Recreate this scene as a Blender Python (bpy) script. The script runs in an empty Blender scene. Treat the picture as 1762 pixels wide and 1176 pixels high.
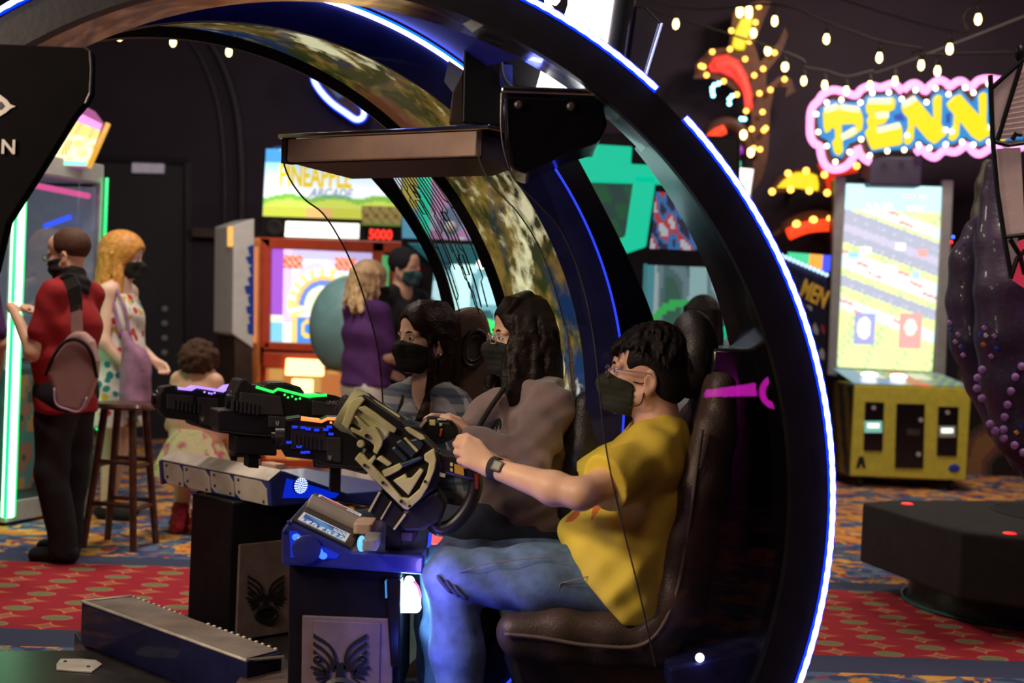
import bpy, math, random
import numpy as np
from mathutils import Vector, Matrix

random.seed(7)
np.random.seed(7)
SC = bpy.context.scene
COL = SC.collection
PI = math.pi

# ------------------------------------------------------------------ camera
FPX = 2447.0                      # focal length in pixels of the 1762 x 1176 frame (50 mm on 36 mm)
ROLL, PITCH, CAMH = math.radians(2.5), math.radians(1.24), 1.35
_fw = np.array([0, math.cos(PITCH), -math.sin(PITCH)])
_r0 = np.array([1.0, 0, 0])
_u0 = np.cross(_r0, _fw)
_ri = _r0 * math.cos(ROLL) + _u0 * math.sin(ROLL)
_up = -_r0 * math.sin(ROLL) + _u0 * math.cos(ROLL)
_eye = np.array([0, 0, CAMH])
cam = bpy.data.cameras.new('camera')
cam.lens = 50.0
cam.sensor_width = 36.0
cam.clip_start = 0.05
cam.clip_end = 100
cam.dof.use_dof = True
cam.dof.focus_distance = 4.35
cam.dof.aperture_fstop = 2.8
camo = bpy.data.objects.new('camera', cam)
COL.objects.link(camo)
camo.matrix_world = Matrix(((_ri[0], _up[0], -_fw[0], 0), (_ri[1], _up[1], -_fw[1], 0),
                            (_ri[2], _up[2], -_fw[2], CAMH), (0, 0, 0, 1)))
SC.camera = camo

# ------------------------------------------------------------------ world, lamps, exposure
SC.view_settings.view_transform = 'Standard'
SC.view_settings.look = 'None'
SC.view_settings.gamma = 1.0
SC.view_settings.use_curve_mapping = False
SC.view_settings.exposure = 0.0
SC.cycles.max_bounces = 6
SC.cycles.diffuse_bounces = 3
SC.cycles.glossy_bounces = 3
SC.cycles.transparent_max_bounces = 14
w = bpy.data.worlds.new('world')
SC.world = w
w.use_nodes = True
w.node_tree.nodes['Background'].inputs[0].default_value = (0.32, 0.24, 0.42, 1)
w.node_tree.nodes['Background'].inputs[1].default_value = 0.007


def spot(loc, target, power, color, angle=60, size=0.15, blend=0.6):
    l = bpy.data.lights.new('fill_spot', 'SPOT')
    l.energy = power
    l.color = color
    l.spot_size = math.radians(angle)
    l.spot_blend = blend
    l.shadow_soft_size = size
    o = bpy.data.objects.new('fill_spot', l)
    COL.objects.link(o)
    o.location = loc
    o.rotation_euler = (Vector(target) - Vector(loc)).to_track_quat('-Z', 'Y').to_euler()
    return o


def arealamp(loc, target, power, color, size=0.6):
    l = bpy.data.lights.new('ceiling_lamp', 'AREA')
    l.shape = 'DISK'
    l.size = size
    l.energy = power
    l.color = color
    o = bpy.data.objects.new('ceiling_lamp', l)
    COL.objects.link(o)
    o.location = loc
    o.rotation_euler = (Vector(target) - Vector(loc)).to_track_quat('-Z', 'Y').to_euler()
    return o


# added fill spots stand for the game screen; then ceiling lamps of the hall
spot((-2.9, 2.5, 2.9), (0.10, 4.25, 1.0), 360, (1.0, 0.78, 0.54), 46, 0.3)
spot((-2.6, 1.8, 2.3), (-0.8, 4.5, 1.2), 170, (1.0, 0.80, 0.62), 52, 0.3)
arealamp((-0.9, 0.4, 4.5), (-0.5, 4.2, 0.7), 26, (1.0, 0.76, 0.62), 0.8)  # added fill towards the players, stands for ambient light of the hall
arealamp((-2.2, 6.2, 4.5), (-2.0, 7.4, 0), 95, (1.0, 0.80, 0.66), 0.8)
arealamp((2.6, 5.2, 4.5), (2.4, 7.0, 0), 80, (1.0, 0.80, 0.66), 0.8)
arealamp((-1.6, 8.6, 4.5), (-2.0, 9.4, 0), 60, (0.95, 0.85, 0.75), 0.8)
arealamp((3.0, 10.4, 4.5), (3.4, 12.4, 0), 90, (1.0, 0.80, 0.66), 0.8)

# ------------------------------------------------------------------ pixel <-> place
def ray(px, py):
    return _fw * FPX + _ri * (px - 881) - _up * (py - 588)


def P(px, py, Y):
    d = ray(px, py)
    return _eye + d * (Y / d[1])


def PZ(px, py, z):
    d = ray(px, py)
    return _eye + d * ((z - CAMH) / d[2])


class Pl:
    """upright plane through the point seen at (px,py) at depth Y, turned by yaw about z"""
    def __init__(s, px, py, Y, yaw=0.0):
        s.o = P(px, py, Y)
        s.n = np.array([-math.sin(yaw), math.cos(yaw), 0])
        s.a = np.array([math.cos(yaw), math.sin(yaw), 0])

    def __call__(s, px, py, off=0.0):
        d = ray(px, py)
        t = ((s.o + s.n * off - _eye) @ s.n) / (d @ s.n)
        return _eye + d * t


def V3(p):
    return np.asarray(p, float)


# ------------------------------------------------------------------ materials
MATS = {}


def mat(name, col, rough=0.5, metal=0.0, emit=None, es=1.0, var=0.12, vs=14.0, bump=0.0, bs=60.0, coat=0.0, trans=0.0, alpha=None, ior=1.45, sheen=0.0, sss=0.0):
    if name in MATS:
        return MATS[name]
    m = bpy.data.materials.new(name)
    m.use_nodes = True
    nt = m.node_tree
    b = nt.nodes['Principled BSDF']
    b.inputs['Roughness'].default_value = rough
    b.inputs['Metallic'].default_value = metal
    b.inputs['IOR'].default_value = ior
    if coat:
        b.inputs['Coat Weight'].default_value = coat
        b.inputs['Coat Roughness'].default_value = 0.06
    if trans:
        b.inputs['Transmission Weight'].default_value = trans
    if sheen:
        b.inputs['Sheen Weight'].default_value = sheen
    if sss:
        b.inputs['Subsurface Weight'].default_value = sss
        b.inputs['Subsurface Radius'].default_value = (0.012, 0.005, 0.003)
    if alpha is not None:
        b.inputs['Alpha'].default_value = alpha
    c = (col[0], col[1], col[2], 1)
    tc = nt.nodes.new('ShaderNodeTexCoord')
    if var > 0 and trans < 0.5:
        n = nt.nodes.new('ShaderNodeTexNoise')
        n.inputs['Scale'].default_value = vs
        n.inputs['Detail'].default_value = 4
        nt.links.new(tc.outputs['Object'], n.inputs['Vector'])
        r = nt.nodes.new('ShaderNodeValToRGB')
        r.color_ramp.elements[0].position = 0.3
        r.color_ramp.elements[1].position = 0.7
        r.color_ramp.elements[0].color = tuple(max(0, x * (1 - var)) for x in col[:3]) + (1,)
        r.color_ramp.elements[1].color = tuple(min(1, x * (1 + var)) for x in col[:3]) + (1,)
        nt.links.new(n.outputs['Fac'], r.inputs['Fac'])
        nt.links.new(r.outputs['Color'], b.inputs['Base Color'])
    else:
        b.inputs['Base Color'].default_value = c
    if bump:
        n2 = nt.nodes.new('ShaderNodeTexNoise')
        n2.inputs['Scale'].default_value = bs
        n2.inputs['Detail'].default_value = 6
        nt.links.new(tc.outputs['Object'], n2.inputs['Vector'])
        bp = nt.nodes.new('ShaderNodeBump')
        bp.inputs['Strength'].default_value = bump
        bp.inputs['Distance'].default_value = 0.01
        nt.links.new(n2.outputs['Fac'], bp.inputs['Height'])
        nt.links.new(bp.outputs['Normal'], b.inputs['Normal'])
    if emit is not None:
        b.inputs['Emission Color'].default_value = (emit[0], emit[1], emit[2], 1)
        b.inputs['Emission Strength'].default_value = es
    MATS[name] = m
    return m


def glow(name, col, s):
    return mat(name, (0.02, 0.02, 0.02), 0.4, emit=col, es=s, var=0)


class X:
    """tiny expression wrapper for shader math"""
    nt = None

    def __init__(s, sock):
        s.s = sock

    @staticmethod
    def op(kind, *a):
        n = X.nt.nodes.new('ShaderNodeMath')
        n.operation = kind
        for i, v in enumerate(a):
            if isinstance(v, X):
                X.nt.links.new(v.s, n.inputs[i])
            else:
                n.inputs[i].default_value = v
        return X(n.outputs[0])

    def __add__(s, o): return X.op('ADD', s, o)
    def __radd__(s, o): return X.op('ADD', o, s)
    def __sub__(s, o): return X.op('SUBTRACT', s, o)
    def __rsub__(s, o): return X.op('SUBTRACT', o, s)
    def __mul__(s, o): return X.op('MULTIPLY', s, o)
    def __rmul__(s, o): return X.op('MULTIPLY', o, s)
    def __truediv__(s, o): return X.op('DIVIDE', s, o)
    def __lt__(s, o): return X.op('LESS_THAN', s, o)
    def __gt__(s, o): return X.op('GREATER_THAN', s, o)
    def fl(s): return X.op('FLOOR', s)
    def fr(s): return s - s.fl()
    def ab(s): return X.op('ABSOLUTE', s)
    def pw(s, e): return X.op('POWER', s, e)
    def sin(s): return X.op('SINE', s)
    def mod2(s): return X.op('MODULO', X.op('ABSOLUTE', s), 2.0)


def mixc(f, a, b):
    n = X.nt.nodes.new('ShaderNodeMix')
    n.data_type = 'RGBA'
    for i, v in ((6, a), (7, b)):
        if isinstance(v, tuple):
            n.inputs[i].default_value = v + (1,)
        else:
            X.nt.links.new(v, n.inputs[i])
    if isinstance(f, X):
        X.nt.links.new(f.s, n.inputs[0])
    else:
        n.inputs[0].default_value = f
    return n.outputs[2]


def noise(scale, vec, detail=3.0, dist=0.0, seed=0.0):
    n = X.nt.nodes.new('ShaderNodeTexNoise')
    n.noise_dimensions = '4D'
    n.inputs['W'].default_value = seed
    n.inputs['Scale'].default_value = scale
    n.inputs['Detail'].default_value = detail
    n.inputs['Distortion'].default_value = dist
    X.nt.links.new(vec, n.inputs['Vector'])
    return X(n.outputs['Fac'])


def nodemat(name, rough=0.6, metal=0.0, coat=0.0):
    m = bpy.data.materials.new(name)
    m.use_nodes = True
    X.nt = m.node_tree
    b = m.node_tree.nodes['Principled BSDF']
    b.inputs['Roughness'].default_value = rough
    b.inputs['Metallic'].default_value = metal
    b.inputs['Coat Weight'].default_value = coat
    tc = m.node_tree.nodes.new('ShaderNodeTexCoord')
    sp = m.node_tree.nodes.new('ShaderNodeSeparateXYZ')
    m.node_tree.links.new(tc.outputs['Object'], sp.inputs[0])
    MATS[name] = m
    return m, b, tc.outputs['Object'], X(sp.outputs[0]), X(sp.outputs[1]), X(sp.outputs[2])


def paintmat(name, es, rough=0.35, coat=0.0, base=0.25):
    """colour of a print or a screen, stored on the faces"""
    if name in MATS:
        return MATS[name]
    m = bpy.data.materials.new(name)
    m.use_nodes = True
    nt = m.node_tree
    b = nt.nodes['Principled BSDF']
    b.inputs['Roughness'].default_value = rough
    b.inputs['Coat Weight'].default_value = coat
    a = nt.nodes.new('ShaderNodeAttribute')
    a.attribute_name = 'Col'
    if es > 0:
        nt.links.new(a.outputs['Color'], b.inputs['Emission Color'])
        b.inputs['Emission Strength'].default_value = es
        b.inputs['Base Color'].default_value = (0.03, 0.03, 0.03, 1)
    else:
        nt.links.new(a.outputs['Color'], b.inputs['Base Color'])
    MATS[name] = m
    return m


# ------------------------------------------------------------------ mesh builder
class MB:
    def __init__(s):
        s.v = []
        s.f = []
        s.c = []

    def add(s, vs, fs):
        n = len(s.v)
        s.v.extend([tuple(float(c) for c in p) for p in vs])
        s.f.extend([tuple(i + n for i in f) for f in fs])
        return s

    def prism(s, pts, ext):
        """planar outline pushed along ext"""
        pts = [V3(p) for p in pts]
        ext = V3(ext)
        n = len(pts)
        nrm = np.zeros(3)
        for i in range(n):
            a, b = pts[i] - pts[0], pts[(i + 1) % n] - pts[0]
            nrm += np.cross(a, b)
        if nrm @ ext > 0:
            pts = pts[::-1]
        vs = pts + [p + ext for p in pts]
        fs = [tuple(range(n)), tuple(range(2 * n - 1, n - 1, -1))]
        fs += [(i, i + n, (i + 1) % n + n, (i + 1) % n) for i in range(n)]
        return s.add(vs, fs)

    def box(s, c, size, ax=None):
        c = V3(c)
        ax = [np.array(a, float) for a in (ax or ((1, 0, 0), (0, 1, 0), (0, 0, 1)))]
        h = [ax[i] * size[i] / 2 for i in range(3)]
        vs = [c + a * h[0] + b * h[1] + d * h[2] for d in (-1, 1) for b in (-1, 1) for a in (-1, 1)]
        fs = [(0, 2, 3, 1), (4, 5, 7, 6), (0, 1, 5, 4), (2, 6, 7, 3), (0, 4, 6, 2), (1, 3, 7, 5)]
        return s.add(vs, fs)

    def loft(s, rings, close=True, cap=True):
        m = len(rings[0])
        vs = [p for r in rings for p in r]
        fs = []
        for i in range(len(rings) - 1):
            for j in range(m if close else m - 1):
                k = (j + 1) % m
                fs.append((i * m + j, i * m + k, (i + 1) * m + k, (i + 1) * m + j))
        if cap and close:
            fs.append(tuple(range(m))[::-1])
            fs.append(tuple((len(rings) - 1) * m + j for j in range(m)))
        return s.add(vs, fs)

    def tube(s, path, r, n=8, cap=True, closed=False):
        path = [V3(p) for p in path]
        k = len(path)
        rr = r if hasattr(r, '__len__') else [r] * k
        rings = []
        prev = None
        for i in range(k):
            a = path[i - 1] if (i > 0 or closed) else path[i]
            b = path[(i + 1) % k] if (i < k - 1 or closed) else path[i]
            t = b - a
            L = np.linalg.norm(t)
            t = t / L if L > 1e-9 else np.array([0, 0, 1.0])
            if prev is None:
                h = np.array([0, 0, 1.0]) if abs(t[2]) < 0.9 else np.array([1.0, 0, 0])
                u = np.cross(t, h)
            else:
                u = prev - t * (prev @ t)
            u /= max(1e-9, np.linalg.norm(u))
            prev = u
            v = np.cross(t, u)
            rings.append([path[i] + rr[i] * (math.cos(q) * u + math.sin(q) * v) for q in (2 * PI * j / n for j in range(n))])
        if closed:
            rings.append(rings[0])
            cap = False
        return s.loft(rings, True, cap)

    def lathe(s, prof, c=(0, 0, 0), n=24, axis=(0, 0, 1), sx=1.0, sy=1.0):
        a = V3(axis) / np.linalg.norm(axis)
        h = np.array([1.0, 0, 0]) if abs(a[0]) < 0.9 else np.array([0, 1.0, 0])
        u = np.cross(a, h)
        u /= np.linalg.norm(u)
        v = np.cross(a, u)
        c = V3(c)
        rings = [[c + a * z + r * (math.cos(q) * u * sx + math.sin(q) * v * sy) for q in (2 * PI * j / n for j in range(n))] for r, z in prof]
        return s.loft(rings, True, True)

    def ball(s, c, r, n=12, m=8, ax=None):
        rx, ry, rz = r if hasattr(r, '__len__') else (r, r, r)
        ax = ax or (np.array([1.0, 0, 0]), np.array([0, 1.0, 0]), np.array([0, 0, 1.0]))
        c = V3(c)
        rings = []
        for i in range(m + 1):
            t = PI * i / m
            q = max(1e-3, math.sin(t))
            rings.append([c + ax[0] * rx * q * math.cos(2 * PI * j / n) + ax[1] * ry * q * math.sin(2 * PI * j / n) - ax[2] * rz * math.cos(t) for j in range(n)])
        return s.loft(rings, True, True)

    def rbox(s, c, size, r=0.01, ax=None, seg=3):
        """box with rounded vertical (3rd axis) edges"""
        ax = [np.array(a, float) for a in (ax or ((1, 0, 0), (0, 1, 0), (0, 0, 1)))]
        hx, hy = size[0] / 2, size[1] / 2
        r = min(r, hx * .99, hy * .99)
        pts = []
        for cx, cy, a0 in ((hx - r, hy - r, 0), (-hx + r, hy - r, 90), (-hx + r, -hy + r, 180), (hx - r, -hy + r, 270)):
            for i in range(seg + 1):
                q = math.radians(a0 + 90 * i / seg)
                pts.append(V3(c) + ax[0] * (cx + r * math.cos(q)) + ax[1] * (cy + r * math.sin(q)) - ax[2] * size[2] / 2)
        return s.prism(pts, ax[2] * size[2])


def link(o, parent=None, local=False):
    COL.objects.link(o)
    if parent is not None:
        o.parent = parent
        if parent.type == 'EMPTY' and not local:
            o.matrix_parent_inverse = Matrix.Translation(-Vector(parent.location))
    return o


def obj(name, mb, m, parent=None, smooth=False, bevel=0.0, local=False, seg=2):
    me = bpy.data.meshes.new(name)
    me.from_pydata(mb.v, [], mb.f)
    me.validate()
    me.update()
    me.materials.append(MATS[m] if isinstance(m, str) else m)
    if smooth:
        me.shade_smooth() if hasattr(me, 'shade_smooth') else [setattr(p, 'use_smooth', True) for p in me.polygons]
        if smooth == 'auto':
            me.set_sharp_from_angle(angle=math.radians(40))
    o = bpy.data.objects.new(name, me)
    link(o, parent, local)
    if bevel:
        b = o.modifiers.new('bevel', 'BEVEL')
        b.width = bevel
        b.segments = seg
        b.limit_method = 'ANGLE'
        b.angle_limit = math.radians(35)
    return o


def tag(o, label, cat, group=None, kind=None):
    if label:
        o['label'] = label
    if cat:
        o['category'] = cat
    if group:
        o['group'] = group
    if kind:
        o['kind'] = kind
    return o


def thing(name, label, cat, loc=(0, 0, 0), group=None):
    o = bpy.data.objects.new(name, None)
    o.empty_display_size = 0.1
    COL.objects.link(o)
    o.location = tuple(float(x) for x in loc)
    return tag(o, label, cat, group)


def struct(name, mb, m, label=None, **k):
    o = obj(name, mb, m, **k)
    o['kind'] = 'structure'
    if label:
        o['label'] = label
    return o


def text(name, s, size, corner, ax, ay, m, parent, ext=0.002, align='LEFT', shear=0.0, bold=0.0, sx=1.0):
    """flat lettering: ax = reading direction, ay = up direction"""
    c = bpy.data.curves.new(name, 'FONT')
    c.body = s
    c.size = size
    c.extrude = ext
    c.align_x = align
    c.shear = shear
    c.offset = bold
    c.materials.append(MATS[m] if isinstance(m, str) else m)
    o = bpy.data.objects.new(name, c)
    ax, ay = V3(ax), V3(ay)
    ax = ax / np.linalg.norm(ax)
    az = np.cross(ax, ay)
    az /= np.linalg.norm(az)
    ay = np.cross(az, ax)
    p = V3(corner)
    M = Matrix(((ax[0] * sx, ay[0], az[0], p[0]), (ax[1] * sx, ay[1], az[1], p[1]), (ax[2] * sx, ay[2], az[2], p[2]), (0, 0, 0, 1)))
    dg = bpy.context.evaluated_depsgraph_get
    COL.objects.link(o)
    bpy.context.view_layer.update()
    me = bpy.data.meshes.new_from_object(o.evaluated_get(dg()))
    bpy.data.objects.remove(o)
    bpy.data.curves.remove(c)
    me.transform(M)
    o = bpy.data.objects.new(name, me)
    return link(o, parent)


def painted(name, corners, nx, ny, fn, m, parent=None, smooth=False):
    """grid of coloured faces; corners = bottom-left, bottom-right, top-right, top-left; fn(u,v) -> rgb"""
    bl, br, tr, tl = [V3(c) for c in corners]
    vs = []
    for j in range(ny + 1):
        for i in range(nx + 1):
            u, v = i / nx, j / ny
            vs.append(tuple((bl * (1 - u) + br * u) * (1 - v) + (tl * (1 - u) + tr * u) * v))
    fs = [(j * (nx + 1) + i, j * (nx + 1) + i + 1, (j + 1) * (nx + 1) + i + 1, (j + 1) * (nx + 1) + i) for j in range(ny) for i in range(nx)]
    me = bpy.data.meshes.new(name)
    me.from_pydata(vs, [], fs)
    me.update()
    at = me.color_attributes.new('Col', 'FLOAT_COLOR', 'CORNER')
    cols = np.ones((nx * ny, 4, 4), np.float32)
    k = 0
    for j in range(ny):
        for i in range(nx):
            cols[k, :, :3] = fn((i + 0.5) / nx, (j + 0.5) / ny)
            k += 1
    at.data.foreach_set('color', cols.reshape(-1))
    me.materials.append(MATS[m] if isinstance(m, str) else m)
    o = bpy.data.objects.new(name, me)
    return link(o, parent)


# ------------------------------------------------------------------ organic shapes: distance field + surface nets
class Field:
    def __init__(s, lo, hi, h):
        s.h = h
        s.lo = V3(lo)
        n = np.ceil((V3(hi) - s.lo) / h).astype(int) + 1
        s.n = n
        s.f = np.full(tuple(n), 1.0, np.float32)
        s.ax = [(s.lo[i] + h * np.arange(n[i])).astype(np.float32) for i in range(3)]

    def blk(s, lo, hi):
        a = np.maximum(0, np.floor((V3(lo) - s.lo) / s.h).astype(int))
        b = np.minimum(s.n, np.ceil((V3(hi) - s.lo) / s.h).astype(int) + 1)
        if (b <= a).any():
            return None
        sl = tuple(slice(a[i], b[i]) for i in range(3))
        g = (s.ax[0][sl[0]][:, None, None], s.ax[1][sl[1]][None, :, None], s.ax[2][sl[2]][None, None, :])
        return sl, g

    def put(s, sl, d, k, mode='u'):
        f = s.f[sl]
        if mode == 'u':
            if k > 0:
                h = np.clip(0.5 + 0.5 * (f - d) / k, 0, 1)
                s.f[sl] = f * (1 - h) + d * h - k * h * (1 - h)
            else:
                s.f[sl] = np.minimum(f, d)
        elif mode == 's':
            d = -d
            if k > 0:
                h = np.clip(0.5 - 0.5 * (f - d) / k, 0, 1)
                s.f[sl] = f * (1 - h) + d * h + k * h * (1 - h)
            else:
                s.f[sl] = np.maximum(f, d)

    def rc(s, a, b, ra, rb=None, k=0.015, mode='u', flat=None):
        """rounded cone; flat=(direction, factor) squeezes it along a direction"""
        a, b = V3(a), V3(b)
        rb = ra if rb is None else rb
        m = max(ra, rb) * (1.0 if flat is None else max(1.0, 1.0 / flat[1])) + 2.5 * k + 2 * s.h + .01
        q = s.blk(np.minimum(a, b) - m, np.maximum(a, b) + m)
        if q is None:
            return s
        sl, g = q
        ab = b - a
        L = max(1e-9, ab @ ab)
        d = [(g[i] - np.float32(a[i])) for i in range(3)]
        t = np.clip((d[0] * ab[0] + d[1] * ab[1] + d[2] * ab[2]) / L, 0, 1).astype(np.float32)
        e = [d[i] - t * np.float32(ab[i]) for i in range(3)]
        if flat is not None:
            w_ = V3(flat[0]) / np.linalg.norm(flat[0])
            c = e[0] * w_[0] + e[1] * w_[1] + e[2] * w_[2]
            e = [e[i] + c * np.float32(w_[i] * (flat[1] - 1)) for i in range(3)]
        dist = np.sqrt(e[0] ** 2 + e[1] ** 2 + e[2] ** 2) - (ra + (rb - ra) * t)
        s.put(sl, dist.astype(np.float32), k, mode)
        return s

    def cyl(s, a, b, r, mode='s'):
        a, b = V3(a), V3(b)
        m = r + 3 * s.h
        q = s.blk(np.minimum(a, b) - m, np.maximum(a, b) + m)
        if q is None:
            return s
        sl, g = q
        L = np.linalg.norm(b - a)
        w_ = (b - a) / L
        d = [(g[i] - np.float32((a[i] + b[i]) / 2)) for i in range(3)]
        c = d[0] * w_[0] + d[1] * w_[1] + d[2] * w_[2]
        e = np.sqrt(np.maximum(0, d[0] ** 2 + d[1] ** 2 + d[2] ** 2 - c ** 2))
        s.put(sl, np.maximum(e - r, np.abs(c) - L / 2).astype(np.float32), 0, mode)
        return s

    def chain(s, pts, rs, k=0.015, flat=None):
        for i in range(len(pts) - 1):
            s.rc(pts[i], pts[i + 1], rs[i], rs[i + 1], k, flat=flat)
        return s

    def ell(s, c, r, ax=None, k=0.015, mode='u'):
        c = V3(c)
        m = max(r) + 2.5 * k + 2 * s.h + .01
        q = s.blk(c - m, c + m)
        if q is None:
            return s
        sl, g = q
        ax = ax or (np.array([1.0, 0, 0]), np.array([0, 1.0, 0]), np.array([0, 0, 1.0]))
        d = [g[i] - np.float32(c[i]) for i in range(3)]
        l = [(d[0] * a[0] + d[1] * a[1] + d[2] * a[2]) for a in ax]
        k0 = np.sqrt(sum((l[i] / r[i]) ** 2 for i in range(3)))
        k1 = np.sqrt(sum((l[i] / r[i] ** 2) ** 2 for i in range(3)))
        dist = k0 * (k0 - 1) / np.maximum(k1, 1e-6)
        s.put(sl, dist.astype(np.float32), k, mode)
        return s

    def cut(s, p, n, k=0.0):
        """throw away the side the normal points to"""
        n = V3(n) / np.linalg.norm(n)
        p = V3(p)
        d = (s.ax[0][:, None, None] - p[0]) * n[0] + (s.ax[1][None, :, None] - p[1]) * n[1] + (s.ax[2][None, None, :] - p[2]) * n[2]
        s.f = np.maximum(s.f, d.astype(np.float32))
        return s

    def ripple(s, amp, vec, phase=0.0, vec2=None, amp2=0.0):
        x, y, z = s.ax[0][:, None, None], s.ax[1][None, :, None], s.ax[2][None, None, :]
        q = x * vec[0] + y * vec[1] + z * vec[2] + phase
        q = q + 0.9 * np.sin(x * 17 + z * 11) + 0.7 * np.sin(y * 15 - z * 19)
        s.f = (s.f + amp * np.sin(q)).astype(np.float32)
        return s

    def mesh(s):
        f = s.f
        f[0], f[-1] = np.maximum(f[0], 1e-3), np.maximum(f[-1], 1e-3)
        f[:, 0], f[:, -1] = np.maximum(f[:, 0], 1e-3), np.maximum(f[:, -1], 1e-3)
        f[:, :, 0], f[:, :, -1] = np.maximum(f[:, :, 0], 1e-3), np.maximum(f[:, :, -1], 1e-3)
        ins = f < 0
        c = np.zeros(tuple(s.n - 1), np.int8)
        for dx in (0, 1):
            for dy in (0, 1):
                for dz in (0, 1):
                    c += ins[dx:s.n[0] - 1 + dx, dy:s.n[1] - 1 + dy, dz:s.n[2] - 1 + dz]
        act = (c > 0) & (c < 8)
        ijk = np.argwhere(act)
        idx = np.full(act.shape, -1, np.int64)
        idx[act] = np.arange(len(ijk))
        acc = np.zeros((len(ijk), 3))
        cnt = np.zeros(len(ijk))
        i, j, k = ijk.T
        corners = [(a, b, d) for a in (0, 1) for b in (0, 1) for d in (0, 1)]
        vals = {q: f[i + q[0], j + q[1], k + q[2]].astype(float) for q in corners}
        for q in corners:
            for ax in range(3):
                if q[ax] == 0:
                    r = list(q)
                    r[ax] = 1
                    r = tuple(r)
                    a, b = vals[q], vals[r]
                    x = (a < 0) != (b < 0)
                    t = np.where(x, a / np.where(x, a - b, 1), 0)
                    p = np.array(q, float)[None].repeat(len(ijk), 0)
                    p[:, ax] = t
                    acc[x] += p[x]
                    cnt[x] += 1
        vs = s.lo + s.h * (ijk + acc / np.maximum(cnt, 1)[:, None])
        faces = []
        for ax in range(3):
            o1, o2 = [a for a in range(3) if a != ax]
            sl0 = [slice(None)] * 3
            sl1 = [slice(None)] * 3
            sl0[ax] = slice(0, -1)
            sl1[ax] = slice(1, None)
            a, b = ins[tuple(sl0)], ins[tuple(sl1)]
            e = np.argwhere(a != b)
            if len(e) == 0:
                continue
            ok = (e[:, o1] > 0) & (e[:, o2] > 0) & (e[:, o1] < s.n[o1] - 1) & (e[:, o2] < s.n[o2] - 1)
            e = e[ok]
            fl = a[tuple(e.T)]

            def cell(d1, d2):
                q = e.copy()
                q[:, o1] -= d1
                q[:, o2] -= d2
                return idx[tuple(q.T)]
            quad = np.stack([cell(1, 1), cell(0, 1), cell(0, 0), cell(1, 0)], 1)
            if ax == 1:
                fl = ~fl
            quad[~fl] = quad[~fl][:, ::-1]
            faces.append(quad)
        return vs, np.concatenate(faces)

    def obj(s, name, m, parent=None, relax=1):
        vs, fs = s.mesh()
        if relax:
            for _ in range(relax):
                acc = np.zeros_like(vs)
                cnt = np.zeros(len(vs))
                for a, b in ((0, 1), (1, 2), (2, 3), (3, 0)):
                    np.add.at(acc, fs[:, a], vs[fs[:, b]])
                    np.add.at(acc, fs[:, b], vs[fs[:, a]])
                    np.add.at(cnt, fs[:, a], 1)
                    np.add.at(cnt, fs[:, b], 1)
                vs = 0.5 * vs + 0.5 * acc / np.maximum(cnt, 1)[:, None]
        me = bpy.data.meshes.new(name)
        me.vertices.add(len(vs))
        me.vertices.foreach_set('co', vs.astype(np.float32).reshape(-1))
        me.loops.add(len(fs) * 4)
        me.loops.foreach_set('vertex_index', fs.astype(np.int32).reshape(-1))
        me.polygons.add(len(fs))
        me.polygons.foreach_set('loop_start', (np.arange(len(fs)) * 4).astype(np.int32))
        me.update(calc_edges=True)
        me.validate()
        me.shade_smooth()
        me.materials.append(MATS[m] if isinstance(m, str) else m)
        o = bpy.data.objects.new(name, me)
        return link(o, parent)


def nz(v):
    v = V3(v)
    return v / np.linalg.norm(v)


def arc(c, r, a0, a1, n, yaw=0.0):
    """points of an upright circle, angles in degrees from +x towards up"""
    c = V3(c)
    d = np.array([math.cos(yaw), math.sin(yaw), 0])
    return [c + r * (math.cos(q) * d + math.sin(q) * np.array([0, 0, 1.0])) for q in (math.radians(a0 + (a1 - a0) * i / n) for i in range(n + 1))]


def strip_solid(mb, la, lb, thick):
    """solid band between two polylines, thickened by the vector (or list of vectors)"""
    n = len(la)
    th = [V3(thick)] * n if not isinstance(thick, list) else thick
    rings = [[V3(la[i]), V3(lb[i]), V3(lb[i]) + th[i], V3(la[i]) + th[i]] for i in range(n)]
    return mb.loft(rings, True, True)


def smoothpath(pts, n=6):
    """Catmull-Rom through the points"""
    p = [V3(q) for q in pts]
    p = [2 * p[0] - p[1]] + p + [2 * p[-1] - p[-2]]
    out = []
    for i in range(1, len(p) - 2):
        for j in range(n):
            t = j / n
            out.append(0.5 * (2 * p[i] + (p[i + 1] - p[i - 1]) * t + (2 * p[i - 1] - 5 * p[i] + 4 * p[i + 1] - p[i + 2]) * t * t + (3 * p[i] - p[i - 1] - 3 * p[i + 1] + p[i + 2]) * t ** 3))
    out.append(p[-2])
    return out

# ------------------------------------------------------------------ shared materials
mat('black_gloss', (0.006, 0.005, 0.007), 0.22, coat=0.4, var=0.2)
mat('black_satin', (0.008, 0.007, 0.009), 0.42, var=0.25, bump=0.05)
mat('black_matte', (0.016, 0.014, 0.016), 0.75, var=0.25, bump=0.1)
mat('dark_steel', (0.10, 0.09, 0.09), 0.38, 0.8, var=0.25, bump=0.06)
mat('worn_silver', (0.60, 0.55, 0.48), 0.42, 0.25, var=0.28, vs=9, bump=0.08)
mat('chrome', (0.75, 0.75, 0.78), 0.12, 1.0, var=0.08)
mat('brushed', (0.42, 0.42, 0.45), 0.26, 0.95, var=0.2, vs=5)
mat('navy_paint', (0.012, 0.014, 0.06), 0.35, var=0.2, coat=0.3)
mat('blue_shell', (0.025, 0.035, 0.22), 0.3, var=0.2, coat=0.3)
mat('tan_panel', (0.58, 0.38, 0.26), 0.5, var=0.10)
mat('brown_dark', (0.055, 0.032, 0.024), 0.5, var=0.2)
mat('leather', (0.058, 0.038, 0.030), 0.42, var=0.22, bump=0.25, bs=180)
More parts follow.
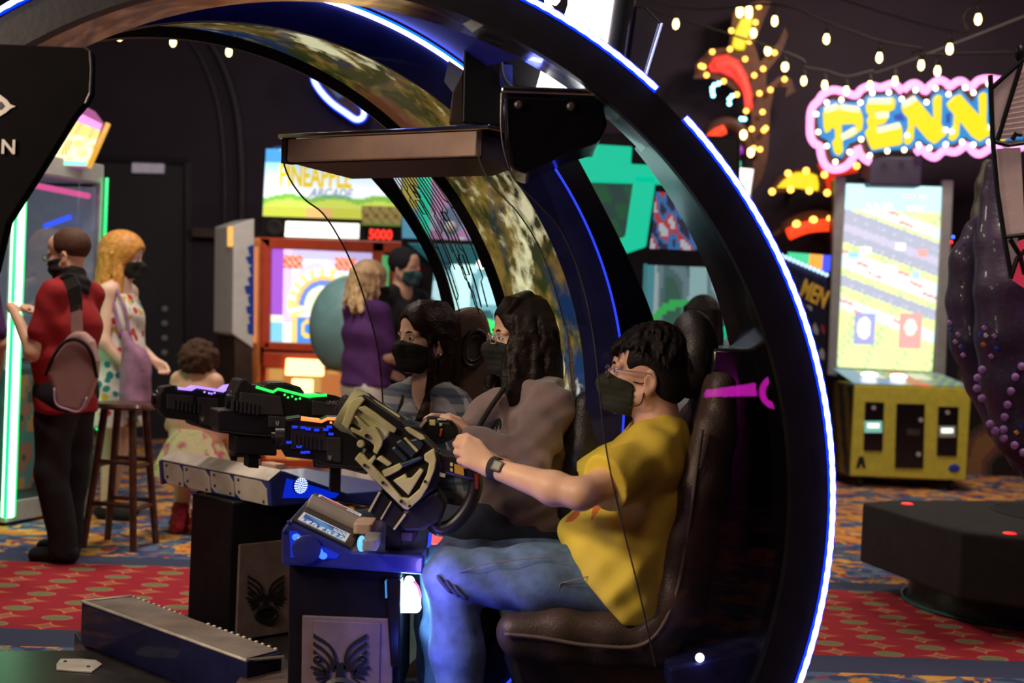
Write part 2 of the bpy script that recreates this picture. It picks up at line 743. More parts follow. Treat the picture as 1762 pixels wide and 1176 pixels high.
mat('leather_black', (0.020, 0.016, 0.016), 0.40, var=0.2, bump=0.25, bs=180)
mat('silver_plastic', (0.55, 0.55, 0.56), 0.35, 0.3, var=0.06)
mat('white_plastic', (0.72, 0.72, 0.70), 0.4, var=0.06)
mat('grey_plastic', (0.25, 0.25, 0.26), 0.4, var=0.1)
mat('rubber', (0.02, 0.02, 0.02), 0.8)
mat('red_paint', (0.55, 0.07, 0.025), 0.3, var=0.1, coat=0.3)
mat('wood_dark', (0.085, 0.030, 0.018), 0.35, var=0.35, vs=20, coat=0.3)
mat('wood_orange', (0.55, 0.20, 0.06), 0.35, var=0.2)
mat('yellow_paint', (0.60, 0.55, 0.07), 0.4, var=0.12, coat=0.2)
mat('brown_board', (0.075, 0.026, 0.014), 0.6, var=0.2)
mat('wire', (0.02, 0.018, 0.016), 0.7)
mat('print_black', (0.012, 0.011, 0.012), 0.5, var=0)
mat('print_grey', (0.42, 0.38, 0.36), 0.5, var=0.05)
mat('print_white', (0.85, 0.85, 0.85), 0.5, var=0)
glow('led_core', (0.45, 0.5, 1.0), 9.0)
glow('led_blue', (0.0, 0.02, 1.0), 3.0)
glow('led_thin', (0.02, 0.06, 1.0), 1.3)
glow('led_soffit', (0.0, 0.03, 1.0), 9.0)
glow('white_light', (1.0, 0.98, 0.95), 5.0)
glow('warm_bulb', (1.0, 0.72, 0.22), 9.0)
glow('red_bulb', (1.0, 0.42, 0.06), 5.0)
glow('white_bulb', (1.0, 0.92, 0.55), 5.0)
glow('cyan_bulb', (0.25, 0.8, 1.0), 6.0)
glow('green_tube', (0.42, 1.0, 0.55), 5.0)
glow('green_edge', (0.0, 1.0, 0.22), 1.6)
glow('pink_tube', (1.0, 0.30, 0.72), 2.2)
glow('blue_tube', (0.35, 0.45, 1.0), 4.0)
glow('blue_halo', (0.0, 0.03, 1.0), 1.4)
glow('red_tube', (1.0, 0.05, 0.01), 1.6)
glow('yellow_glow', (1.0, 0.74, 0.0), 1.15)
glow('yellow_lamp', (1.0, 0.72, 0.02), 1.2)
glow('teal_glow', (0.0, 0.75, 0.42), 1.0)
glow('sign_blue', (0.0, 0.33, 0.85), 0.85)
glow('red_spot', (1.0, 0.02, 0.02), 1.5)
glow('magenta_light', (1.0, 0.02, 0.75), 14.0)
glow('purple_led', (0.42, 0.25, 1.0), 1.5)
glow('green_led', (0.03, 1.0, 0.12), 1.2)
glow('orange_led', (1.0, 0.22, 0.05), 1.8)
glow('lens_white', (0.50, 0.80, 1.0), 26.0)
glow('lens_pink', (1.0, 0.10, 0.35), 1.6)
glow('speaker_led', (0.35, 0.45, 1.0), 3.0)
glow('blue_panel_led', (0.0, 0.03, 1.0), 0.55)
glow('warm_panel', (1.0, 0.66, 0.25), 3.0)
glow('digit_red', (1.0, 0.04, 0.02), 2.2)
paintmat('screen_paint', 1.45)
paintmat('screen_bright', 1.8)
paintmat('print_lit', 0.6)
paintmat('print_paper', 0.0)


for nm in ('black_satin', 'black_matte', 'navy_paint'):
    MATS[nm].node_tree.nodes['Principled BSDF'].inputs['Specular IOR Level'].default_value = 0.2


def glassmat(name, tint, refl=1.0, rough=0.0, fac=None):
    m = bpy.data.materials.new(name)
    m.use_nodes = True
    nt = m.node_tree
    nt.nodes.remove(nt.nodes['Principled BSDF'])
    out = nt.nodes['Material Output']
    t = nt.nodes.new('ShaderNodeBsdfTransparent')
    t.inputs[0].default_value = tint + (1,)
    g = nt.nodes.new('ShaderNodeBsdfGlossy')
    g.inputs['Roughness'].default_value = rough
    g.inputs[0].default_value = (refl, refl, refl, 1)
    fr = nt.nodes.new('ShaderNodeFresnel')
    ge = nt.nodes.new('ShaderNodeNewGeometry')
    io = nt.nodes.new('ShaderNodeMath')
    io.operation = 'MULTIPLY_ADD'                    # same index from both sides of the sheet
    nt.links.new(ge.outputs['Backfacing'], io.inputs[0])
    io.inputs[1].default_value = 1 / 1.45 - 1.45
    io.inputs[2].default_value = 1.45
    nt.links.new(io.outputs[0], fr.inputs[0])
    mx = nt.nodes.new('ShaderNodeMixShader')
    if fac is None:
        nt.links.new(fr.outputs[0], mx.inputs[0])
    else:
        mx.inputs[0].default_value = fac
    nt.links.new(t.outputs[0], mx.inputs[1])
    nt.links.new(g.outputs[0], mx.inputs[2])
    nt.links.new(mx.outputs[0], out.inputs[0])
    MATS[name] = m
    return m


glassmat('clear_acrylic', (0.94, 0.95, 0.96), fac=0.015)
glassmat('smoked_acrylic', (0.90, 0.88, 0.90), 0.45)
glassmat('wing_acrylic', (0.86, 0.84, 0.86), fac=0.02)
glassmat('window_glass', (0.93, 0.95, 0.96))
glassmat('lens_clear', (0.97, 0.98, 0.98))

# printed graphic on the inside of the canopy arches: land, sea and cloud
m, b, vec, x, y, z = nodemat('planet_print', 0.28, 0.0, 0.5)
n1 = noise(2.0, vec, 9, 0.8, 1.0)
n2 = noise(4.5, vec, 12, 0.5, 4.0)
n3 = noise(3.4, vec, 12, 0.4, 9.0)
nf = noise(22.0, vec, 10, 0.3, 5.0)
clp = lambda e: X.op('MINIMUM', X.op('MAXIMUM', e, 0.0), 1.0)
land = mixc(clp((n2 - 0.45) * 5.0 + (nf - 0.5) * 2.5), (0.020, 0.030, 0.006), (0.22, 0.15, 0.03))
land = mixc(clp((n1 - 0.50) * 9.0), land, (0.10, 0.035, 0.015))
sea = mixc(clp((0.42 - n1) * 14.0), land, (0.006, 0.028, 0.10))
cl = (n3 - 0.54) * 8.0 + (nf - 0.48) * 3.2
cloud = mixc(X.op('MINIMUM', X.op('MAXIMUM', cl, 0.0), 1.0), sea, (0.80, 0.80, 0.48))
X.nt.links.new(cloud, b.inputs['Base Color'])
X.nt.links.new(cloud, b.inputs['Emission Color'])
b.inputs['Emission Strength'].default_value = 0.85  # print glows by itself, as the ceiling lamps do not reach it

# polished rim of the near arch with faint streaks of the same print
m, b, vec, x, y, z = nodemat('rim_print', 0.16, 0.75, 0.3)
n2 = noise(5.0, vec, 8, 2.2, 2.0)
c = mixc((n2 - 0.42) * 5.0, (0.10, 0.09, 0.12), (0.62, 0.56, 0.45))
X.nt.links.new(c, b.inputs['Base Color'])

# ------------------------------------------------------------------ carpet
m, b, vec, x, y, z = nodemat('carpet', 0.95)
yy = y - 0.045 * x + (noise(3.0, vec, 2, 0, 3.0) - 0.5) * 0.03
cx = x / 0.215
fx = (cx.fr() - 0.5).ab()
ry = y / 0.30 + 0.5 * (cx.fl() + 100.0).mod2()
fy = (ry.fr() - 0.5).ab()
star = X.op('SQRT', fx / 0.52) + X.op('SQRT', fy / 0.30)
red = mixc(noise(60, vec, 3), (0.30, 0.007, 0.020), (0.44, 0.014, 0.034))
inner = mixc(noise(45, vec, 3, 0.5, 5.0), (0.10, 0.03, 0.08), (0.62, 0.20, 0.12))
c = mixc(star < 1.0, red, (0.72, 0.26, 0.05))
c = mixc(star < 0.86, c, inner)
ox = fx / 0.30
oy = (0.5 - fy) / 0.155
oval = ox * ox + oy * oy
c = mixc(oval < 1.0, c, (0.50, 0.20, 0.14))
c = mixc(oval < 0.72, c, mixc(noise(50, vec, 2, 0, 7.0), (0.12, 0.15, 0.05), (0.26, 0.29, 0.13)))
nb1 = noise(4.6, vec, 3, 1.2, 11.0)
nb2 = noise(9.0, vec, 3, 0.8, 17.0)
nb3 = noise(5.5, vec, 3, 1.5, 23.0)
mott = mixc((nb2 - 0.46) * 12.0, (0.035, 0.055, 0.17), (0.10, 0.16, 0.26))
mott = mixc((nb1 - 0.505) * 40.0, mott, mixc((nb2 - 0.45) * 8.0, (0.70, 0.26, 0.03), (0.80, 0.42, 0.10)))
mott = mixc((nb3 - 0.60) * 40.0, mott, (0.34, 0.03, 0.06))
mott = mixc((0.36 - nb3) * 40.0, mott, (0.22, 0.26, 0.16))
navy = mixc(noise(120, vec, 2), (0.022, 0.032, 0.085), (0.06, 0.075, 0.15))
c = mixc((yy < 7.14) * (yy > 5.72), mott, c)
c = mixc((yy > 7.14) * (yy < 7.36), c, navy)
c = mixc((yy > 5.44) * (yy < 5.72), c, navy)
X.nt.links.new(c, b.inputs['Base Color'])
bn = X.nt.nodes.new('ShaderNodeBump')
bn.inputs['Strength'].default_value = 0.35
bn.inputs['Distance'].default_value = 0.01
X.nt.links.new(noise(260, vec, 2).s, bn.inputs['Height'])
X.nt.links.new(bn.outputs[0], b.inputs['Normal'])
mb = MB()
mb.box((0.5, 6.0, -0.05), (17, 18, 0.1))
struct('floor', mb, 'carpet', 'patterned carpet in red with diamonds, navy and orange')

# ------------------------------------------------------------------ walls and ceiling
mat('wall_dark', (0.026, 0.016, 0.031), 0.8, var=0.12, vs=3, bump=0.08, bs=30)
mat('wall_side', (0.026, 0.015, 0.027), 0.8, var=0.12, vs=3)
mat('ceiling_dark', (0.022, 0.014, 0.016), 0.85, var=0.2, vs=3)
mat('door_dark', (0.020, 0.018, 0.026), 0.6, var=0.15)
mat('trim_dark', (0.026, 0.020, 0.030), 0.6, var=0.15)
WY = 13.4
mb = MB()
mb.box((0.5, WY + 0.1, 2.4), (17, 0.2, 4.8))
wall = struct('wall_back', mb, 'wall_dark', 'dark plum painted back wall')
mb = MB()
mb.box((-6.0, 6.0, 2.4), (0.2, 15, 4.8))
struct('wall_left', mb, 'wall_side')
mb = MB()
mb.box((8.0, 6.0, 2.4), (0.2, 15, 4.8))
struct('wall_right', mb, 'wall_side')
mb = MB()
mb.box((0.5, 6.0, 4.85), (17, 18, 0.1))
struct('ceiling', mb, 'ceiling_dark')
# arched moulding on the back wall
D = WY - 0.001
pl = Pl(300, 300, D)
path = smoothpath([pl(*q) for q in ((300, 20), (345, 52), (380, 105), (405, 180), (415, 270), (416, 360), (414, 520), (408, 830))], 5)
mb = MB()
mb.tube(path, 0.045, 8)
path2 = [p + np.array([-0.16, 0, -0.03]) for p in path]
mb.tube(path2, 0.028, 8)
struct('trim_1', mb, 'trim_dark', 'dark arched moulding on the back wall', smooth=True)
mb = MB()
for i in range(4):
    mb.box((1.0 + i * 0.02, 4.5 + i * 2.6, 4.68), (13, 0.16, 0.24))
struct('trim_2', mb, 'ceiling_dark', 'dark beams under the ceiling')
# double door in the back wall with a pale notice plate and a row of hinge bolts
door = thing('door_1', 'dark door in the back wall with a pale plate above', None, pl(240, 700))
door['kind'] = 'structure'
a, b_, c_, d_ = pl(162, 275), pl(322, 282), pl(322, 845), pl(162, 845)
mb = MB()
mb.prism([a, b_, c_, d_], (0, -0.05, 0))
obj('door_leaf', mb, 'door_dark', door, bevel=0.01)
mb = MB()
for p0, p1 in ((a, b_), (b_, c_), (a, d_)):
    mb.tube([p0 + np.array([0, -0.03, 0]), p1 + np.array([0, -0.03, 0])], 0.05, 4)
obj('door_frame', mb, 'trim_dark', door)
mb = MB()
mb.prism([pl(232, 282), pl(286, 284), pl(285, 300), pl(231, 299)], (0, -0.10, 0))
tag(obj('notice_plate', mb, mat('plate_pale', (0.55, 0.52, 0.56), 0.4, emit=(0.6, 0.55, 0.75), es=0.16), door, bevel=0.006), 'pale blank plate', None)
for i in range(5):
    mb = MB()
    mb.lathe([(0.03, 0), (0.03, 0.02), (0.018, 0.03)], pl(286, 532 + 25 * i) + np.array([0, -0.05, 0]), 12, (0, -1, 0))
    obj('bolt', mb, 'grey_plastic', door)
# dado ledge right of the door
mb = MB()
mb.prism([pl(335, 393), pl(412, 397), pl(412, 412), pl(335, 408)], (0, -0.1, 0))
struct('trim_3', mb, 'brown_dark', 'narrow dark ledge on the back wall')

# ------------------------------------------------------------------ string lights under the ceiling
def bulb_proto():
    t = thing('string_bulb', 'small warm bulb', 'light bulb', (0, 0, 0), 'warm bulbs on strings under the ceiling')
    mb = MB()
    mb.lathe([(0.003, -0.036), (0.015, -0.028), (0.021, -0.010), (0.019, 0.012), (0.012, 0.030), (0.010, 0.034)], n=14)
    obj('glass', mb, 'warm_bulb', t, smooth=True, local=True)
    mb = MB()
    mb.lathe([(0.015, 0.030), (0.016, 0.07), (0.006, 0.075), (0.005, 0.11)], n=10)
    obj('socket', mb, 'wire', t, local=True)
    return t


def dup(t, loc):
    r = t.copy()
    COL.objects.link(r)
    r.location = tuple(float(v) for v in loc)
    for ch in t.children:
        c = ch.copy()
        COL.objects.link(c)
        c.parent = r
    return r


bp = bulb_proto()
strings = [
    (10.5, [(206, 62), (298, 72), (394, 89), (492, 96)], ['leftmost bulb of the string seen under the big arch', 'second bulb of the string under the big arch, left of the wall moulding', 'third bulb of the string under the big arch, on the wall moulding', 'bulb half hidden by the lower edge of the planet arch']),
    (9.6, [(1163, 41), (1333, 36), (1422, 67), (1513, 99), (1585, 112), (1613, 122)], ['lone bulb hanging right of the silver sign box', 'bulb hanging at the top of the feather sign', 'bulb on the long string, first right of the feather sign', 'bulb on the long string above the yellow lettering, middle of the three', 'bulb just left of the close pair above the pink neon', 'right one of the close pair above the pink neon']),
    (10.9, [(1350, 115), (1383, 139), (1419, 146), (1456, 156), (1497, 147), (1540, 139)], ['bulb right of the feather sign, start of the low string', 'bulb left of the pink neon corner, second of the low string', 'bulb just above the top left of the pink neon', 'lowest bulb, overlapping the pink neon', 'bulb over the letter E of the neon sign', 'last bulb of the low string, over the first letter N']),
    (8.8, [(1634, 84), (1683, 33)], ['bulb at upper right above the second letter N', 'topmost bulb near the right edge of the picture']),
]
first = True
wt = None
for si, (Y, pts, labs) in enumerate(strings):
    pos = [P(px, py, Y) for px, py in pts]
    for p, l in zip(pos, labs):
        if first:
            bp.location = tuple(float(v) for v in p)
            o = bp
            first = False
        else:
            o = dup(bp, p)
        o['label'] = l
    top = [p + np.array([0, 0, 0.11]) for p in pos]
    if si != 1:
        ends = [top[0] + np.array([-1.4, 0.2, 0.42])] + top + [top[-1] + np.array([1.3, -0.3, 0.55])]
    else:
        ends = [top[0] + np.array([-0.8, 0.2, 0.3])] + top + [top[-1] + np.array([2.0, -0.6, 0.05])]
    mb = MB()
    mb.tube(smoothpath(ends, 6), 0.008, 5)
    tag(obj('light_cable', mb, 'wire'), ['thin dark cable of the bulb string under the big arch', 'long thin cable of bulbs running right from the silver box', 'sagging thin cable of the low bulb string by the pink neon', 'short thin cable with two bulbs at the upper right'][si], 'cable', 'cables of the bulb strings')

# ------------------------------------------------------------------ the big shooting game: arches, canopy, side panels
NC = np.array([-0.579, 3.60, 0.853])
NR, NRI = 1.412, 1.305


def ang(px, py, Y, c):
    p = P(px, py, Y) - c
    return math.degrees(math.atan2(p[2], p[0]))


game = thing('shooting_game_cabinet', 'huge arched shooting game cabinet outlined in blue light, players sitting inside', 'arcade cabinet', (0.1, 4.2, 0))
n = 96
A0, A1 = -37.0, 150.0
yv = np.array([0, 1.0, 0])
# face ring of the near arch
mb = MB()
outer, inner = arc(NC, NR - 0.012, A0, A1, n), arc(NC, NRI, A0, A1, n)
strip_solid(mb, outer, inner, (0, 0.05, 0))
obj('near_arch', mb, 'black_satin', game, smooth='auto')
# outer jacket and inner rim of the near arch
mb = MB()
o2 = arc(NC + yv * 0.02, NR - 0.014, A0, A1, n)
strip_solid(mb, o2, [p + yv * 0.30 for p in o2], [nz(NC - p) * 0.02 for p in arc(NC, NR, A0, A1, n)])
obj('arch_jacket', mb, 'navy_paint', game, smooth='auto')
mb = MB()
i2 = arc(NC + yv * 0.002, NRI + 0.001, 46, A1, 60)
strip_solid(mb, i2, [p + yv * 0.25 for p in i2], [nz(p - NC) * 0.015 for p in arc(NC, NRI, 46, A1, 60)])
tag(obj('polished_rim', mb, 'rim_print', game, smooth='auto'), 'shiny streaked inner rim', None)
# deep black shell behind the near seat
mb = MB()
la = arc(NC + yv * 0.03, NRI + 0.004, A0, 47, 40)
lb = [p + yv * (0.30 + 0.42 * min(1, max(0, (47 - (A0 + (47 - A0) * i / 40)) / 30))) for i, p in enumerate(la)]
strip_solid(mb, la, lb, [nz(p - NC) * 0.02 for p in arc(NC, NRI, A0, 47, 40)])
obj('seat_shell', mb, 'black_gloss', game, smooth='auto')
# light strips along the outer edge, with the gap at the upper right
g1, g2 = ang(1175, 205, 3.6, NC), ang(1130, 155, 3.6, NC)
for a0, a1 in ((A0, g1), (g2, A1)):
    k = max(20, int((a1 - a0) / 1.5))
    mb = MB()
    mb.tube(arc(NC - yv * 0.004, NR - 0.004, a0, a1, k), 0.0105, 8)
    s_ = obj('led_fringe', mb, 'led_blue', game, smooth=True)  # wider blue tube builds the fringe of glow around the strip
    mb = MB()
    mb.tube(arc(NC - yv * 0.013, NR - 0.004, a0 + 0.1, a1 - 0.1, k * 2), [0.0065 + 0.0008 * ((i % 2) * 2 - 1) for i in range(k * 2 + 1)], 6)
    obj('led_line', mb, 'led_core', s_, smooth=True)
# mid arch: front face, blue strip, printed inside
MC, MR = np.array([-0.891, 4.27, 1.050]), 1.234
MCI, MRI = np.array([-0.905, 4.27, 1.044]), 1.134
BC, BR = np.array([-1.215, 4.75, 0.995]), 1.25
M0, M1 = -50, 152
mb = MB()
strip_solid(mb, arc(MC, MR, M0, M1, n), arc(MCI, MRI, M0, M1, n), (0, 0.03, 0))
obj('middle_arch', mb, 'navy_paint', game, smooth='auto')
mb = MB()
mb.tube(arc(MC - yv * 0.006, MR + 0.002, 46, 130, 60), 0.0075, 6)
mid_led = obj('led_line', mb, 'led_core', game, smooth=True)
mb = MB()
mb.tube(arc(MC - yv * 0.006, MR + 0.002, M0, 45.5, 60), 0.004, 6)
obj('led_line', mb, 'led_thin', game, smooth=True)
mb = MB()
mb.tube(arc(MC + yv * 0.004, MR + 0.006, 46, 130, 60), 0.012, 6)
obj('led_fringe', mb, 'led_soffit', game, smooth=True)  # blue glow around the middle strip, made as a thicker tube
la, lb = arc(MCI + yv * 0.03, MRI, -6, M1, n), arc(BC, BR, -6, M1, n)
mid_i = [q for q in range(n + 1)]
mb = MB()
strip_solid(mb, la, lb, [nz(p - MCI) * 0.02 for p in la])
mb2 = MB()
la2, lb2 = arc(MCI + yv * 0.03, MRI, M0, -6, 24), arc(BC, BR, M0, -6, 24)
strip_solid(mb2, la2, lb2, [nz(p - MCI) * 0.02 for p in la2])
obj('lower_liner', mb2, 'black_satin', game, smooth='auto')
tag(obj('planet_panel', mb, 'planet_print', game, smooth='auto'), 'glossy panel printed with a cloudy green planet', None)
mb = MB()
strip_solid(mb, [p for p in lb], [p + nz(p - BC) * -0.035 + yv * 0.01 for p in lb], [yv * 0.035 for p in lb])
obj('arch_edge', mb, 'black_satin', game, smooth='auto')
# soffit between near and middle arch, the strip's blue light is also put into its colour
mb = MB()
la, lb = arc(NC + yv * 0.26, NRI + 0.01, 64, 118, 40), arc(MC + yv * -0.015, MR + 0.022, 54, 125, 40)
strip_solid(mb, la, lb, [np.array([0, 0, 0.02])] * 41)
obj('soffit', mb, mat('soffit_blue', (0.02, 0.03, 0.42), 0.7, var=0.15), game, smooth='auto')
# ribs behind the seats
def rib(pa, pb, Y, m, name='rib', th=0.05, dy=0.0):
    a_ = smoothpath([P(px, py, Y) for px, py in pa], 6)
    b2 = smoothpath([P(px, py, Y + dy) for px, py in pb], 6)
    mb = MB()
    strip_solid(mb, a_, b2, (0, th, 0))
    return obj(name, mb, m, game, smooth='auto', bevel=0.004)


rib([(985, 255), (1020, 320), (1060, 398), (1098, 480), (1128, 560), (1152, 660), (1165, 780), (1160, 950)],
    [(935, 262), (968, 330), (1005, 405), (1040, 490), (1066, 575), (1085, 670), (1095, 790), (1090, 950)], 4.42, 'black_satin')
rib([(664, 286), (719, 377), (759, 452), (784, 541), (796, 640), (800, 760)],
    [(622, 288), (691, 370), (737, 449), (760, 524), (772, 640), (775, 760)], 5.22, 'black_satin', th=0.07)
# clear pane with black circuit lines between the planet panel and the far rib
pa = smoothpath([P(*q, 4.79) for q in ((742, 288), (788, 355), (820, 415), (842, 475), (858, 540))], 6)
pb = smoothpath([P(*q, 5.21) for q in ((664, 286), (705, 352), (735, 405), (760, 465), (784, 541))], 6)
mb = MB()
strip_solid(mb, pa, pb, (-0.004, -0.004, 0.0))
pane = obj('clear_pane', mb, 'clear_acrylic', game, smooth='auto')
def on_pane(t, s):
    i = min(len(pa) - 2, int(t * (len(pa) - 1)))
    fr_ = t * (len(pa) - 1) - i
    a_ = pa[i] * (1 - fr_) + pa[i + 1] * fr_
    b2 = pb[i] * (1 - fr_) + pb[i + 1] * fr_
    return a_ * s + b2 * (1 - s) + np.array([-0.007, -0.008, 0])
rnd = random.Random(4)
for k in range(13):
    s0 = 0.06 + 0.88 * (k + 0.5) / 13
    t = rnd.uniform(0, 0.05)
    pts = [on_pane(t, s0)]
    end = rnd.uniform(0.35, 0.98)
    while t < end:
        t += rnd.uniform(0.08, 0.2)
        pts.append(on_pane(min(t, 1), s0))
        if rnd.random() < 0.45:
            s0 = min(0.97, max(0.03, s0 + rnd.choice((-1, 1)) * 0.06))
            t += 0.025
            pts.append(on_pane(min(t, 1), s0))
    mb = MB()
    mb.tube(pts, 0.0022, 4)
    obj('circuit_line', mb, 'print_black', pane)
for (t, s0, h_) in ((0.12, 0.3, 0.08), (0.22, 0.22, 0.10), (0.62, 0.55, 0.14), (0.30, 0.62, 0.06)):
    mb = MB()
    q = [on_pane(t, s0), on_pane(t, s0 + 0.09), on_pane(t + h_, s0 + 0.09), on_pane(t + h_, s0)]
    mb.tube(q, 0.0028, 4, closed=True)
    obj('circuit_line', mb, 'print_black', pane)
# canopy light box over the far seats with its clear top sheet
F0, F1 = P(820, 222, 4.12), P(487, 238, 4.55)
rv = F1 - F0
rv[2] = 0
rvn = nz(rv)
bk = np.array([-rvn[1], rvn[0], 0])
if bk[1] < 0:
    bk = -bk
zt, zb = 1.870, 1.793
mb = MB()
c0, c1 = np.array([F0[0], F0[1], zb]), np.array([F1[0], F1[1], zb]) - rvn * 0.02
mb.prism([c0, c1, c1 + np.array([0, 0, 0.072]), c0 + np.array([0, 0, 0.072])], bk * 0.03)
obj('canopy_fascia', mb, 'tan_panel', game, bevel=0.004)
mb = MB()
d0, d1 = c0 + bk * 0.031, c1 + bk * 0.031
e0, e1 = d0 + bk * 0.24, d1 + bk * 0.24 - rvn * 0.04
lo_ = np.array([0, 0, -0.0035])
mb.loft([[d0 + lo_, d1 + lo_, d1 - lo_ * 18, d0 - lo_ * 18], [e0 + lo_ * 8, e1 + lo_ * 8, e1 - lo_ * 18, e0 - lo_ * 18]])
obj('canopy_box', mb, 'brown_dark', game)
mb = MB()
mb.prism([c0 + np.array([0, 0, 0.074]) - rvn * 0.05 - bk * 0.01, c1 + np.array([0, 0, 0.074]) + rvn * 0.035 - bk * 0.01, c1 + np.array([0, 0, 0.074]) + rvn * 0.035 + bk * 0.30, c0 + np.array([0, 0, 0.074]) - rvn * 0.05 + bk * 0.30], (0, 0, 0.014))
obj('canopy_sheet', mb, 'chrome', game, bevel=0.003)
mb = MB()
mb.box(c1 + rvn * 0.012 + np.array([0, 0, 0.04]) + bk * 0.02, (0.02, 0.045, 0.09), (rvn, bk, (0, 0, 1)))
obj('canopy_end', mb, 'brown_dark', game)
# far and middle clear wing panels with their S-shaped front edge
def wing(pts, backpts, pl, m, name='wing_panel', th=0.008):
    out = [pl(*q) for q in pts] + [pl(*q) for q in backpts]
    mb = MB()
    mb.prism(out, pl.n * th)
    o = obj(name, mb, m, game)
    return o


farpl = Pl(487, 260, 4.56, 0.10)
s_far = [tuple(q) for q in smoothpath([(487, 236, 0), (486, 268, 0), (497, 305, 0), (523, 342, 0), (556, 368, 0), (588, 418, 0), (612, 470, 0), (632, 530, 0), (648, 590, 0), (656, 650, 0), (660, 720, 0)], 4)]
wing([(q[0], q[1]) for q in s_far], [(800, 720), (790, 500), (740, 330), (690, 238)], farpl, 'wing_acrylic')
mb = MB()
mb.tube([farpl(q[0], q[1]) for q in s_far], 0.0028, 5)
obj('wing_edge', mb, 'dark_steel', game)
midpl = Pl(822, 240, 4.10, 0.10)
s_mid = smoothpath([(821, 226, 0), (821, 255, 0), (830, 290, 0), (852, 325, 0), (890, 365, 0), (925, 420, 0), (952, 490, 0), (972, 560, 0)], 4)
wing([(q[0], q[1]) for q in s_mid], [(1010, 560), (985, 430), (930, 300), (880, 226)], midpl, 'wing_acrylic')
mb = MB()
mb.tube([midpl(q[0], q[1]) for q in s_mid], 0.0022, 5)
obj('wing_edge', mb, 'dark_steel', game)
# near smoked side panel
npl = Pl(1000, 400, 3.668)
s_near = smoothpath([(863, 160, 0), (862, 215, 0), (868, 262, 0), (886, 310, 0), (925, 350, 0), (962, 392, 0), (990, 450, 0), (1010, 520, 0), (1024, 600, 0), (1034, 700, 0), (1046, 790, 0), (1070, 900, 0), (1100, 1020, 0), (1128, 1148, 0)], 4)
rr = [(q[0], q[1]) for q in ((1326, 1120), (1350, 1020), (1362, 900), (1362, 780), (1345, 650), (1310, 530), (1262, 420), (1200, 325), (1130, 240), (1062, 168))]
wing([(q[0], q[1]) for q in s_near], rr, npl, 'smoked_acrylic', 'side_panel')
mb = MB()
mb.tube([npl(q[0], q[1]) for q in s_near], 0.0022, 5)
obj('panel_edge', mb, 'dark_steel', game)
mb = MB()
mb.prism([npl(862, 147), npl(1060, 154), npl(1060, 167), npl(862, 160)], (0, 0.20, 0))
rail = obj('canopy_rail', mb, 'chrome', game, bevel=0.006)
mb = MB()
mb.prism([npl(866, 163, .01), npl(1035, 169, .01), npl(1046, 215, .01), npl(1030, 246, .01), npl(980, 262, .01), npl(905, 300, .01), npl(880, 290, .01), npl(868, 240, .01)], (0, 0.30, 0))
obj('canopy_block', mb, 'black_gloss', game, bevel=0.01)
for q in ((893, 181), (983, 184)):
    mb = MB()
    mb.lathe([(0.012, 0), (0.012, 0.006), (0.006, 0.009)], npl(*q, off=0.008), 12, (0, -1, 0))
    obj('bolt', mb, 'dark_steel', game)
# black post and bracket above the canopy, blue cable slot
mb = MB()
q = Pl(820, 150, 4.14)
mb.prism([q(798, 75), q(868, 60), q(866, 214), q(795, 212)], (0, 0.12, 0))
obj('canopy_post', mb, 'black_satin', game, bevel=0.006)
mb = MB()
mb.prism([q(868, 40), q(950, 110), q(930, 152), q(868, 150)], (0, 0.10, 0))
obj('bracket', mb, 'black_satin', game, bevel=0.006)
mb = MB()
mb.prism([q(772, 212, .01), q(778, 160, .01), q(797, 120, .01), q(797, 212, .01)], (0, 0.06, 0))
obj('bracket', mb, 'brown_dark', game, bevel=0.004)
mb = MB()
mb.prism([q(860, 110, -.01), q(882, 112, -.01), q(882, 150, -.01), q(860, 148, -.01)], (0, 0.008, 0))
obj('cable_slot', mb, 'blue_shell', game)
mb = MB()
mb.tube(smoothpath([q(862, 108, -.02), q(864, 125, -.02), q(870, 140, -.02), q(880, 150, -.02)], 5), 0.006, 6)
obj('cable', mb, 'rubber', game, smooth=True)
for quad in (((796, 41), (818, 30), (833, 42), (813, 56)), ((764, 140), (772, 104), (799, 122), (783, 165))):
    mb = MB()
    s0 = Pl(800, 60, 3.62 if quad[0][1] < 100 else 4.258)
    mb.prism([s0(*t, off=-.004) for t in quad], (0, 0.004, 0))
    obj('maker_label', mb, mat('label_grey', (0.25, 0.28, 0.32), 0.4), game)
# lit sign and polished metal drum on top of the arch
q = Pl(1000, 60, 4.05)
mb = MB()
mb.prism([q(920, 160), q(948, 60), q(930, -60), q(1052, -60), q(1038, 40), q(1012, 160)], (0, 0.08, 0))
tag(obj('lit_sign', mb, 'white_light', game), 'glowing white sign panel', None)
mb = MB()
mb.prism([q(968, -30, -.012), q(977, -10, -.012), q(977, 8, -.012), q(971, 26, -.012), q(958, 20, -.012), q(949, 8, -.012), q(957, 10, -.012), q(964, 2, -.012), q(964, -30, -.012)], (0, 0.01, 0))
obj('sign_letter', mb, 'print_black', game)
mb = MB()
base, top = q(1046, 110, .1), q(1072, -70, .1)
mb.lathe([(0.052, 0), (0.052, float(np.linalg.norm(top - base)))], base, 28, top - base)
obj('metal_drum', mb, 'brushed', game, smooth='auto')
mb = MB()
mb.prism([q(1066, 90, .12), q(1082, 6, .12), q(1112, 12, .12), q(1138, 38, .12), q(1108, 140, .12), q(1080, 130, .12)], (0, 0.10, 0))
obj('metal_housing', mb, 'brushed', game, bevel=0.008)
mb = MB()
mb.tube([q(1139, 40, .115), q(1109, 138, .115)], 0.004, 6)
obj('housing_edge', mb, mat('edge_glow', (0.5, 0.5, 0.6), 0.2, 0.6, emit=(0.45, 0.5, 1.0), es=0.8), game)
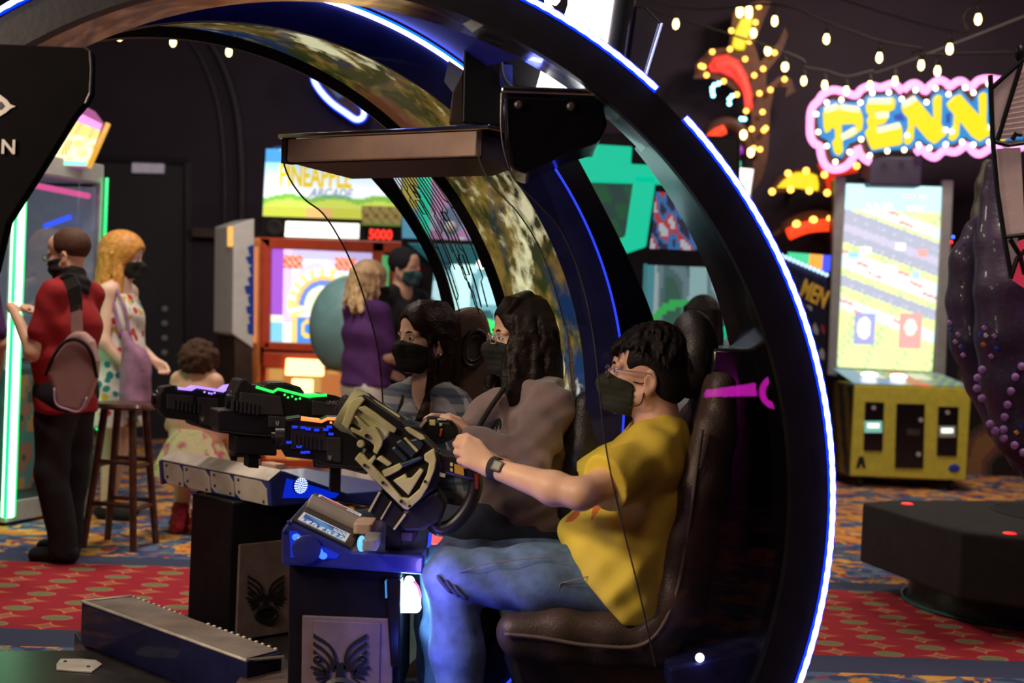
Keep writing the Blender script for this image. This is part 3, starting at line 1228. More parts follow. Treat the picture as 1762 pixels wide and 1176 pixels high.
# low blue lamp in the base of the near shell
q = Pl(1200, 1130, 3.72)
mb = MB()
mb.prism([q(1150, 1150), q(1325, 1112), q(1330, 1190), q(1150, 1190)], (0, 0.4, 0))
obj('shell_base', mb, 'navy_paint', game, bevel=0.01)
mb = MB()
mb.lathe([(0.010, 0), (0.012, 0.012), (0.004, 0.018)], q(1203, 1132, -.01), 12, (0, -1, 0.2))
obj('base_lamp', mb, 'led_core', game, smooth=True)
# sloping back board of the shell seen through the smoked panel
mb = MB()
q = Pl(1300, 800, 3.95)
strip_solid(mb, smoothpath([q(*t) for t in ((1228, 600), (1215, 720), (1212, 850), (1200, 980), (1165, 1110))], 5), smoothpath([q(*t) for t in ((1330, 600), (1360, 720), (1365, 850), (1345, 980), (1310, 1100))], 5), (0, 0.35, 0))
obj('shell_back', mb, 'black_gloss', game, smooth='auto', bevel=0.01)
mb = MB()
strip_solid(mb, smoothpath([q(*t, off=-.01) for t in ((1342, 905), (1326, 985), (1302, 1060), (1278, 1112))], 6), smoothpath([q(*t, off=-.01) for t in ((1350, 905), (1344, 985), (1330, 1060), (1318, 1105))], 6), (0, 0.008, 0))
obj('reflected_streak', mb, 'chrome', game, smooth='auto')  # chrome strip shaped as a reflected streak on the shell

# ------------------------------------------------------------------ dark logo panel at the left edge
sp = thing('logo_panel', 'black hanging panel with a grey eye logo and letter N at left edge', 'sign', P(20, 380, 3.42))
q = Pl(80, 200, 3.42)
mb = MB()
mb.prism([q(-220, 66), q(150, 82), q(157, 92), q(156, 160), q(148, 176), q(128, 200), q(60, 310), (q(12, 385)), q(-8, 470), q(-220, 520)], (0, 0.04, 0))
mat('panel_black', (0.003, 0.0025, 0.003), 0.85)
MATS['panel_black'].node_tree.nodes['Principled BSDF'].inputs['Specular IOR Level'].default_value = 0.05
obj('panel', mb, 'panel_black', sp, bevel=0.004)
mb = MB()
mb.tube([q(145, 81), q(155, 88), q(157, 120), q(155, 160), q(147, 178)], 0.0028, 6)
obj('edge_trim', mb, 'dark_steel', sp)
mb = MB()
mb.prism([q(-30, 165, -.003), q(0, 163, -.003), q(12, 172, -.003), q(18, 180, -.003), q(27, 183, -.003), q(18, 187, -.003), q(10, 194, -.003), q(0, 200, -.003), q(-30, 196, -.003)], (0, 0.003, 0))
eyel = obj('eye_logo', mb, 'print_grey', sp)
mb = MB()
mb.prism([q(-14, 176, -.005), q(2, 175, -.005), q(7, 182, -.005), q(1, 188, -.005), q(-14, 188, -.005)], (0, 0.002, 0))
obj('eye_slit', mb, 'print_black', eyel)
text('letter', 'N', 0.048, q(1, 264, -.003), q.a, (0, 0, 1), 'print_grey', sp, bold=0.001)

# ------------------------------------------------------------------ platform, foot step
plat = thing('game_platform', 'low black platform under the shooting game with a bolted hexagon plate', 'platform', (-0.5, 4.2, 0))
zt = 0.10
mb = MB()
out = [PZ(-260, 1123, zt), PZ(150, 1119, zt), np.array([-1.56, 5.2, zt]), np.array([-0.95, 5.9, zt]), np.array([0.2, 5.95, zt]), np.array([0.62, 4.9, zt]), np.array([0.66, 3.3, zt]), np.array([-0.2, 2.75, zt]), np.array([-2.6, 2.75, zt])]
mb.prism(out, (0, 0, -0.10))
obj('deck', mb, mat('deck_black', (0.030, 0.026, 0.024), 0.32, var=0.3), plat, bevel=0.006)
mb = MB()
mb.prism([PZ(*t, zt + .001) for t in ((97, 1146), (104, 1137), (140, 1137), (165, 1139), (176, 1146), (158, 1159), (97, 1155))], (0, 0, 0.006))
hexp = obj('hexagon_plate', mb, 'worn_silver', plat, bevel=0.001)
for t in ((112, 1143), (152, 1152)):
    mb = MB()
    mb.lathe([(0.006, 0.006), (0.006, 0.01), (0.003, 0.012)], PZ(*t, zt), 10)
    obj('bolt', mb, 'dark_steel', hexp)
step = thing('foot_step', 'long dark box step with a worn metal top in front of the consoles', 'step', (-1.1, 4.75, 0.1))
zs = 0.25
A_, B_, C_, D_ = PZ(140, 1037, zs), PZ(425, 1140, zs), PZ(486, 1124, zs), PZ(226, 1028, zs)
mb = MB()
dn = np.array([0, 0, -(zs - 0.10)])
mb.prism([A_, B_, C_, D_], dn)
obj('step_body', mb, 'navy_paint', step, bevel=0.006)
mb = MB()
ins = lambda p, c_: p * 0.96 + c_ * 0.04 + np.array([0, 0, 0.001])
cc = (A_ + B_ + C_ + D_) / 4
mb.prism([ins(p, cc) for p in (A_, B_, C_, D_)], (0, 0, 0.004))
obj('tread_plate', mb, mat('tread_worn', (0.22, 0.18, 0.15), 0.5, 0.2, var=0.4, vs=6), step, bevel=0.001)
mb = MB()
mb.tube([A_ + np.array([0, 0, .004]), B_ + np.array([0, 0, .004])], 0.005, 6)
obj('edge_trim', mb, 'worn_silver', step)
mb = MB()
mb.tube([A_ + np.array([0, 0, .004]), D_ + np.array([0, 0, .004])], 0.005, 6)
obj('edge_trim', mb, 'worn_silver', step)
for i in range(26):
    t = 0.02 + 0.94 * i / 25
    if 0.36 < t < 0.52:
        continue
    p = D_ * (1 - t) + C_ * t + np.array([0, 0, 0.004])
    mb = MB()
    mb.ball(p, (0.008, 0.008, 0.005), 8, 4)
    obj('grip_stud', mb, 'worn_silver', step, smooth=True)
mb = MB()
mb.prism([PZ(428, 1142, .2), PZ(488, 1130, .2), PZ(560, 1190, .2), PZ(380, 1210, .2)], (0, 0, -0.10))
obj('ramp', mb, 'brown_dark', step, bevel=0.006)
mb = MB()
mb.tube([PZ(426, 1136, .252), PZ(488, 1130, .252)], 0.006, 6)
obj('edge_trim', mb, 'chrome', step)

# ------------------------------------------------------------------ gun consoles
def emblem(parent, pl, cx, cy, s, off, m='print_black'):
    """spread-wing crest in dark relief"""
    e = []
    for sd in (-1, 1):
        for i in range(4):
            pa_ = smoothpath([(cx + sd * s * a_, cy + s * b2, 0) for a_, b2 in ((.10 + .09 * i, .02 + .05 * i), (.12 + .11 * i, -.34 + .10 * i), (.30 + .12 * i, -.66 + .16 * i), (.74, -.95 + .22 * i))], 4)
            pb_ = smoothpath([(cx + sd * s * a_, cy + s * b2, 0) for a_, b2 in ((.16 + .09 * i, .03 + .05 * i), (.185 + .11 * i, -.31 + .10 * i), (.35 + .12 * i, -.60 + .16 * i), (.75, -.84 + .22 * i))], 4)
            mb = MB()
            strip_solid(mb, [pl(q_[0], q_[1], off=off) for q_ in pa_], [pl(q_[0], q_[1], off=off) for q_ in pb_], pl.n * 0.004)
            e.append(mb)
        for i in range(4):
            mb = MB()
            x0, y0 = cx + sd * s * .30, cy + s * (.10 + .05 * i)
            ln = .50 - .07 * i
            mb.prism([pl(x_, y_, off=off) for x_, y_ in ((x0, y0), (x0 + sd * s * ln, y0 - s * (.16 - .11 * i)), (x0 + sd * s * (ln + .03), y0 - s * (.09 - .11 * i)), (x0 + sd * s * .02, y0 + s * .045))], pl.n * 0.004)
            e.append(mb)
        mb = MB()
        mb.tube([pl(cx + sd * s * .62 + math.cos(t) * .07 * s, cy - s * .28 + math.sin(t) * .07 * s, off=off) for t in (2 * PI * k / 14 for k in range(14))], .003, 5, closed=True)
        e.append(mb)
    mb = MB()
    body = [(0, -.12), (.06, -.16), (.10, -.10), (.20, .02), (.10, .10), (.14, .30), (.05, .42), (0, .52), (-.05, .42), (-.14, .30), (-.10, .10), (-.20, .02), (-.10, -.10), (-.06, -.16)]
    mb.prism([pl(cx + a_ * s, cy + b2 * s, off=off) for a_, b2 in body], pl.n * 0.004)
    e.append(mb)
    mb = MB()
    mb.tube([pl(cx + math.cos(t) * .42 * s, cy + .66 * s + math.sin(t) * .30 * s, off=off) for t in (2 * PI * k / 24 for k in range(24))], s * 0.0001 + 0.005, 5, closed=True)
    e.append(mb)
    for i in range(3):
        mb = MB()
        yy_ = cy + (.56 + .1 * i) * s
        mb.prism([pl(cx - .36 * s, yy_, off=off), pl(cx + .36 * s, yy_, off=off), pl(cx + .34 * s, yy_ + .045 * s, off=off), pl(cx - .34 * s, yy_ + .045 * s, off=off)], pl.n * 0.003)
        e.append(mb)
    for mb in e:
        obj('emblem_piece', mb, m, parent)


mat('camo_light', (0.64, 0.59, 0.25), 0.5, var=0.35, vs=8, bump=0.1)
mat('camo_green', (0.50, 0.50, 0.23), 0.5, var=0.4, vs=10)
mat('gun_black', (0.013, 0.012, 0.013), 0.38, var=0.25, bump=0.05)
mat('gun_edge', (0.058, 0.052, 0.055), 0.4, 0.3, var=0.2)
mat('label_yellow', (0.65, 0.36, 0.03), 0.5, var=0.1)

con = thing('gun_console', 'near gun console with a sloping card panel, blue speaker side and crested pedestal', 'game console', (-0.5, 4.1, 0.1), 'gun consoles of the shooting game')
q = Pl(600, 950, 3.92)
prof = [(484, 913), (496, 897), (605, 949), (731, 957), (729, 990), (484, 973)]
A = q(496, 897)
Bk = PZ(540, 849, A[2]) - A
mb = MB()
mb.prism([q(*t) for t in prof], Bk)
obj('console_top', mb, 'blue_shell', con, bevel=0.008)
S1 = q(605, 949) - A


def slope(s, t, up=0.0):
    nrm = nz(np.cross(S1, Bk))
    if nrm[2] < 0:
        nrm = -nrm
    return A + S1 * s + Bk * t + nrm * up


mb = MB()
mb.prism([slope(.02, .03, .001), slope(.98, .03, .001), slope(.98, .97, .001), slope(.02, .97, .001)], slope(0, 0, .006) - slope(0, 0))
obj('card_tray', mb, 'dark_steel', con, bevel=0.002)


def cardfn(base, dark):
    def fn(u, v):
        if u < .04 or u > .96 or v < .06 or v > .94:
            return (0.75, 0.75, 0.75)
        if v < 0.42 and (int(u * 21) % 3 != 2) and ((int(u * 42) * 7 + int(v * 9) * 5) % 4):
            return (0.85, 0.85, 0.88)
        if u > .68 and .50 < v < .85 and ((int(u * 30) + int(v * 12)) % 3):
            return (0.8, 0.8, 0.85)
        k_ = 0.5 + 0.5 * math.sin(u * 9 + v * 6)
        return tuple(base[i] * k_ + dark[i] * (1 - k_) for i in range(3))
    return fn


c_ = [slope(.10, .06, .009), slope(.86, .06, .009), slope(.86, .30, .009), slope(.10, .30, .009)]
painted('blue_card', c_, 40, 12, cardfn((0.10, 0.35, 0.75), (0.04, 0.08, 0.3)), 'print_lit', con)
c_ = [slope(.10, .72, .009), slope(.86, .72, .009), slope(.86, .96, .009), slope(.10, .96, .009)]
painted('red_card', c_, 40, 12, cardfn((0.65, 0.08, 0.05), (0.2, 0.03, 0.05)), 'print_lit', con)
mb = MB()
mb.tube([slope(.06, .51, .02), slope(.94, .51, .02)], 0.026, 12)
obj('hand_bar', mb, mat('bar_grey', (0.34, 0.30, 0.28), 0.45, 0.2), con, smooth='auto', bevel=0.004)
# flat rear shelf fittings
for (x0, y0, w_, h_, m_) in ((628, 905, 34, 26, 'tan_panel'), (640, 932, 26, 14, 'grey_plastic'), (700, 918, 34, 30, 'dark_steel')):
    c0 = PZ(x0, y0, 0.70)
    mb = MB()
    mb.rbox(c0, (w_ / 627, 0.14, 0.03), 0.012)
    obj('button_block', mb, m_, con, bevel=0.003)
mb = MB()
mb.ball(PZ(622, 936, 0.70), (0.012, 0.02, 0.022), 12, 8)
obj('start_lamp', mb, glow('cyan_lamp', (0.15, 0.6, 1.0), 1.2), con, smooth=True)
# blue-lit speaker on the side
mb = MB()
mb.prism([q(498, 914, -.002), q(512, 915, -.002), q(520, 926, -.002), q(545, 936, -.002), q(584, 955, -.002), q(580, 962, -.002), q(500, 960, -.002)], (0, 0.003, 0))
spk = obj('speaker_recess', mb, 'blue_panel_led', con)
mb = MB()
mb.lathe([(0.040, 0), (0.040, 0.008), (0.034, 0.011)], q(528, 945, -.004), 28, (0, -1, 0))
obj('speaker_grille', mb, 'blue_shell', spk, smooth='auto')
for (x0, y0) in ((510, 925), (549, 950), (556, 957)):
    mb = MB()
    mb.ball(q(x0, y0, -.006), (0.012, 0.004, 0.010), 10, 6)
    obj('led_spot', mb, glow('blue_spot', (0.03, 0.12, 1.0), 2.5), spk, smooth=True)
for (x0, y0) in ((497, 899), (489, 915)):
    mb = MB()
    mb.ball(q(x0, y0, -.002), 0.006, 8, 6)
    obj('corner_screw', mb, 'blue_shell', con, smooth=True)
# pedestal
qp = Pl(600, 1100, 3.98)
mb = MB()
mb.prism([qp(497, 968), qp(690, 985), qp(686, 1215), qp(494, 1215)], (0, 0.42, 0))
obj('pedestal', mb, 'black_satin', con, bevel=0.008)
mb = MB()
mb.prism([qp(520, 1060, -.012), qp(678, 1066, -.012), qp(674, 1210, -.012), qp(518, 1210, -.012)], (0, 0.012, 0))
mat('crest_plate', (0.19, 0.13, 0.12), 0.55, 0.1, var=0.2, bump=0.05)
plate = obj('crest_plate', mb, 'crest_plate', con, bevel=0.003)
mb = MB()
mb.prism([qp(540, 1068, -.016), qp(655, 1073, -.016), qp(652, 1210, -.016), qp(538, 1210, -.016)], (0, 0.005, 0))
obj('plate_inset', mb, 'crest_plate', plate, bevel=0.002)
emblem(plate, qp, 585, 1150, 62, -.022)
mb = MB()
mb.prism([qp(662, 996, -.03), qp(690, 998, -.03), qp(688, 1150, -.03), qp(672, 1150, -.03)], (0, 0.08, 0))
obj('corner_fin', mb, 'black_gloss', con, bevel=0.006)
# glowing lens on the pedestal corner
mb = MB()
c0 = qp(706, 1030, .03)
rings = []
for py, w0, w1 in ((998, 696, 712), (1010, 693, 718), (1030, 690, 724), (1048, 688, 725), (1056, 690, 720)):
    a_, b2 = qp(w0, py, .02), qp(w1, py, .02)
    rings.append([a_, b2, b2 + np.array([-.008, .06, 0]), a_ + np.array([0, .06, 0])])
mb.loft(rings)
tag(obj('pedestal_lens', mb, 'lens_white', con, bevel=0.006), 'glowing white and cyan lens', None)
for nm, loc, col, pw in (('lens_fill', qp(735, 1030, -.03), (0.25, 0.75, 1.0), 2.2), ('console_fill', P(722, 1008, 3.78), (0.30, 0.22, 1.0), 1.3), ('floor_fill', P(690, 1150, 3.78), (0.05, 0.10, 1.0), 1.2)):  # added point lights that throw blue and cyan on the jeans
    l_ = bpy.data.lights.new(nm, 'POINT')
    l_.energy = pw
    l_.color = col
    l_.shadow_soft_size = 0.03
    lo_ = bpy.data.objects.new(nm, l_)
    COL.objects.link(lo_)
    lo_.location = tuple(float(v) for v in loc)
mb = MB()
mb.tube([qp(711, 1000, .015), qp(719, 1010, .015), qp(724, 1028, .015)], 0.004, 6)
obj('lens_rim', mb, 'lens_pink', con)
mb = MB()
mb.prism([qp(662, 1000, -.034), qp(665, 1000, -.034), qp(666, 1030, -.034), qp(663, 1030, -.034)], (0, .004, 0))
obj('lens_strip', mb, glow('blue_strip', (0.05, 0.35, 0.9), 0.8), con)
mb = MB()
c0 = P(753, 924, 4.05)
mb.prism([P(744, 915, 4.05), P(762, 914, 4.05), P(761, 928, 4.05), P(752, 938, 4.05), P(741, 938, 4.05)], (0, 0.03, 0))
obj('warning_lamp', mb, glow('red_lamp', (1.0, 0.10, 0.06), 1.3), con, bevel=0.003)
mb = MB()
mb.prism([P(737, 920, 4.045), P(744, 916, 4.045), P(742, 938, 4.045), P(735, 944, 4.045)], (0, 0.03, 0))
obj('warning_lamp_side', mb, glow('blue_lamp', (0.02, 0.06, 1.0), 1.0), con, bevel=0.002)

# far console
con2 = thing('gun_console', 'far gun console with a worn riveted silver front and round white-blue speaker light', 'game console', (-1.0, 5.2, 0.1), 'gun consoles of the shooting game')
A = P(467, 873, 5.05)
R = P(282, 832, 5.56) - A
R[2] = 0
bkf = nz(np.array([-R[1], R[0], 0]))
if bkf[0] < 0:
    bkf = -bkf
zv = np.array([0, 0, 1.0])
B2 = A + zv * 0.092 - bkf * 0.012
C2 = B2 + bkf * 0.055 + zv * 0.036
D2 = C2 + bkf * 0.30 - zv * 0.10
E2 = D2 + bkf * 0.34
F2 = E2 - zv * 0.10
G2 = A + bkf * 0.30 - zv * 0.0
mb = MB()
mb.prism([A, B2, C2, D2, E2, F2, G2], R)
obj('console_top', mb, 'blue_shell', con2, bevel=0.006)
un = nz(np.cross(R, B2 - A))
if un @ (-bkf) < 0:
    un = -un


def front(s, t, up=0.0):
    return A + R * s + (B2 - A) * t + un * up


for (s0, s1, t0, t1, m_) in ((0.02, 0.30, .05, .96, 'worn_silver'), (0.31, 0.52, .10, .96, 'worn_silver'), (0.53, 0.78, .05, .96, 'worn_silver'), (0.79, 0.98, .05, .96, 'worn_silver')):
    mb = MB()
    ch = (s1 - s0) * 0.18
    mb.prism([front(s0, t0), front(s1 - ch, t0), front(s1, t0 + .2), front(s1, t1), front(s0 + ch, t1), front(s0, t1 - .3)], un * 0.006)
    pp = obj('armour_plate', mb, m_, con2, bevel=0.002)
    for (s2, t2) in ((s0 + .03, t0 + .12), (s1 - .04, t1 - .12), (s1 - .04, t0 + .3)):
        mb = MB()
        mb.lathe([(0.006, 0.004), (0.006, 0.009), (0.003, 0.011)], front(s2, t2), 10, un)
        obj('rivet', mb, 'dark_steel', pp)
mb = MB()
mb.prism([B2 + un * .004, B2 + R + un * .004, C2 + R + un * .004, C2 + un * .004], nz(np.cross(R, C2 - B2)) * (-.006 if np.cross(R, C2 - B2)[2] < 0 else .006))
obj('bevel_strip', mb, 'worn_silver', con2, bevel=0.002)
mb = MB()
mb.prism([A + R * 1.0 - R * .02 + un * .001, A + R * 1.004 + un * .001, B2 + R * 1.004 + un * .001, B2 + R * .98 + un * .001], un * 0.012)
obj('end_cap', mb, 'blue_shell', con2)
for k in range(2):
    mb = MB()
    c0 = C2 + bkf * (0.06) + R * (0.42 - 0.22 * k) + zv * 0.0
    mb.rbox(c0, (0.09, 0.05, 0.02), 0.01, (nz(R), bkf, zv))
    obj('button_block', mb, 'tan_panel', con2, bevel=0.003)
sn = -nz(R)
side = A + bkf * 0.115 + zv * 0.072 + sn * 0.004
mb = MB()
mb.prism([A + bkf * .045 + zv * .030 + sn * .002, A + bkf * .06 + zv * .10 + sn * .002, A + bkf * .30 + zv * .03 + sn * .002, A + bkf * .28 + zv * .015 + sn * .002], sn * 0.003)
sr = obj('speaker_recess', mb, 'blue_panel_led', con2)
mb = MB()
mb.lathe([(0.030, 0), (0.030, 0.008), (0.026, 0.011)], side, 24, sn)
gr = obj('speaker_grille', mb, 'navy_paint', sr)
for r_, k_ in ((0.006, 5), (0.013, 10), (0.020, 14), (0.026, 18)):
    for i in range(k_):
        t = 2 * PI * i / k_
        mb = MB()
        mb.box(side + sn * 0.011 + (bkf * math.cos(t) + zv * math.sin(t)) * r_, (0.0055, 0.003, 0.0045))
        obj('led_dot', mb, 'speaker_led', sr)
# pedestal of the far console
mb = MB()
ped0 = P(400, 880, 5.12)
pc = np.array([ped0[0], ped0[1], 0])
rn = nz(R)
pts = [pc, pc + rn * 0.27, pc + rn * 0.27 + bkf * 0.45, pc + bkf * 0.45]
mb.prism([p + zv * (A[2] - 0.0) for p in pts], -zv * (A[2] - 0.10))
obj('pedestal', mb, 'black_satin', con2, bevel=0.008)
class FreePl:
    def __init__(s, o, n):
        s.o, s.n = V3(o), V3(n)
    def __call__(s, px, py, off=0.0):
        d = ray(px, py)
        return _eye + d * (((s.o + s.n * off - _eye) @ s.n) / (d @ s.n))
fp = FreePl(pc, rn)
mb = MB()
mb.prism([pc + bkf * .03 + zv * .46 - rn * .012, pc + bkf * .42 + zv * .46 - rn * .012, pc + bkf * .42 + zv * .11 - rn * .012, pc + bkf * .03 + zv * .11 - rn * .012], rn * .012)
plate2 = obj('crest_plate', mb, 'crest_plate', con2, bevel=0.003)
emblem(plate2, fp, 458, 1030, 42, -.018)
mb = MB()
mb.prism([P(325, 845, 5.45), P(338, 846, 5.40), P(340, 868, 5.40)], (0.02, 0.05, 0))
obj('bracket_fin', mb, 'blue_shell', con2)

# ------------------------------------------------------------------ mounted guns
def sc(crop, scale, ox, oy):
    return [(ox + x_ / scale, oy + y_ / scale) for x_, y_ in crop]


def led_line(parent, pl, pts, m, r=0.004, off=-.006):
    mb = MB()
    mb.tube([pl(*t, off=off) for t in pts], r, 6)
    return obj('light_strip', mb, m, parent)


def blaster(label, pl, body, lower, leds, ledm, dots, th, mount, post, marks, muzzle, ridge):
    g = thing('mounted_gun', label, 'toy gun', pl(*post[0]), 'guns on the shooting game consoles')
    mb = MB()
    mb.prism([pl(*t) for t in body], pl.n * th)
    b_o = obj('receiver', mb, 'gun_black', g, bevel=0.008)
    mb = MB()
    mb.tube([pl(*t, off=.001) for t in body], 0.0022, 5, closed=True)
    obj('edge_highlight', mb, 'gun_edge', b_o)  # lighter tube along the outline builds the highlights on the edges
    x0_, y0_ = min(t[0] for t in body), sum(t[1] for t in body) / len(body)
    for k_ in range(7):
        mb = MB()
        mb.box(pl(x0_ + 26 + 7 * k_, y0_ + 4 + 1.2 * k_, -.010), (0.006, 0.012, 0.036), (pl.a, pl.n, (0, 0, 1)))
        obj('vent_rib', mb, 'gun_edge', b_o)
    mb = MB()
    mb.prism([pl(*t, off=.01) for t in lower], pl.n * (th - 0.02))
    obj('lower_rail', mb, 'gun_edge', g, bevel=0.006)
    if leds:
        led_line(g, pl, leds, ledm, 0.0055)
        mb = MB()
        mb.prism([pl(*t, off=.004) for t in leds] + [pl(t[0], t[1] + 2.5, .004) for t in leds[::-1]], pl.n * (th - .008))
        obj('light_panel', mb, ledm, g)
    for t in dots:
        mb = MB()
        mb.ball(pl(*t, off=-.002), 0.0042, 8, 6)
        obj('indicator_dot', mb, ledm, g, smooth=True)
    mx, my, mr = muzzle
    for k_, rr_ in enumerate((1.0, 0.62)):
        mb = MB()
        c0 = pl(mx, my, th / 2)
        mb.lathe([(mr * rr_, -0.02 - 0.012 * k_), (mr * rr_, 0.04), (mr * rr_ * .7, 0.045)], c0, 20, pl.a)
        obj('muzzle_ring', mb, 'gun_edge' if k_ == 0 else 'gun_black', g, smooth='auto')
    for r_ in ridge:
        mb = MB()
        mb.prism([pl(*t, off=-.008) for t in r_], pl.n * 0.012)
        obj('side_plate', mb, 'gun_edge', g, bevel=0.003)
    mb = MB()
    mb.prism([pl(*t, off=.015) for t in mount], pl.n * (th - .03))
    obj('swivel_block', mb, 'gun_black', g, bevel=0.006)
    mb = MB()
    mb.prism([pl(*t, off=.03) for t in post], pl.n * (th - .06))
    obj('mount_post', mb, 'black_satin', g, bevel=0.003)
    for cx, cy, s in marks:
        for sd in (-1, 1):
            mb = MB()
            mb.prism([pl(cx + sd * a_ * s, cy + b2 * s, -.0125) for a_, b2 in ((0.1, -.2), (.5, -1), (.55, -.1), (.35, .6), (.1, 1))], pl.n * 0.003)
            obj('fox_mark', mb, 'print_grey', g)
    return g


S = lambda pts: sc(pts, 3.458, 260, 620)
pp = Pl(400, 700, 5.35, 0.42)
blaster('black mounted gun with a purple light strip, farthest left', pp,
        S([(45, 200), (75, 165), (150, 152), (160, 172), (250, 178), (272, 168), (420, 192), (470, 165), (560, 145), (560, 420), (400, 425), (300, 395), (230, 360), (75, 340), (45, 290)]),
        S([(235, 350), (560, 380), (560, 440), (400, 432), (300, 405), (232, 385)]),
        S([(160, 168), (240, 176), (270, 160), (430, 185), (465, 160), (525, 150)]), 'purple_led', S([(318, 190), (345, 197), (378, 195), (360, 200)]), 0.12,
        S([(495, 440), (600, 440), (600, 575), (495, 565)]), S([(580, 560), (645, 560), (645, 640), (580, 636)]), [S([(306, 352)])[0] + (4.6,)], S([(58, 235)])[0] + (0.035,),
        [S([(90, 200), (250, 215), (255, 300), (95, 290)]), S([(275, 220), (400, 230), (390, 400), (290, 380)])])
gp = Pl(560, 690, 4.85, 0.42)
gg = blaster('black mounted gun with a bright green light strip, second from left', gp,
             S([(488, 285), (498, 190), (530, 120), (560, 115), (600, 150), (670, 160), (690, 145), (830, 150), (890, 185), (940, 235), (1045, 205), (1100, 215), (1180, 248), (1240, 270), (1240, 350), (900, 420), (760, 455), (560, 440), (400, 420), (395, 300), (490, 300)]),
             S([(400, 400), (560, 430), (760, 445), (900, 410), (900, 440), (760, 462), (560, 452), (400, 432)]),
             S([(625, 160), (725, 190), (755, 172), (925, 215), (975, 212), (1045, 208)]), 'green_led', S([(795, 207), (815, 222), (840, 216), (862, 232), (886, 229)]), 0.13,
             S([(500, 445), (750, 455), (750, 572), (497, 560)]), S([(582, 565), (642, 568), (642, 645), (578, 640)]), [S([(752, 376)])[0] + (5.2,)], S([(502, 245)])[0] + (0.038,),
             [S([(530, 190), (770, 215), (790, 330), (520, 320)]), S([(700, 330), (820, 340), (800, 410), (700, 400)]), S([(960, 240), (1170, 270), (1150, 330), (960, 330)])])
text('lettering', 'UNSC', 0.017, gp(*S([(1042, 262)])[0], off=-.011), gp.a, (0, 0, 1), 'print_grey', gg, ext=0.001)
mb = MB()
mb.prism([gp(*t) for t in S([(680, 150), (700, 132), (800, 132), (890, 160), (920, 200), (760, 170)])], gp.n * 0.09)
obj('top_cover', mb, 'gun_black', gg, bevel=0.008)
op = Pl(560, 740, 4.45, 0.18)
og = blaster('black mounted gun with an orange light strip and blue-lit side', op,
             S([(765, 512), (795, 470), (800, 355), (890, 342), (900, 355), (1010, 365), (1050, 345), (1240, 350), (1700, 420), (1700, 520), (1240, 640), (1050, 620), (960, 590), (800, 572)]),
             S([(970, 580), (1150, 600), (1240, 560), (1290, 600), (1290, 685), (1150, 650), (970, 630)]),
             S([(892, 350), (1015, 365), (1050, 348), (1160, 352), (1240, 356)]), 'orange_led', S([(1092, 382), (1118, 398), (1070, 372)]), 0.12,
             S([(965, 590), (1150, 600), (1150, 650), (965, 640)]), S([(1068, 640), (1130, 640), (1128, 790), (1062, 785)]), [S([(1064, 580)])[0] + (5.0,)], S([(775, 470)])[0] + (0.034,),
             [S([(830, 390), (1040, 400), (1050, 540), (830, 530)]), S([(1045, 460), (1130, 460), (1130, 610), (1045, 600)])])
for t in S([(855, 398), (905, 402), (935, 410), (985, 416), (1040, 414), (1070, 440), (880, 515), (905, 550), (930, 548), (820, 490), (1060, 398)]):
    mb = MB()
    mb.box(op(*t, off=-.012), (0.016, 0.006, 0.008))
    obj('blue_glint', mb, glow('gun_blue', (0.01, 0.05, 1.0), 0.9), og)
# rear grips of that gun, held by the woman in the middle
S4 = lambda pts: sc(pts, 3.92, 560, 640)
hp = Pl(760, 745, 4.22)
mb = MB()
mb.prism([hp(*t) for t in S4([(620, 360), (680, 310), (760, 320), (850, 330), (905, 400), (880, 450), (760, 500), (680, 470)])], (0, 0.10, 0))
gripo = obj('rear_grip', mb, 'gun_black', og, bevel=0.012)
for c4, m_ in (([(632, 365), (682, 312), (688, 330), (645, 385)], 'tan_panel'), ([(700, 325), (740, 325), (742, 365), (702, 362)], 'camo_light'), ([(766, 348), (788, 348), (788, 366), (768, 368)], 'camo_light'), ([(775, 385), (792, 385), (782, 440), (766, 440)], 'red_paint'), ([(755, 315), (820, 318), (820, 330), (757, 330)], 'silver_plastic')):
    mb = MB()
    mb.prism([hp(*t, off=-.006) for t in S4(c4)], (0, 0.01, 0))
    obj('grip_trim', mb, m_, gripo, bevel=0.002)

# near gun in pale camouflage
cp = Pl(700, 780, 3.93)
cg = thing('mounted_gun', 'large pale camouflage mounted gun tilted upward in the foreground', 'toy gun', cp(678, 960), 'guns on the shooting game consoles')
mb = MB()
mb.prism([cp(*t, off=.015) for t in S4([(125, 350), (180, 195), (250, 150), (335, 215), (510, 330), (560, 400), (660, 450), (760, 545), (800, 640), (740, 800), (640, 870), (545, 955), (480, 900), (205, 600), (250, 520), (205, 450)])], (0, 0.13, 0))
recv = obj('receiver', mb, 'gun_black', cg, bevel=0.01)
mb = MB()
ba, bb = cp(*S4([(190, 270)])[0], off=.07), cp(*S4([(450, 430)])[0], off=.07)
L_ = float(np.linalg.norm(bb - ba))
mb.lathe([(0.040, -0.03), (0.062, -0.03), (0.066, 0.0), (0.060, 0.02), (0.060, L_ * .9), (0.05, L_)], ba, 14, bb - ba)
obj('barrel_shroud', mb, 'camo_green', cg, smooth='auto', bevel=0.003)
mb = MB()
mb.lathe([(0.022, -0.05), (0.030, -0.045), (0.030, -0.02)], ba, 14, bb - ba)
obj('muzzle_ring', mb, 'gun_edge', cg, smooth='auto')
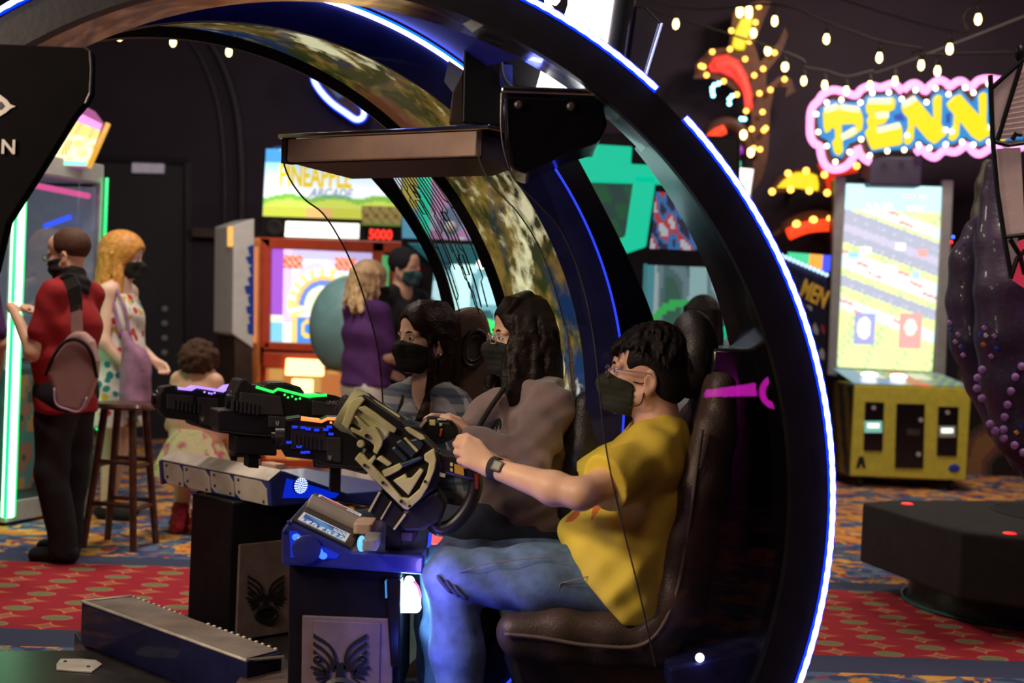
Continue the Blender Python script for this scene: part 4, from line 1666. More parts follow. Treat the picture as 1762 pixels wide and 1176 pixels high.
plates = [
    [(108, 355), (165, 205), (190, 185), (240, 168), (262, 190), (205, 265), (150, 392)],
    [(215, 245), (260, 230), (330, 275), (478, 385), (466, 415), (425, 400), (335, 330), (270, 290)],
    [(190, 295), (215, 300), (290, 372), (340, 372), (352, 395), (388, 462), (380, 500), (345, 560), (318, 540), (330, 500), (300, 470), (245, 440), (175, 405), (165, 375), (185, 378), (230, 400), (245, 380)],
    [(195, 590), (230, 545), (262, 562), (290, 600), (330, 560), (342, 580), (312, 625), (400, 715), (515, 850), (560, 858), (632, 795), (684, 690), (700, 620), (668, 600), (665, 560), (730, 518), (745, 600), (735, 665), (690, 780), (640, 860), (556, 935), (528, 925), (400, 800)],
    [(378, 672), (500, 618), (522, 640), (500, 665), (430, 702), (400, 712)],
    [(455, 735), (540, 690), (552, 720), (580, 718), (640, 650), (662, 668), (600, 770), (560, 835), (525, 800)],
    [(340, 590), (375, 565), (450, 620), (420, 640)],
    [(530, 380), (560, 375), (655, 430), (672, 455), (640, 462), (560, 412)],
    [(525, 450), (545, 445), (630, 530), (615, 548)],
]
for pts in plates:
    mb = MB()
    mb.prism([cp(*t, off=-.004) for t in S4(pts)], (0, 0.022, 0))
    obj('armour_plate', mb, 'camo_light', cg, bevel=0.003)
for (x0, y0, r_, m_) in ((240, 485, 0.011, 'camo_light'), (512, 873, 0.005, 'gun_black'), (568, 905, 0.004, 'gun_black'), (388, 747, 0.0045, 'gun_black'), (265, 630, 0.0045, 'gun_black'), (672, 740, 0.004, 'gun_black'), (280, 432, 0.006, 'gun_black')):
    mb = MB()
    mb.lathe([(r_, 0), (r_, 0.008), (r_ * .7, 0.011)], cp(*S4([(x0, y0)])[0], off=-.004), 14, (0, -1, 0))
    obj('bolt', mb, m_, cg)
for pts in ([(440, 520), (470, 500), (560, 590), (530, 610)], [(470, 480), (510, 455), (620, 545), (580, 580)], [(500, 620), (640, 570), (660, 590), (520, 650)], [(560, 460), (620, 450), (660, 490), (640, 530)]):
    mb = MB()
    mb.prism([cp(*t, off=-.002) for t in S4(pts)], (0, 0.02, 0))
    obj('steel_rod', mb, mat('blue_steel', (0.07, 0.10, 0.12), 0.3, 0.6, var=0.2), cg, bevel=0.005)
mb = MB()
mb.prism([cp(*t, off=.02) for t in S4([(285, 945), (372, 800), (545, 960), (458, 1065)])], (0, 0.11, 0))
lowb = obj('lower_box', mb, 'gun_black', cg, bevel=0.006)
for pts in ([(285, 942), (360, 808), (372, 815), (300, 950)], [(368, 995), (440, 872), (448, 878), (378, 1000)], [(455, 1062), (532, 955), (545, 965), (468, 1068)]):
    mb = MB()
    mb.prism([cp(*t, off=.012) for t in S4(pts)], (0, 0.015, 0))
    obj('edge_strip', mb, 'camo_light', lowb)
mb = MB()
mb.tube(smoothpath([cp(*t, off=.05) for t in S4([(740, 560), (860, 590), (960, 640), (1010, 720), (1000, 830), (940, 950), (850, 1040), (760, 1060), (700, 980)])], 5), 0.021, 10)
obj('handle_loop', mb, 'gun_black', cg, smooth=True)
mb = MB()
mb.prism([cp(*t, off=.02) for t in S4([(760, 545), (850, 560), (1000, 660), (1020, 740), (960, 730), (840, 700), (770, 680)])], (0, 0.06, 0))
rg = obj('rear_grip', mb, 'gun_black', cg, bevel=0.008)
mb = MB()
mb.prism([cp(*t, off=.014) for t in S4([(868, 622), (930, 642), (936, 702), (872, 684)])], (0, 0.008, 0))
obj('warning_label', mb, 'label_yellow', rg)
for pts in ([(842, 612), (860, 618), (858, 640), (840, 634)], [(840, 650), (858, 655), (858, 676), (842, 670)], [(770, 680), (810, 690), (805, 715), (770, 705)]):
    mb = MB()
    mb.prism([cp(*t, off=.014) for t in S4(pts)], (0, 0.008, 0))
    obj('label_stripe', mb, 'camo_light', rg)
mb = MB()
mb.prism([cp(*t, off=.016) for t in S4([(1005, 690), (1030, 695), (1030, 790), (1008, 790)])], (0, 0.03, 0))
obj('red_trim', mb, mat('dark_red', (0.25, 0.02, 0.015), 0.4), cg)
mb = MB()
mb.prism([cp(*t, off=.04) for t in ((664, 890), (690, 890), (690, 968), (662, 966))], (0, 0.06, 0))
obj('mount_post', mb, 'black_satin', cg, bevel=0.004)
mb = MB()
mb.prism([cp(*t, off=.02) for t in S4([(470, 980), (640, 860), (760, 800), (820, 900), (780, 1010), (640, 1080), (520, 1080)])], (0, 0.09, 0))
obj('swivel_block', mb, 'gun_black', cg, bevel=0.01)

# ------------------------------------------------------------------ seats
def seat(label, prof, rad, Yn, Yf, m, yaw=0.0, h=0.011):
    """bucket seat from a side profile given in picture points, spread between two depths"""
    t = thing('bucket_seat', label, 'seat', P(prof[1][0], prof[1][1] + 60, (Yn + Yf) / 2), 'bucket seats of the shooting game')
    w_ = Yf - Yn
    c0 = P(prof[0][0], prof[0][1], (Yn + Yf) / 2)
    pts = [P(px, py, (Yn + Yf) / 2) for px, py in prof]
    ax = np.array([math.sin(yaw), math.cos(yaw), 0])
    lo = np.min(pts, 0) - 0.40
    hi = np.max(pts, 0) + 0.40
    F = Field(lo, hi, h)
    for i in range(len(pts) - 1):
        for k_ in range(7):
            o_ = ax * w_ * (k_ / 6 - 0.5)
            F.rc(pts[i] + o_, pts[i + 1] + o_, rad[i], rad[i + 1], 0.03)
    return t, F, pts, ax, w_


t, F, pts, ax, w_ = seat('dark leather bucket seat holding the man in yellow', [(895, 1078), (960, 1082), (1040, 1092), (1120, 1092), (1168, 1030), (1192, 930), (1210, 830), (1222, 740), (1228, 660)], [.055, .055, .05, .05, .05, .045, .045, .045, .04], 3.88, 4.22, 'leather')
for sd in (-1, 1):
    o_ = ax * (w_ / 2 + 0.02) * sd
    q2 = [P(*u, 4.05) + o_ for u in ((885, 1060), (960, 1055), (1040, 1062), (1110, 1062), (1146, 1010), (1170, 910), (1190, 820), (1206, 730))]
    F.chain(q2, [.05, .05, .05, .055, .06, .06, .055, .045], 0.03)
F.obj('cushion', 'leather', t)
mb = MB()
mb.prism([P(862, 1118, 3.9), P(1180, 1120, 3.9), P(1190, 1240, 3.9), P(900, 1240, 3.9)], (0, 0.34, 0))
obj('seat_base', mb, 'black_gloss', t, bevel=0.03)
mb = MB()
mb.tube(smoothpath([P(*u, 3.80) for u in ((868, 1092), (930, 1098), (1020, 1112), (1110, 1108), (1158, 1040), (1182, 930), (1196, 830), (1208, 740))], 6), 0.006, 6)
obj('piping', mb, mat('piping_tan', (0.12, 0.09, 0.075), 0.5), t, smooth=True)
mb = MB()
strip_solid(mb, smoothpath([P(*u, 3.86) for u in ((1020, 1066), (1090, 1032), (1140, 1005), (1170, 900), (1200, 830))], 5), smoothpath([P(*u, 3.86) for u in ((1048, 1066), (1105, 1038), (1156, 1010), (1184, 905), (1206, 850))], 5), (0, 0.012, 0))
obj('side_strap', mb, mat('strap_grey', (0.20, 0.17, 0.165), 0.5), t, smooth='auto')
mb = MB()
mb.ball(P(1190, 610, 4.12), (0.075, 0.16, 0.13), 20, 14)
obj('headrest', mb, 'leather_black', t, smooth=True)

t, F, pts, ax, w_ = seat('bucket seat behind the woman in the taupe fleece', [(860, 985), (930, 985), (985, 960), (1005, 860), (1015, 760), (1020, 680)], [.05, .05, .05, .045, .045, .04], 4.34, 4.68, 'leather_black')
for sd in (-1, 1):
    o_ = ax * (w_ / 2 + 0.02) * sd
    F.chain([P(*u, 4.5) + o_ for u in ((960, 950), (985, 860), (998, 760), (1004, 690))], [.05, .055, .05, .04], 0.03)
F.ell(P(1005, 605, 4.52), (0.055, 0.16, 0.13), k=0.04)
F.obj('cushion', 'leather_black', t)
mb = MB()
mb.prism([P(975, 560, 4.36), P(1020, 540, 4.36), P(1040, 600, 4.36), P(1030, 690, 4.36), P(985, 690, 4.36)], (0, 0.03, 0))
obj('headrest_wing', mb, 'leather', t, bevel=0.012)

sq = Pl(810, 590, 5.12, 0.35)
t = thing('bucket_seat', 'brown bucket seat with a round headrest speaker behind the leftmost player', 'seat', P(780, 800, 5.15), 'bucket seats of the shooting game')
mb = MB()
out = smoothpath([sq(*u) + np.array([0, 0, 0]) for u in ((778, 640), (776, 590), (781, 552), (800, 534), (828, 530), (842, 548), (852, 590), (862, 640), (866, 760), (850, 900), (760, 900), (768, 760), (778, 640))], 4)[:-1]
mb.prism(out, sq.n * 0.12)
obj('backrest', mb, mat('leather_brown', (0.115, 0.065, 0.048), 0.5, var=0.15, bump=0.2, bs=150), t, bevel=0.03, seg=4)
for r_, w1, m_ in ((1.0, 0.010, 'leather_black'), (0.72, 0.006, 'brown_dark')):
    mb = MB()
    mb.tube([sq(816 + 20 * r_ * math.cos(a_) + 5 * r_ * math.sin(-a_), 600 + 31 * r_ * math.sin(a_), -.004) for a_ in (2 * PI * k / 28 for k in range(28))], w1, 8, closed=True)
    obj('speaker_ring', mb, m_, t, smooth=True)
mb = MB()
mb.prism([sq(816 + 15 * math.cos(a_) + 4 * math.sin(-a_), 600 + 24 * math.sin(a_), -.003) for a_ in (2 * PI * k / 28 for k in range(28))], sq.n * 0.006)
obj('speaker_mesh', mb, mat('mesh_brown', (0.05, 0.032, 0.028), 0.7, bump=0.5, bs=400), t)
mb = MB()
mb.prism([sq(690, 880, .02), sq(860, 880, .02), sq(860, 990, .02), sq(690, 990, .02)], sq.n * 0.4)
obj('seat_base', mb, 'leather_black', t, bevel=0.03)

# ------------------------------------------------------------------ left prize cabinet with green corner lights
N0, R0 = np.array([-2.83, 8.05, 0]), np.array([-2.56, 8.80, 0])
sd = nz(R0 - N0)
lf = np.array([-sd[1], sd[0], 0])
zv = np.array([0, 0, 1.0])
t = thing('prize_cabinet', 'tall prize cabinet with green light posts and a glowing orange topper', 'arcade cabinet', N0 + sd * .45 + lf * .45)
W_, L_ = float(np.linalg.norm(R0 - N0)), 0.95
mb = MB()
mb.prism([N0 + zv * .12, R0 + zv * .12, R0 + lf * L_ + zv * .12, N0 + lf * L_ + zv * .12], zv * 0.78)
obj('lower_body', mb, mat('cab_teal', (0.05, 0.11, 0.12), 0.4, var=0.4, vs=4), t, bevel=0.01)


def mural(u, v):
    k_ = math.sin(u * 9 + 2) * math.cos(v * 7) + 0.6 * math.sin(u * 17 - v * 13)
    if k_ > 0.5:
        return (0.30, 0.16, 0.07)
    if k_ > 0.0:
        return (0.05, 0.16, 0.17)
    if k_ > -0.6:
        return (0.22, 0.10, 0.08)
    return (0.02, 0.06, 0.05)


e_ = -lf * 0.006
painted('side_art', [N0 + sd * .06 + zv * .2 + e_, R0 - sd * .04 + zv * .2 + e_, R0 - sd * .04 + zv * .86 + e_, N0 + sd * .06 + zv * .86 + e_], 24, 20, mural, 'print_paper', t)
mb = MB()
mb.prism([N0 + zv * .02 - lf * .01 - sd * .01, R0 + zv * .02 - lf * .01 + sd * .01, R0 + zv * .02 + lf * L_, N0 + zv * .02 + lf * L_], zv * 0.12)
obj('kick_plate', mb, 'silver_plastic', t, bevel=0.006)
for c0 in (N0 + sd * .06 + lf * .06, R0 - sd * .06 + lf * .06, N0 + sd * .06 + lf * (L_ - .06)):
    mb = MB()
    mb.lathe([(0.055, -0.02), (0.06, 0), (0.055, 0.02)], c0 + zv * 0.06 - sd * .05, 18, lf)
    obj('caster', mb, 'rubber', t, smooth='auto')
for k_, (c0, wd) in enumerate(((N0, .05), (R0, .035), (R0 + lf * L_, .04), (N0 + lf * L_, .04))):
    mb = MB()
    ins_ = (sd if k_ in (0, 3) else -sd) * wd / 2 + (lf if k_ < 2 else -lf) * wd / 2
    mb.box(c0 + ins_ + zv * 1.46, (wd, wd, 1.16), (sd, lf, zv))
    obj('corner_post', mb, 'silver_plastic', t, bevel=0.005)
mb = MB()
mb.prism([N0 + zv * 2.02, R0 + zv * 2.02, R0 + lf * L_ + zv * 2.02, N0 + lf * L_ + zv * 2.02], zv * 0.12)
obj('top_cap', mb, 'silver_plastic', t, bevel=0.01)
for a_, b2 in ((N0, R0), (R0, R0 + lf * L_), (N0, N0 + lf * L_)):
    mb = MB()
    d_ = nz(b2 - a_)
    mb.prism([a_ + d_ * .04 + zv * .92, b2 - d_ * .04 + zv * .92, b2 - d_ * .04 + zv * 2.01, a_ + d_ * .04 + zv * 2.01], np.cross(d_, zv) * 0.006)
    obj('glass_pane', mb, 'window_glass', t)
mb = MB()
pth = [N0 - lf * .03 - sd * .02 + zv * .06, N0 - lf * .03 - sd * .02 + zv * 1.85, N0 - lf * .02 + sd * .03 + zv * 2.02]
mb.tube(pth, 0.034, 10)
obj('light_post', mb, 'green_tube', t, smooth=True)
for k_ in (-1, 1):
    mb = MB()
    mb.tube([p + sd * .036 * k_ - lf * .012 for p in pth[:2]], 0.012, 8)
    obj('light_edge', mb, 'green_edge', t, smooth=True)
mb = MB()
mb.tube([R0 - lf * .02 + zv * 1.42, R0 - lf * .02 + zv * 2.06], 0.011, 8)
obj('light_post', mb, glow('green_thin', (0.02, 1.0, 0.25), 1.3), t, smooth=True)
mb = MB()
mb.tube([R0 - lf * .02 + zv * .5, R0 - lf * .02 + zv * 0.95], 0.010, 8)
obj('light_post', mb, 'green_edge', t, smooth=True)
mb = MB()
mb.tube([N0 + sd * .1 + lf * .05 + zv * 1.96, R0 - sd * .08 + lf * .05 + zv * 1.94], 0.018, 8)
obj('pink_light', mb, glow('pink_soft', (1.0, 0.12, 0.4), 0.9), t, smooth=True)
mb = MB()
mb.tube([P(78, 389, 8.6), P(128, 371, 8.9)], 0.016, 8)
obj('blue_light', mb, glow('blue_soft', (0.03, 0.09, 1.0), 1.5), t, smooth=True)
mb = MB()
mb.box(P(122, 612, 8.85) + np.array([-.05, .1, 0]), (0.12, 0.12, 0.16), (sd, lf, zv))
obj('prize_box', mb, mat('prize_orange', (0.65, 0.28, 0.05), 0.4, emit=(1.0, .45, .08), es=.25), t, bevel=0.01)
for (x0, y0, c0) in ((90, 620, 'silver_plastic'), (80, 560, 'white_plastic'), (105, 640, 'grey_plastic')):
    mb = MB()
    mb.ball(P(x0, y0, 8.75), (0.06, 0.06, 0.07), 12, 8)
    obj('prize', mb, c0, t, smooth=True)
mb = MB()
mb.prism([N0 + lf * (L_ - .05) + sd * .03 + zv * .92, R0 + lf * (L_ - .05) - sd * .03 + zv * .92, R0 + lf * (L_ - .05) - sd * .03 + zv * 2.0, N0 + lf * (L_ - .05) + sd * .03 + zv * 2.0], lf * .01)
obj('back_panel', mb, mat('cab_grey_glow', (0.26, 0.28, 0.32), 0.4, emit=(.5, .55, .7), es=.14), t)  # faint grey glow in place of light inside the cabinet
mb = MB()
mb.prism([R0 - sd * .02 + lf * .03 + zv * .92, R0 - sd * .02 + lf * .9 + zv * .92, R0 - sd * .02 + lf * .9 + zv * 2.0, R0 - sd * .02 + lf * .03 + zv * 2.0], -sd * .01)
obj('side_liner', mb, 'cab_grey_glow', t)
mq = Pl(120, 240, 8.45, 0.75)


def topper(u, v):
    r = math.hypot(u - .5, v - .55)
    if v > .86:
        return (0.9, 0.25, 0.7)
    if v < .10:
        return (0.25, 0.95, 0.55)
    if abs(u - .35) < .11 and abs(v - .35) < .16:
        return (0.9, 0.30, 0.08) if (int(u * 40) + int(v * 30)) % 3 else (1.0, 0.8, 0.35)
    if abs(u - .72) < .09 and abs(v - .42) < .18:
        return (0.85, 0.40, 0.10) if (int(u * 40) + int(v * 30)) % 2 else (1.0, 0.9, 0.5)
    if v > .62:
        return (1.0, 0.42 + .3 * math.sin(u * 8) ** 2, 0.16)
    return (1.0, 0.85, 0.45) if math.sin(u * 14) * math.sin(v * 17) < .4 else (1.0, 0.55, 0.15)


tp = [mq(70, 283), mq(150, 286), mq(176, 214), mq(128, 190)]
painted('topper', tp, 40, 40, topper, 'screen_bright', t)
mb = MB()
mb.prism([mq(66, 285, .01), mq(152, 289, .01), mq(180, 212, .01), mq(165, 192, .01), mq(142, 180, .01), mq(125, 186, .01)], mq.n * 0.10)
obj('topper_box', mb, glow('topper_pink', (0.85, 0.18, 0.55), 0.5), t, bevel=0.01)
mb = MB()
mb.tube([mq(153, 288, -.01), mq(186, 213, -.01)], 0.018, 8)
obj('topper_edge', mb, glow('amber_edge', (1.0, 0.48, 0.05), 0.9), t, smooth=True)

# ------------------------------------------------------------------ wooden bar stool
st = P(216, 690, 7.6)
t = thing('bar_stool', 'dark wooden bar stool with four legs and two rungs', 'stool', (st[0], st[1], 0))
cx, cy = st[0], st[1]
mb = MB()
mb.lathe([(0.13, 0.735), (0.165, 0.74), (0.172, 0.752), (0.165, 0.768), (0.12, 0.772)], (cx, cy, 0), 28)
obj('seat', mb, 'wood_dark', t, smooth='auto')
legs = []
for k_ in range(4):
    a_ = math.radians(35 + 90 * k_)
    p0 = np.array([cx + .11 * math.cos(a_), cy + .11 * math.sin(a_), .74])
    p1 = np.array([cx + .20 * math.cos(a_), cy + .20 * math.sin(a_), 0])
    legs.append((p0, p1))
    mb = MB()
    mb.tube([p0, p1], [0.022, 0.019], 8)
    obj('leg', mb, 'wood_dark', t, smooth='auto')
for k_ in range(4):
    for f_ in (0.38, 0.68):
        a_, b2 = legs[k_], legs[(k_ + 1) % 4]
        ff = f_ + (0.03 if k_ % 2 else 0)
        mb = MB()
        mb.tube([a_[0] * (1 - ff) + a_[1] * ff, b2[0] * (1 - ff) + b2[1] * ff], 0.013, 6)
        obj('rung', mb, 'wood_dark', t, smooth='auto')

# ------------------------------------------------------------------ ticket game with the big lettering
YP = 11.6
q = Pl(560, 600, YP)
t = thing('ticket_game', 'red framed ticket game with yellow PINEAPPLE lettering on a bright sky marquee', 'arcade cabinet', q(600, 800))
mb = MB()
mb.prism([q(455, 410, .02), q(868, 424, .02), q(862, 812, .02), q(448, 800, .02)], (0, 0.9, 0))
obj('cabinet_body', mb, 'red_paint', t, bevel=0.02)
mb = MB()
mb.prism([q(446, 372, .02), q(870, 385, .02), q(868, 428, .02), q(446, 414, .02)], (0, 0.9, 0))
obj('speaker_bar', mb, 'black_satin', t, bevel=0.01)
mb = MB()
mb.prism([q(455, 280, .03), q(470, 252, .03), q(488, 250, .03), q(860, 262, .03), q(870, 300, .03), q(868, 388, .03), q(450, 374, .03)], (0, 0.4, 0))
obj('marquee_box', mb, mat('marquee_blue', (0.03, 0.09, 0.30), 0.4), t, bevel=0.01)


def sky(u, v):
    hill = 0.26 + 0.07 * abs(math.sin(u * 16)) + .03 * math.sin(u * 5)
    if v < 0.14:
        return (0.55, 0.60, 0.06) if math.sin(u * 20) > -.5 else (0.75, 0.45, 0.15)
    if v < hill:
        return (0.22, 0.55, 0.06) if v > hill - .08 else (0.60, 0.72, 0.10)
    if v > .80:
        return (0.05, 0.32, 0.75) if math.sin(u * 13 + v * 9) > -.2 else (0.30, 0.62, 0.85)
    w1 = min(1, max(0, (0.78 - v) * 3))
    c0 = (0.35, 0.75, 1.0)
    return tuple(c0[i] * (1 - w1) + (0.95, 1.0, 1.0)[i] * w1 for i in range(3))


painted('marquee_art', [q(452, 372), q(866, 386), q(866, 268), q(458, 256)], 90, 40, sky, 'screen_paint', t)
text('lettering', 'PINEAPPLE', 0.25, q(480, 319, -.02), q(660, 325) - q(460, 318), (0, 0, 1), 'yellow_glow', t, ext=0.02, bold=0.006, sx=0.50)
text('lettering', 'ARCADE', 0.11, q(532, 340, -.02), q(660, 345) - q(522, 341), (0, 0, 1), glow('letter_blue', (0.25, 0.5, 0.75), 0.8), t, ext=0.01, shear=0.3, sx=0.8)
mb = MB()
mb.prism([q(492, 381, -.01), q(618, 385, -.01), q(617, 411, -.01), q(490, 407, -.01)], (0, 0.03, 0))
obj('white_display', mb, glow('display_white', (1.0, 1.0, 0.85), 2.2), t)
mb = MB()
mb.lathe([(0.065, 0), (0.07, 0.02), (0.05, 0.03), (0.02, 0.015)], q(473, 392), 20, (0, -1, 0))
obj('speaker', mb, 'rubber', t, smooth='auto')


def ticketart(u, v):
    if v < .12:
        return (0.25, 0.40, 0.04)
    return (0.55, 0.50, 0.12) if (int(u * 12) + int(v * 5)) % 3 else (0.40, 0.16, 0.05)


painted('jackpot_panel', [q(622, 388, -.006), q(690, 390, -.006), q(690, 356, -.006), q(622, 354, -.006)], 16, 8, ticketart, 'print_lit', t)
mb = MB()
mb.prism([q(628, 388, -.015), q(690, 390, -.015), q(690, 416, -.015), q(628, 414, -.015)], (0, 0.02, 0))
ds = obj('score_display', mb, 'black_gloss', t)
text('digits', '5000', 0.112, q(634, 411, -.02), q(680, 413) - q(634, 411), (0, 0, 1), 'digit_red', t, ext=0.004, bold=0.004, sx=0.86)
mb = MB()
mb.prism([q(700, 392, -.01), q(760, 394, -.01), q(760, 412, -.01), q(700, 410, -.01)], (0, 0.03, 0))
obj('white_display', mb, 'display_white', t)


def playfield(u, v):
    r, a_ = math.hypot((u - .52) * 1.1, v - .42), math.atan2(v - .42, u - .52)
    if .80 < v < .93 and (.12 < u < .30 or .62 < u < .82):
        return (0.85, 0.12, 0.06) if (int(u * 50) + int(v * 40)) % 3 else (1.0, 0.55, 0.4)
    if r < .10:
        return (0.85, 0.18, 0.15) if v < .40 else (0.75, 0.9, 0.55)
    if r < .17:
        return (0.65, 0.95, 0.55) if int(a_ * 5) % 2 else (0.95, 0.9, 0.5)
    if r < .21:
        return (0.95, 0.98, 0.9)
    if r < .31 and v > .40:
        return (0.15, 0.25, 0.65) if r < .27 else (0.95, 0.55, 0.15)
    if r < .40 and v > .30:
        return (0.95, 0.75, 0.25) if int(a_ * 7) % 2 else (0.75, 0.85, 0.95)
    if v < .28 and .25 < u < .48:
        rr_ = math.hypot((u - .36) * 1.5, v - .16)
        return (1.0, 0.62, 0.1) if .055 < rr_ < .10 else (0.05, 0.25, 0.70)
    if v < .36 and .2 < u < .34:
        return (0.95, 0.6, 0.2)
    if v < .22:
        return (0.80, 0.95, 0.90) if int(u * 9) % 2 else (0.2, 0.55, 0.75)
    if u < .12:
        return (0.32, 0.08, 0.55) if v > .3 else (0.75, 0.9, 0.6)
    if u < .2:
        return (0.90, 0.55, 0.90)
    if v > .90:
        return (0.55, 0.50, 0.80)
    k_ = math.sin(u * 11) + math.cos(v * 13)
    return (0.85, 0.62, 0.98) if k_ > .3 else ((0.70, 0.85, 1.0) if k_ > -.6 else (1.0, 0.60, 0.80))


painted('playfield', [q(466, 590, -.004), q(640, 596, -.004), q(645, 436, -.004), q(468, 428, -.004)], 70, 64, playfield, 'screen_paint', t)
for pts in ([(440, 408), (700, 416), (700, 436), (462, 428)], [(455, 588), (655, 595), (655, 608), (452, 602)], [(440, 408), (466, 410), (464, 600), (440, 598)], [(640, 416), (662, 417), (660, 602), (640, 600)]):
    mb = MB()
    mb.prism([q(*u, off=-.05) for u in pts], (0, 0.07, 0))
    obj('red_frame', mb, 'red_paint', t, bevel=0.01)


def sidefield(u, v):
    k_ = math.sin(u * 8 + 1) * math.cos(v * 9)
    if v > .7 and abs(u - .5) < .3:
        return (0.95, 0.05, 0.08) if k_ > -.2 else (0.4, 0.3, 0.7)
    return (0.75, 0.35, 0.80) if k_ > 0 else (0.25, 0.35, 0.60)


painted('side_playfield', [q(690, 590, -.004), q(858, 596, -.004), q(862, 446, -.004), q(694, 438, -.004)], 30, 30, sidefield, 'screen_paint', t)
mb = MB()
mb.tube([q(660, 560, -.05), q(664, 440, -.05)], 0.03, 8)
obj('green_post', mb, glow('green_mid', (0.15, 0.8, 0.25), 0.7), t)
mb = MB()
mb.prism([q(452, 606, -.03), q(700, 614, -.03), q(700, 640, -.03), q(452, 634, -.03)], (0, 0.06, 0))
obj('red_ledge', mb, 'red_paint', t, bevel=0.01)


def lower(u, v):
    k_ = math.hypot(u - .42, (v - .75) * .8)
    base = (0.85, 0.25, 0.06) if math.sin(u * 23) * math.sin(v * 11 + u * 5) > -.3 else (1.0, 0.50, 0.12)
    if u > .62 and v < .5 and u < .78:
        base = (0.75, 0.04, 0.03)
    return base


painted('base_art', [q(458, 790, -.004), q(690, 798, -.004), q(694, 642, -.004), q(458, 634, -.004)], 40, 24, lower, 'print_lit', t)
for (a_, b2, c0, d_) in (((492, 617), (558, 620), (556, 648), (490, 646)), ((502, 652), (538, 654), (537, 678), (501, 676))):
    mb = MB()
    mb.prism([q(*u, off=-.06) for u in (a_, b2, c0, d_)], (0, 0.05, 0))
    obj('ticket_lamp', mb, 'warm_panel', t, bevel=0.01)
mb = MB()
mb.prism([q(424, 408, -.1), q(448, 410, -.1), q(444, 700, -.1), q(420, 700, -.1)], (0, 0.3, 0))
obj('side_column', mb, mat('column_orange', (0.75, 0.26, 0.08), 0.4), t, bevel=0.02)
mb = MB()
mb.tube([q(440, 425, -.14), q(437, 590, -.14)], 0.022, 8)
obj('column_light', mb, glow('column_glow', (1.0, 0.32, 0.10), 0.7), t, smooth=True)
mb = MB()
mb.prism([q(450, 790, -.05), q(700, 798, -.05), q(700, 812, -.05), q(450, 804, -.05)], (0, 0.06, 0))
obj('base_rail', mb, 'red_paint', t)

# white and blue cabinet beside it
t = thing('white_cabinet', 'white game cabinet side with a blue splash print left of the red ticket game', 'arcade cabinet', P(418, 790, 11.1))
qw = Pl(418, 480, 11.1, 0.5)
mb = MB()
mb.prism([qw(402, 388), qw(438, 376), qw(436, 600), qw(400, 575)], qw.n * 0.5)
obj('side_board', mb, 'white_plastic', t, bevel=0.01)
rnd = random.Random(3)
for k_ in range(9):
    y0 = 425 + k_ * 17
    w1 = rnd.uniform(8, 17)
    mb = MB()
    mb.prism([qw(436 - w1, y0 + rnd.uniform(-3, 3), -.004), qw(437, y0 - 4, -.004), qw(437, y0 + 16, -.004), qw(437 - w1 * rnd.uniform(.6, 1), y0 + 13, -.004)], qw.n * 0.003)
    obj('blue_print', mb, mat('print_blue', (0.02, 0.06, 0.45), 0.4), t)
mb = MB()
mb.prism([qw(398, 390, .01), qw(405, 388, .01), qw(404, 424, .01), qw(398, 424, .01)], qw.n * 0.1)
obj('orange_lamp', mb, glow('orange_lamp', (1.0, 0.5, 0.12), 1.2), t)
mb = MB()
mb.prism([qw(404, 570, .02), qw(434, 590, .02), qw(434, 780, .02), qw(404, 776, .02)], qw.n * 0.45)
obj('lower_body', mb, 'brown_dark', t)

# teal hooded booth seat in front of the ticket game
t = thing('booth_chair', 'teal egg-shaped booth chair on a pale post in front of the ticket game', 'chair', P(585, 760, 10.2))
F = Field(P(540, 660, 10.2) - 0.45, P(640, 470, 10.2) + 0.45, 0.02)
c0 = P(604, 562, 10.2)
F.ell(c0, (0.30, 0.30, 0.37), k=0)
F.ell(c0 + np.array([0.13, -0.05, -0.02]), (0.22, 0.26, 0.30), k=0.02, mode='s')
F.cut(P(600, 636, 10.2), (0, 0, -1))
F.obj('shell', mat('teal_shell', (0.20, 0.40, 0.42), 0.35, var=0.1), t)
mb = MB()
mb.ball(c0 + np.array([0.03, 0.06, -0.06]), (0.17, 0.2, 0.26), 18, 12)
obj('cushion', mb, mat('teal_pad', (0.14, 0.38, 0.44), 0.6), t, smooth=True)
mb = MB()
mb.lathe([(0.22, 0), (0.22, 0.02), (0.04, 0.04), (0.04, 0.85), (0.2, 0.88)], (c0[0], c0[1], 0), 20)
obj('post', mb, mat('post_ochre', (0.45, 0.30, 0.12), 0.5), t, smooth='auto')

# ------------------------------------------------------------------ mint-lit prize cabinet behind the arches
glow('mint', (0.0, 0.80, 0.45), 0.95)
t = thing('mint_cabinet', 'prize cabinet with glowing mint green frame seen through the near arch', 'arcade cabinet', P(1150, 820, 9.5))
q = Pl(1080, 400, 9.5)
mb = MB()
mb.prism([q(930, 225), q(1275, 235), q(1262, 830), q(925, 830)], (0, 0.9, 0))
obj('cabinet_body', mb, 'black_satin', t, bevel=0.02)
for pts in ([(955, 268), (1020, 270), (1025, 248), (1088, 252), (1086, 282), (1150, 285), (1146, 318), (955, 312)], [(1092, 300), (1130, 303), (1112, 425), (1080, 436), (1055, 430), (1060, 412), (1076, 408)], [(955, 268), (975, 268), (985, 420), (960, 420)], [(960, 408), (1060, 412), (1058, 432), (960, 430)]):
    mb = MB()
    mb.prism([q(*u, off=-.03) for u in pts], (0, 0.05, 0))
    obj('mint_frame', mb, 'mint', t, bevel=0.012)


def greenview(u, v):
    k_ = math.sin(u * 14 + v * 5) * math.cos(v * 12)
    return (0.01, 0.16, 0.06) if k_ > 0 else (0.02, 0.09, 0.08)


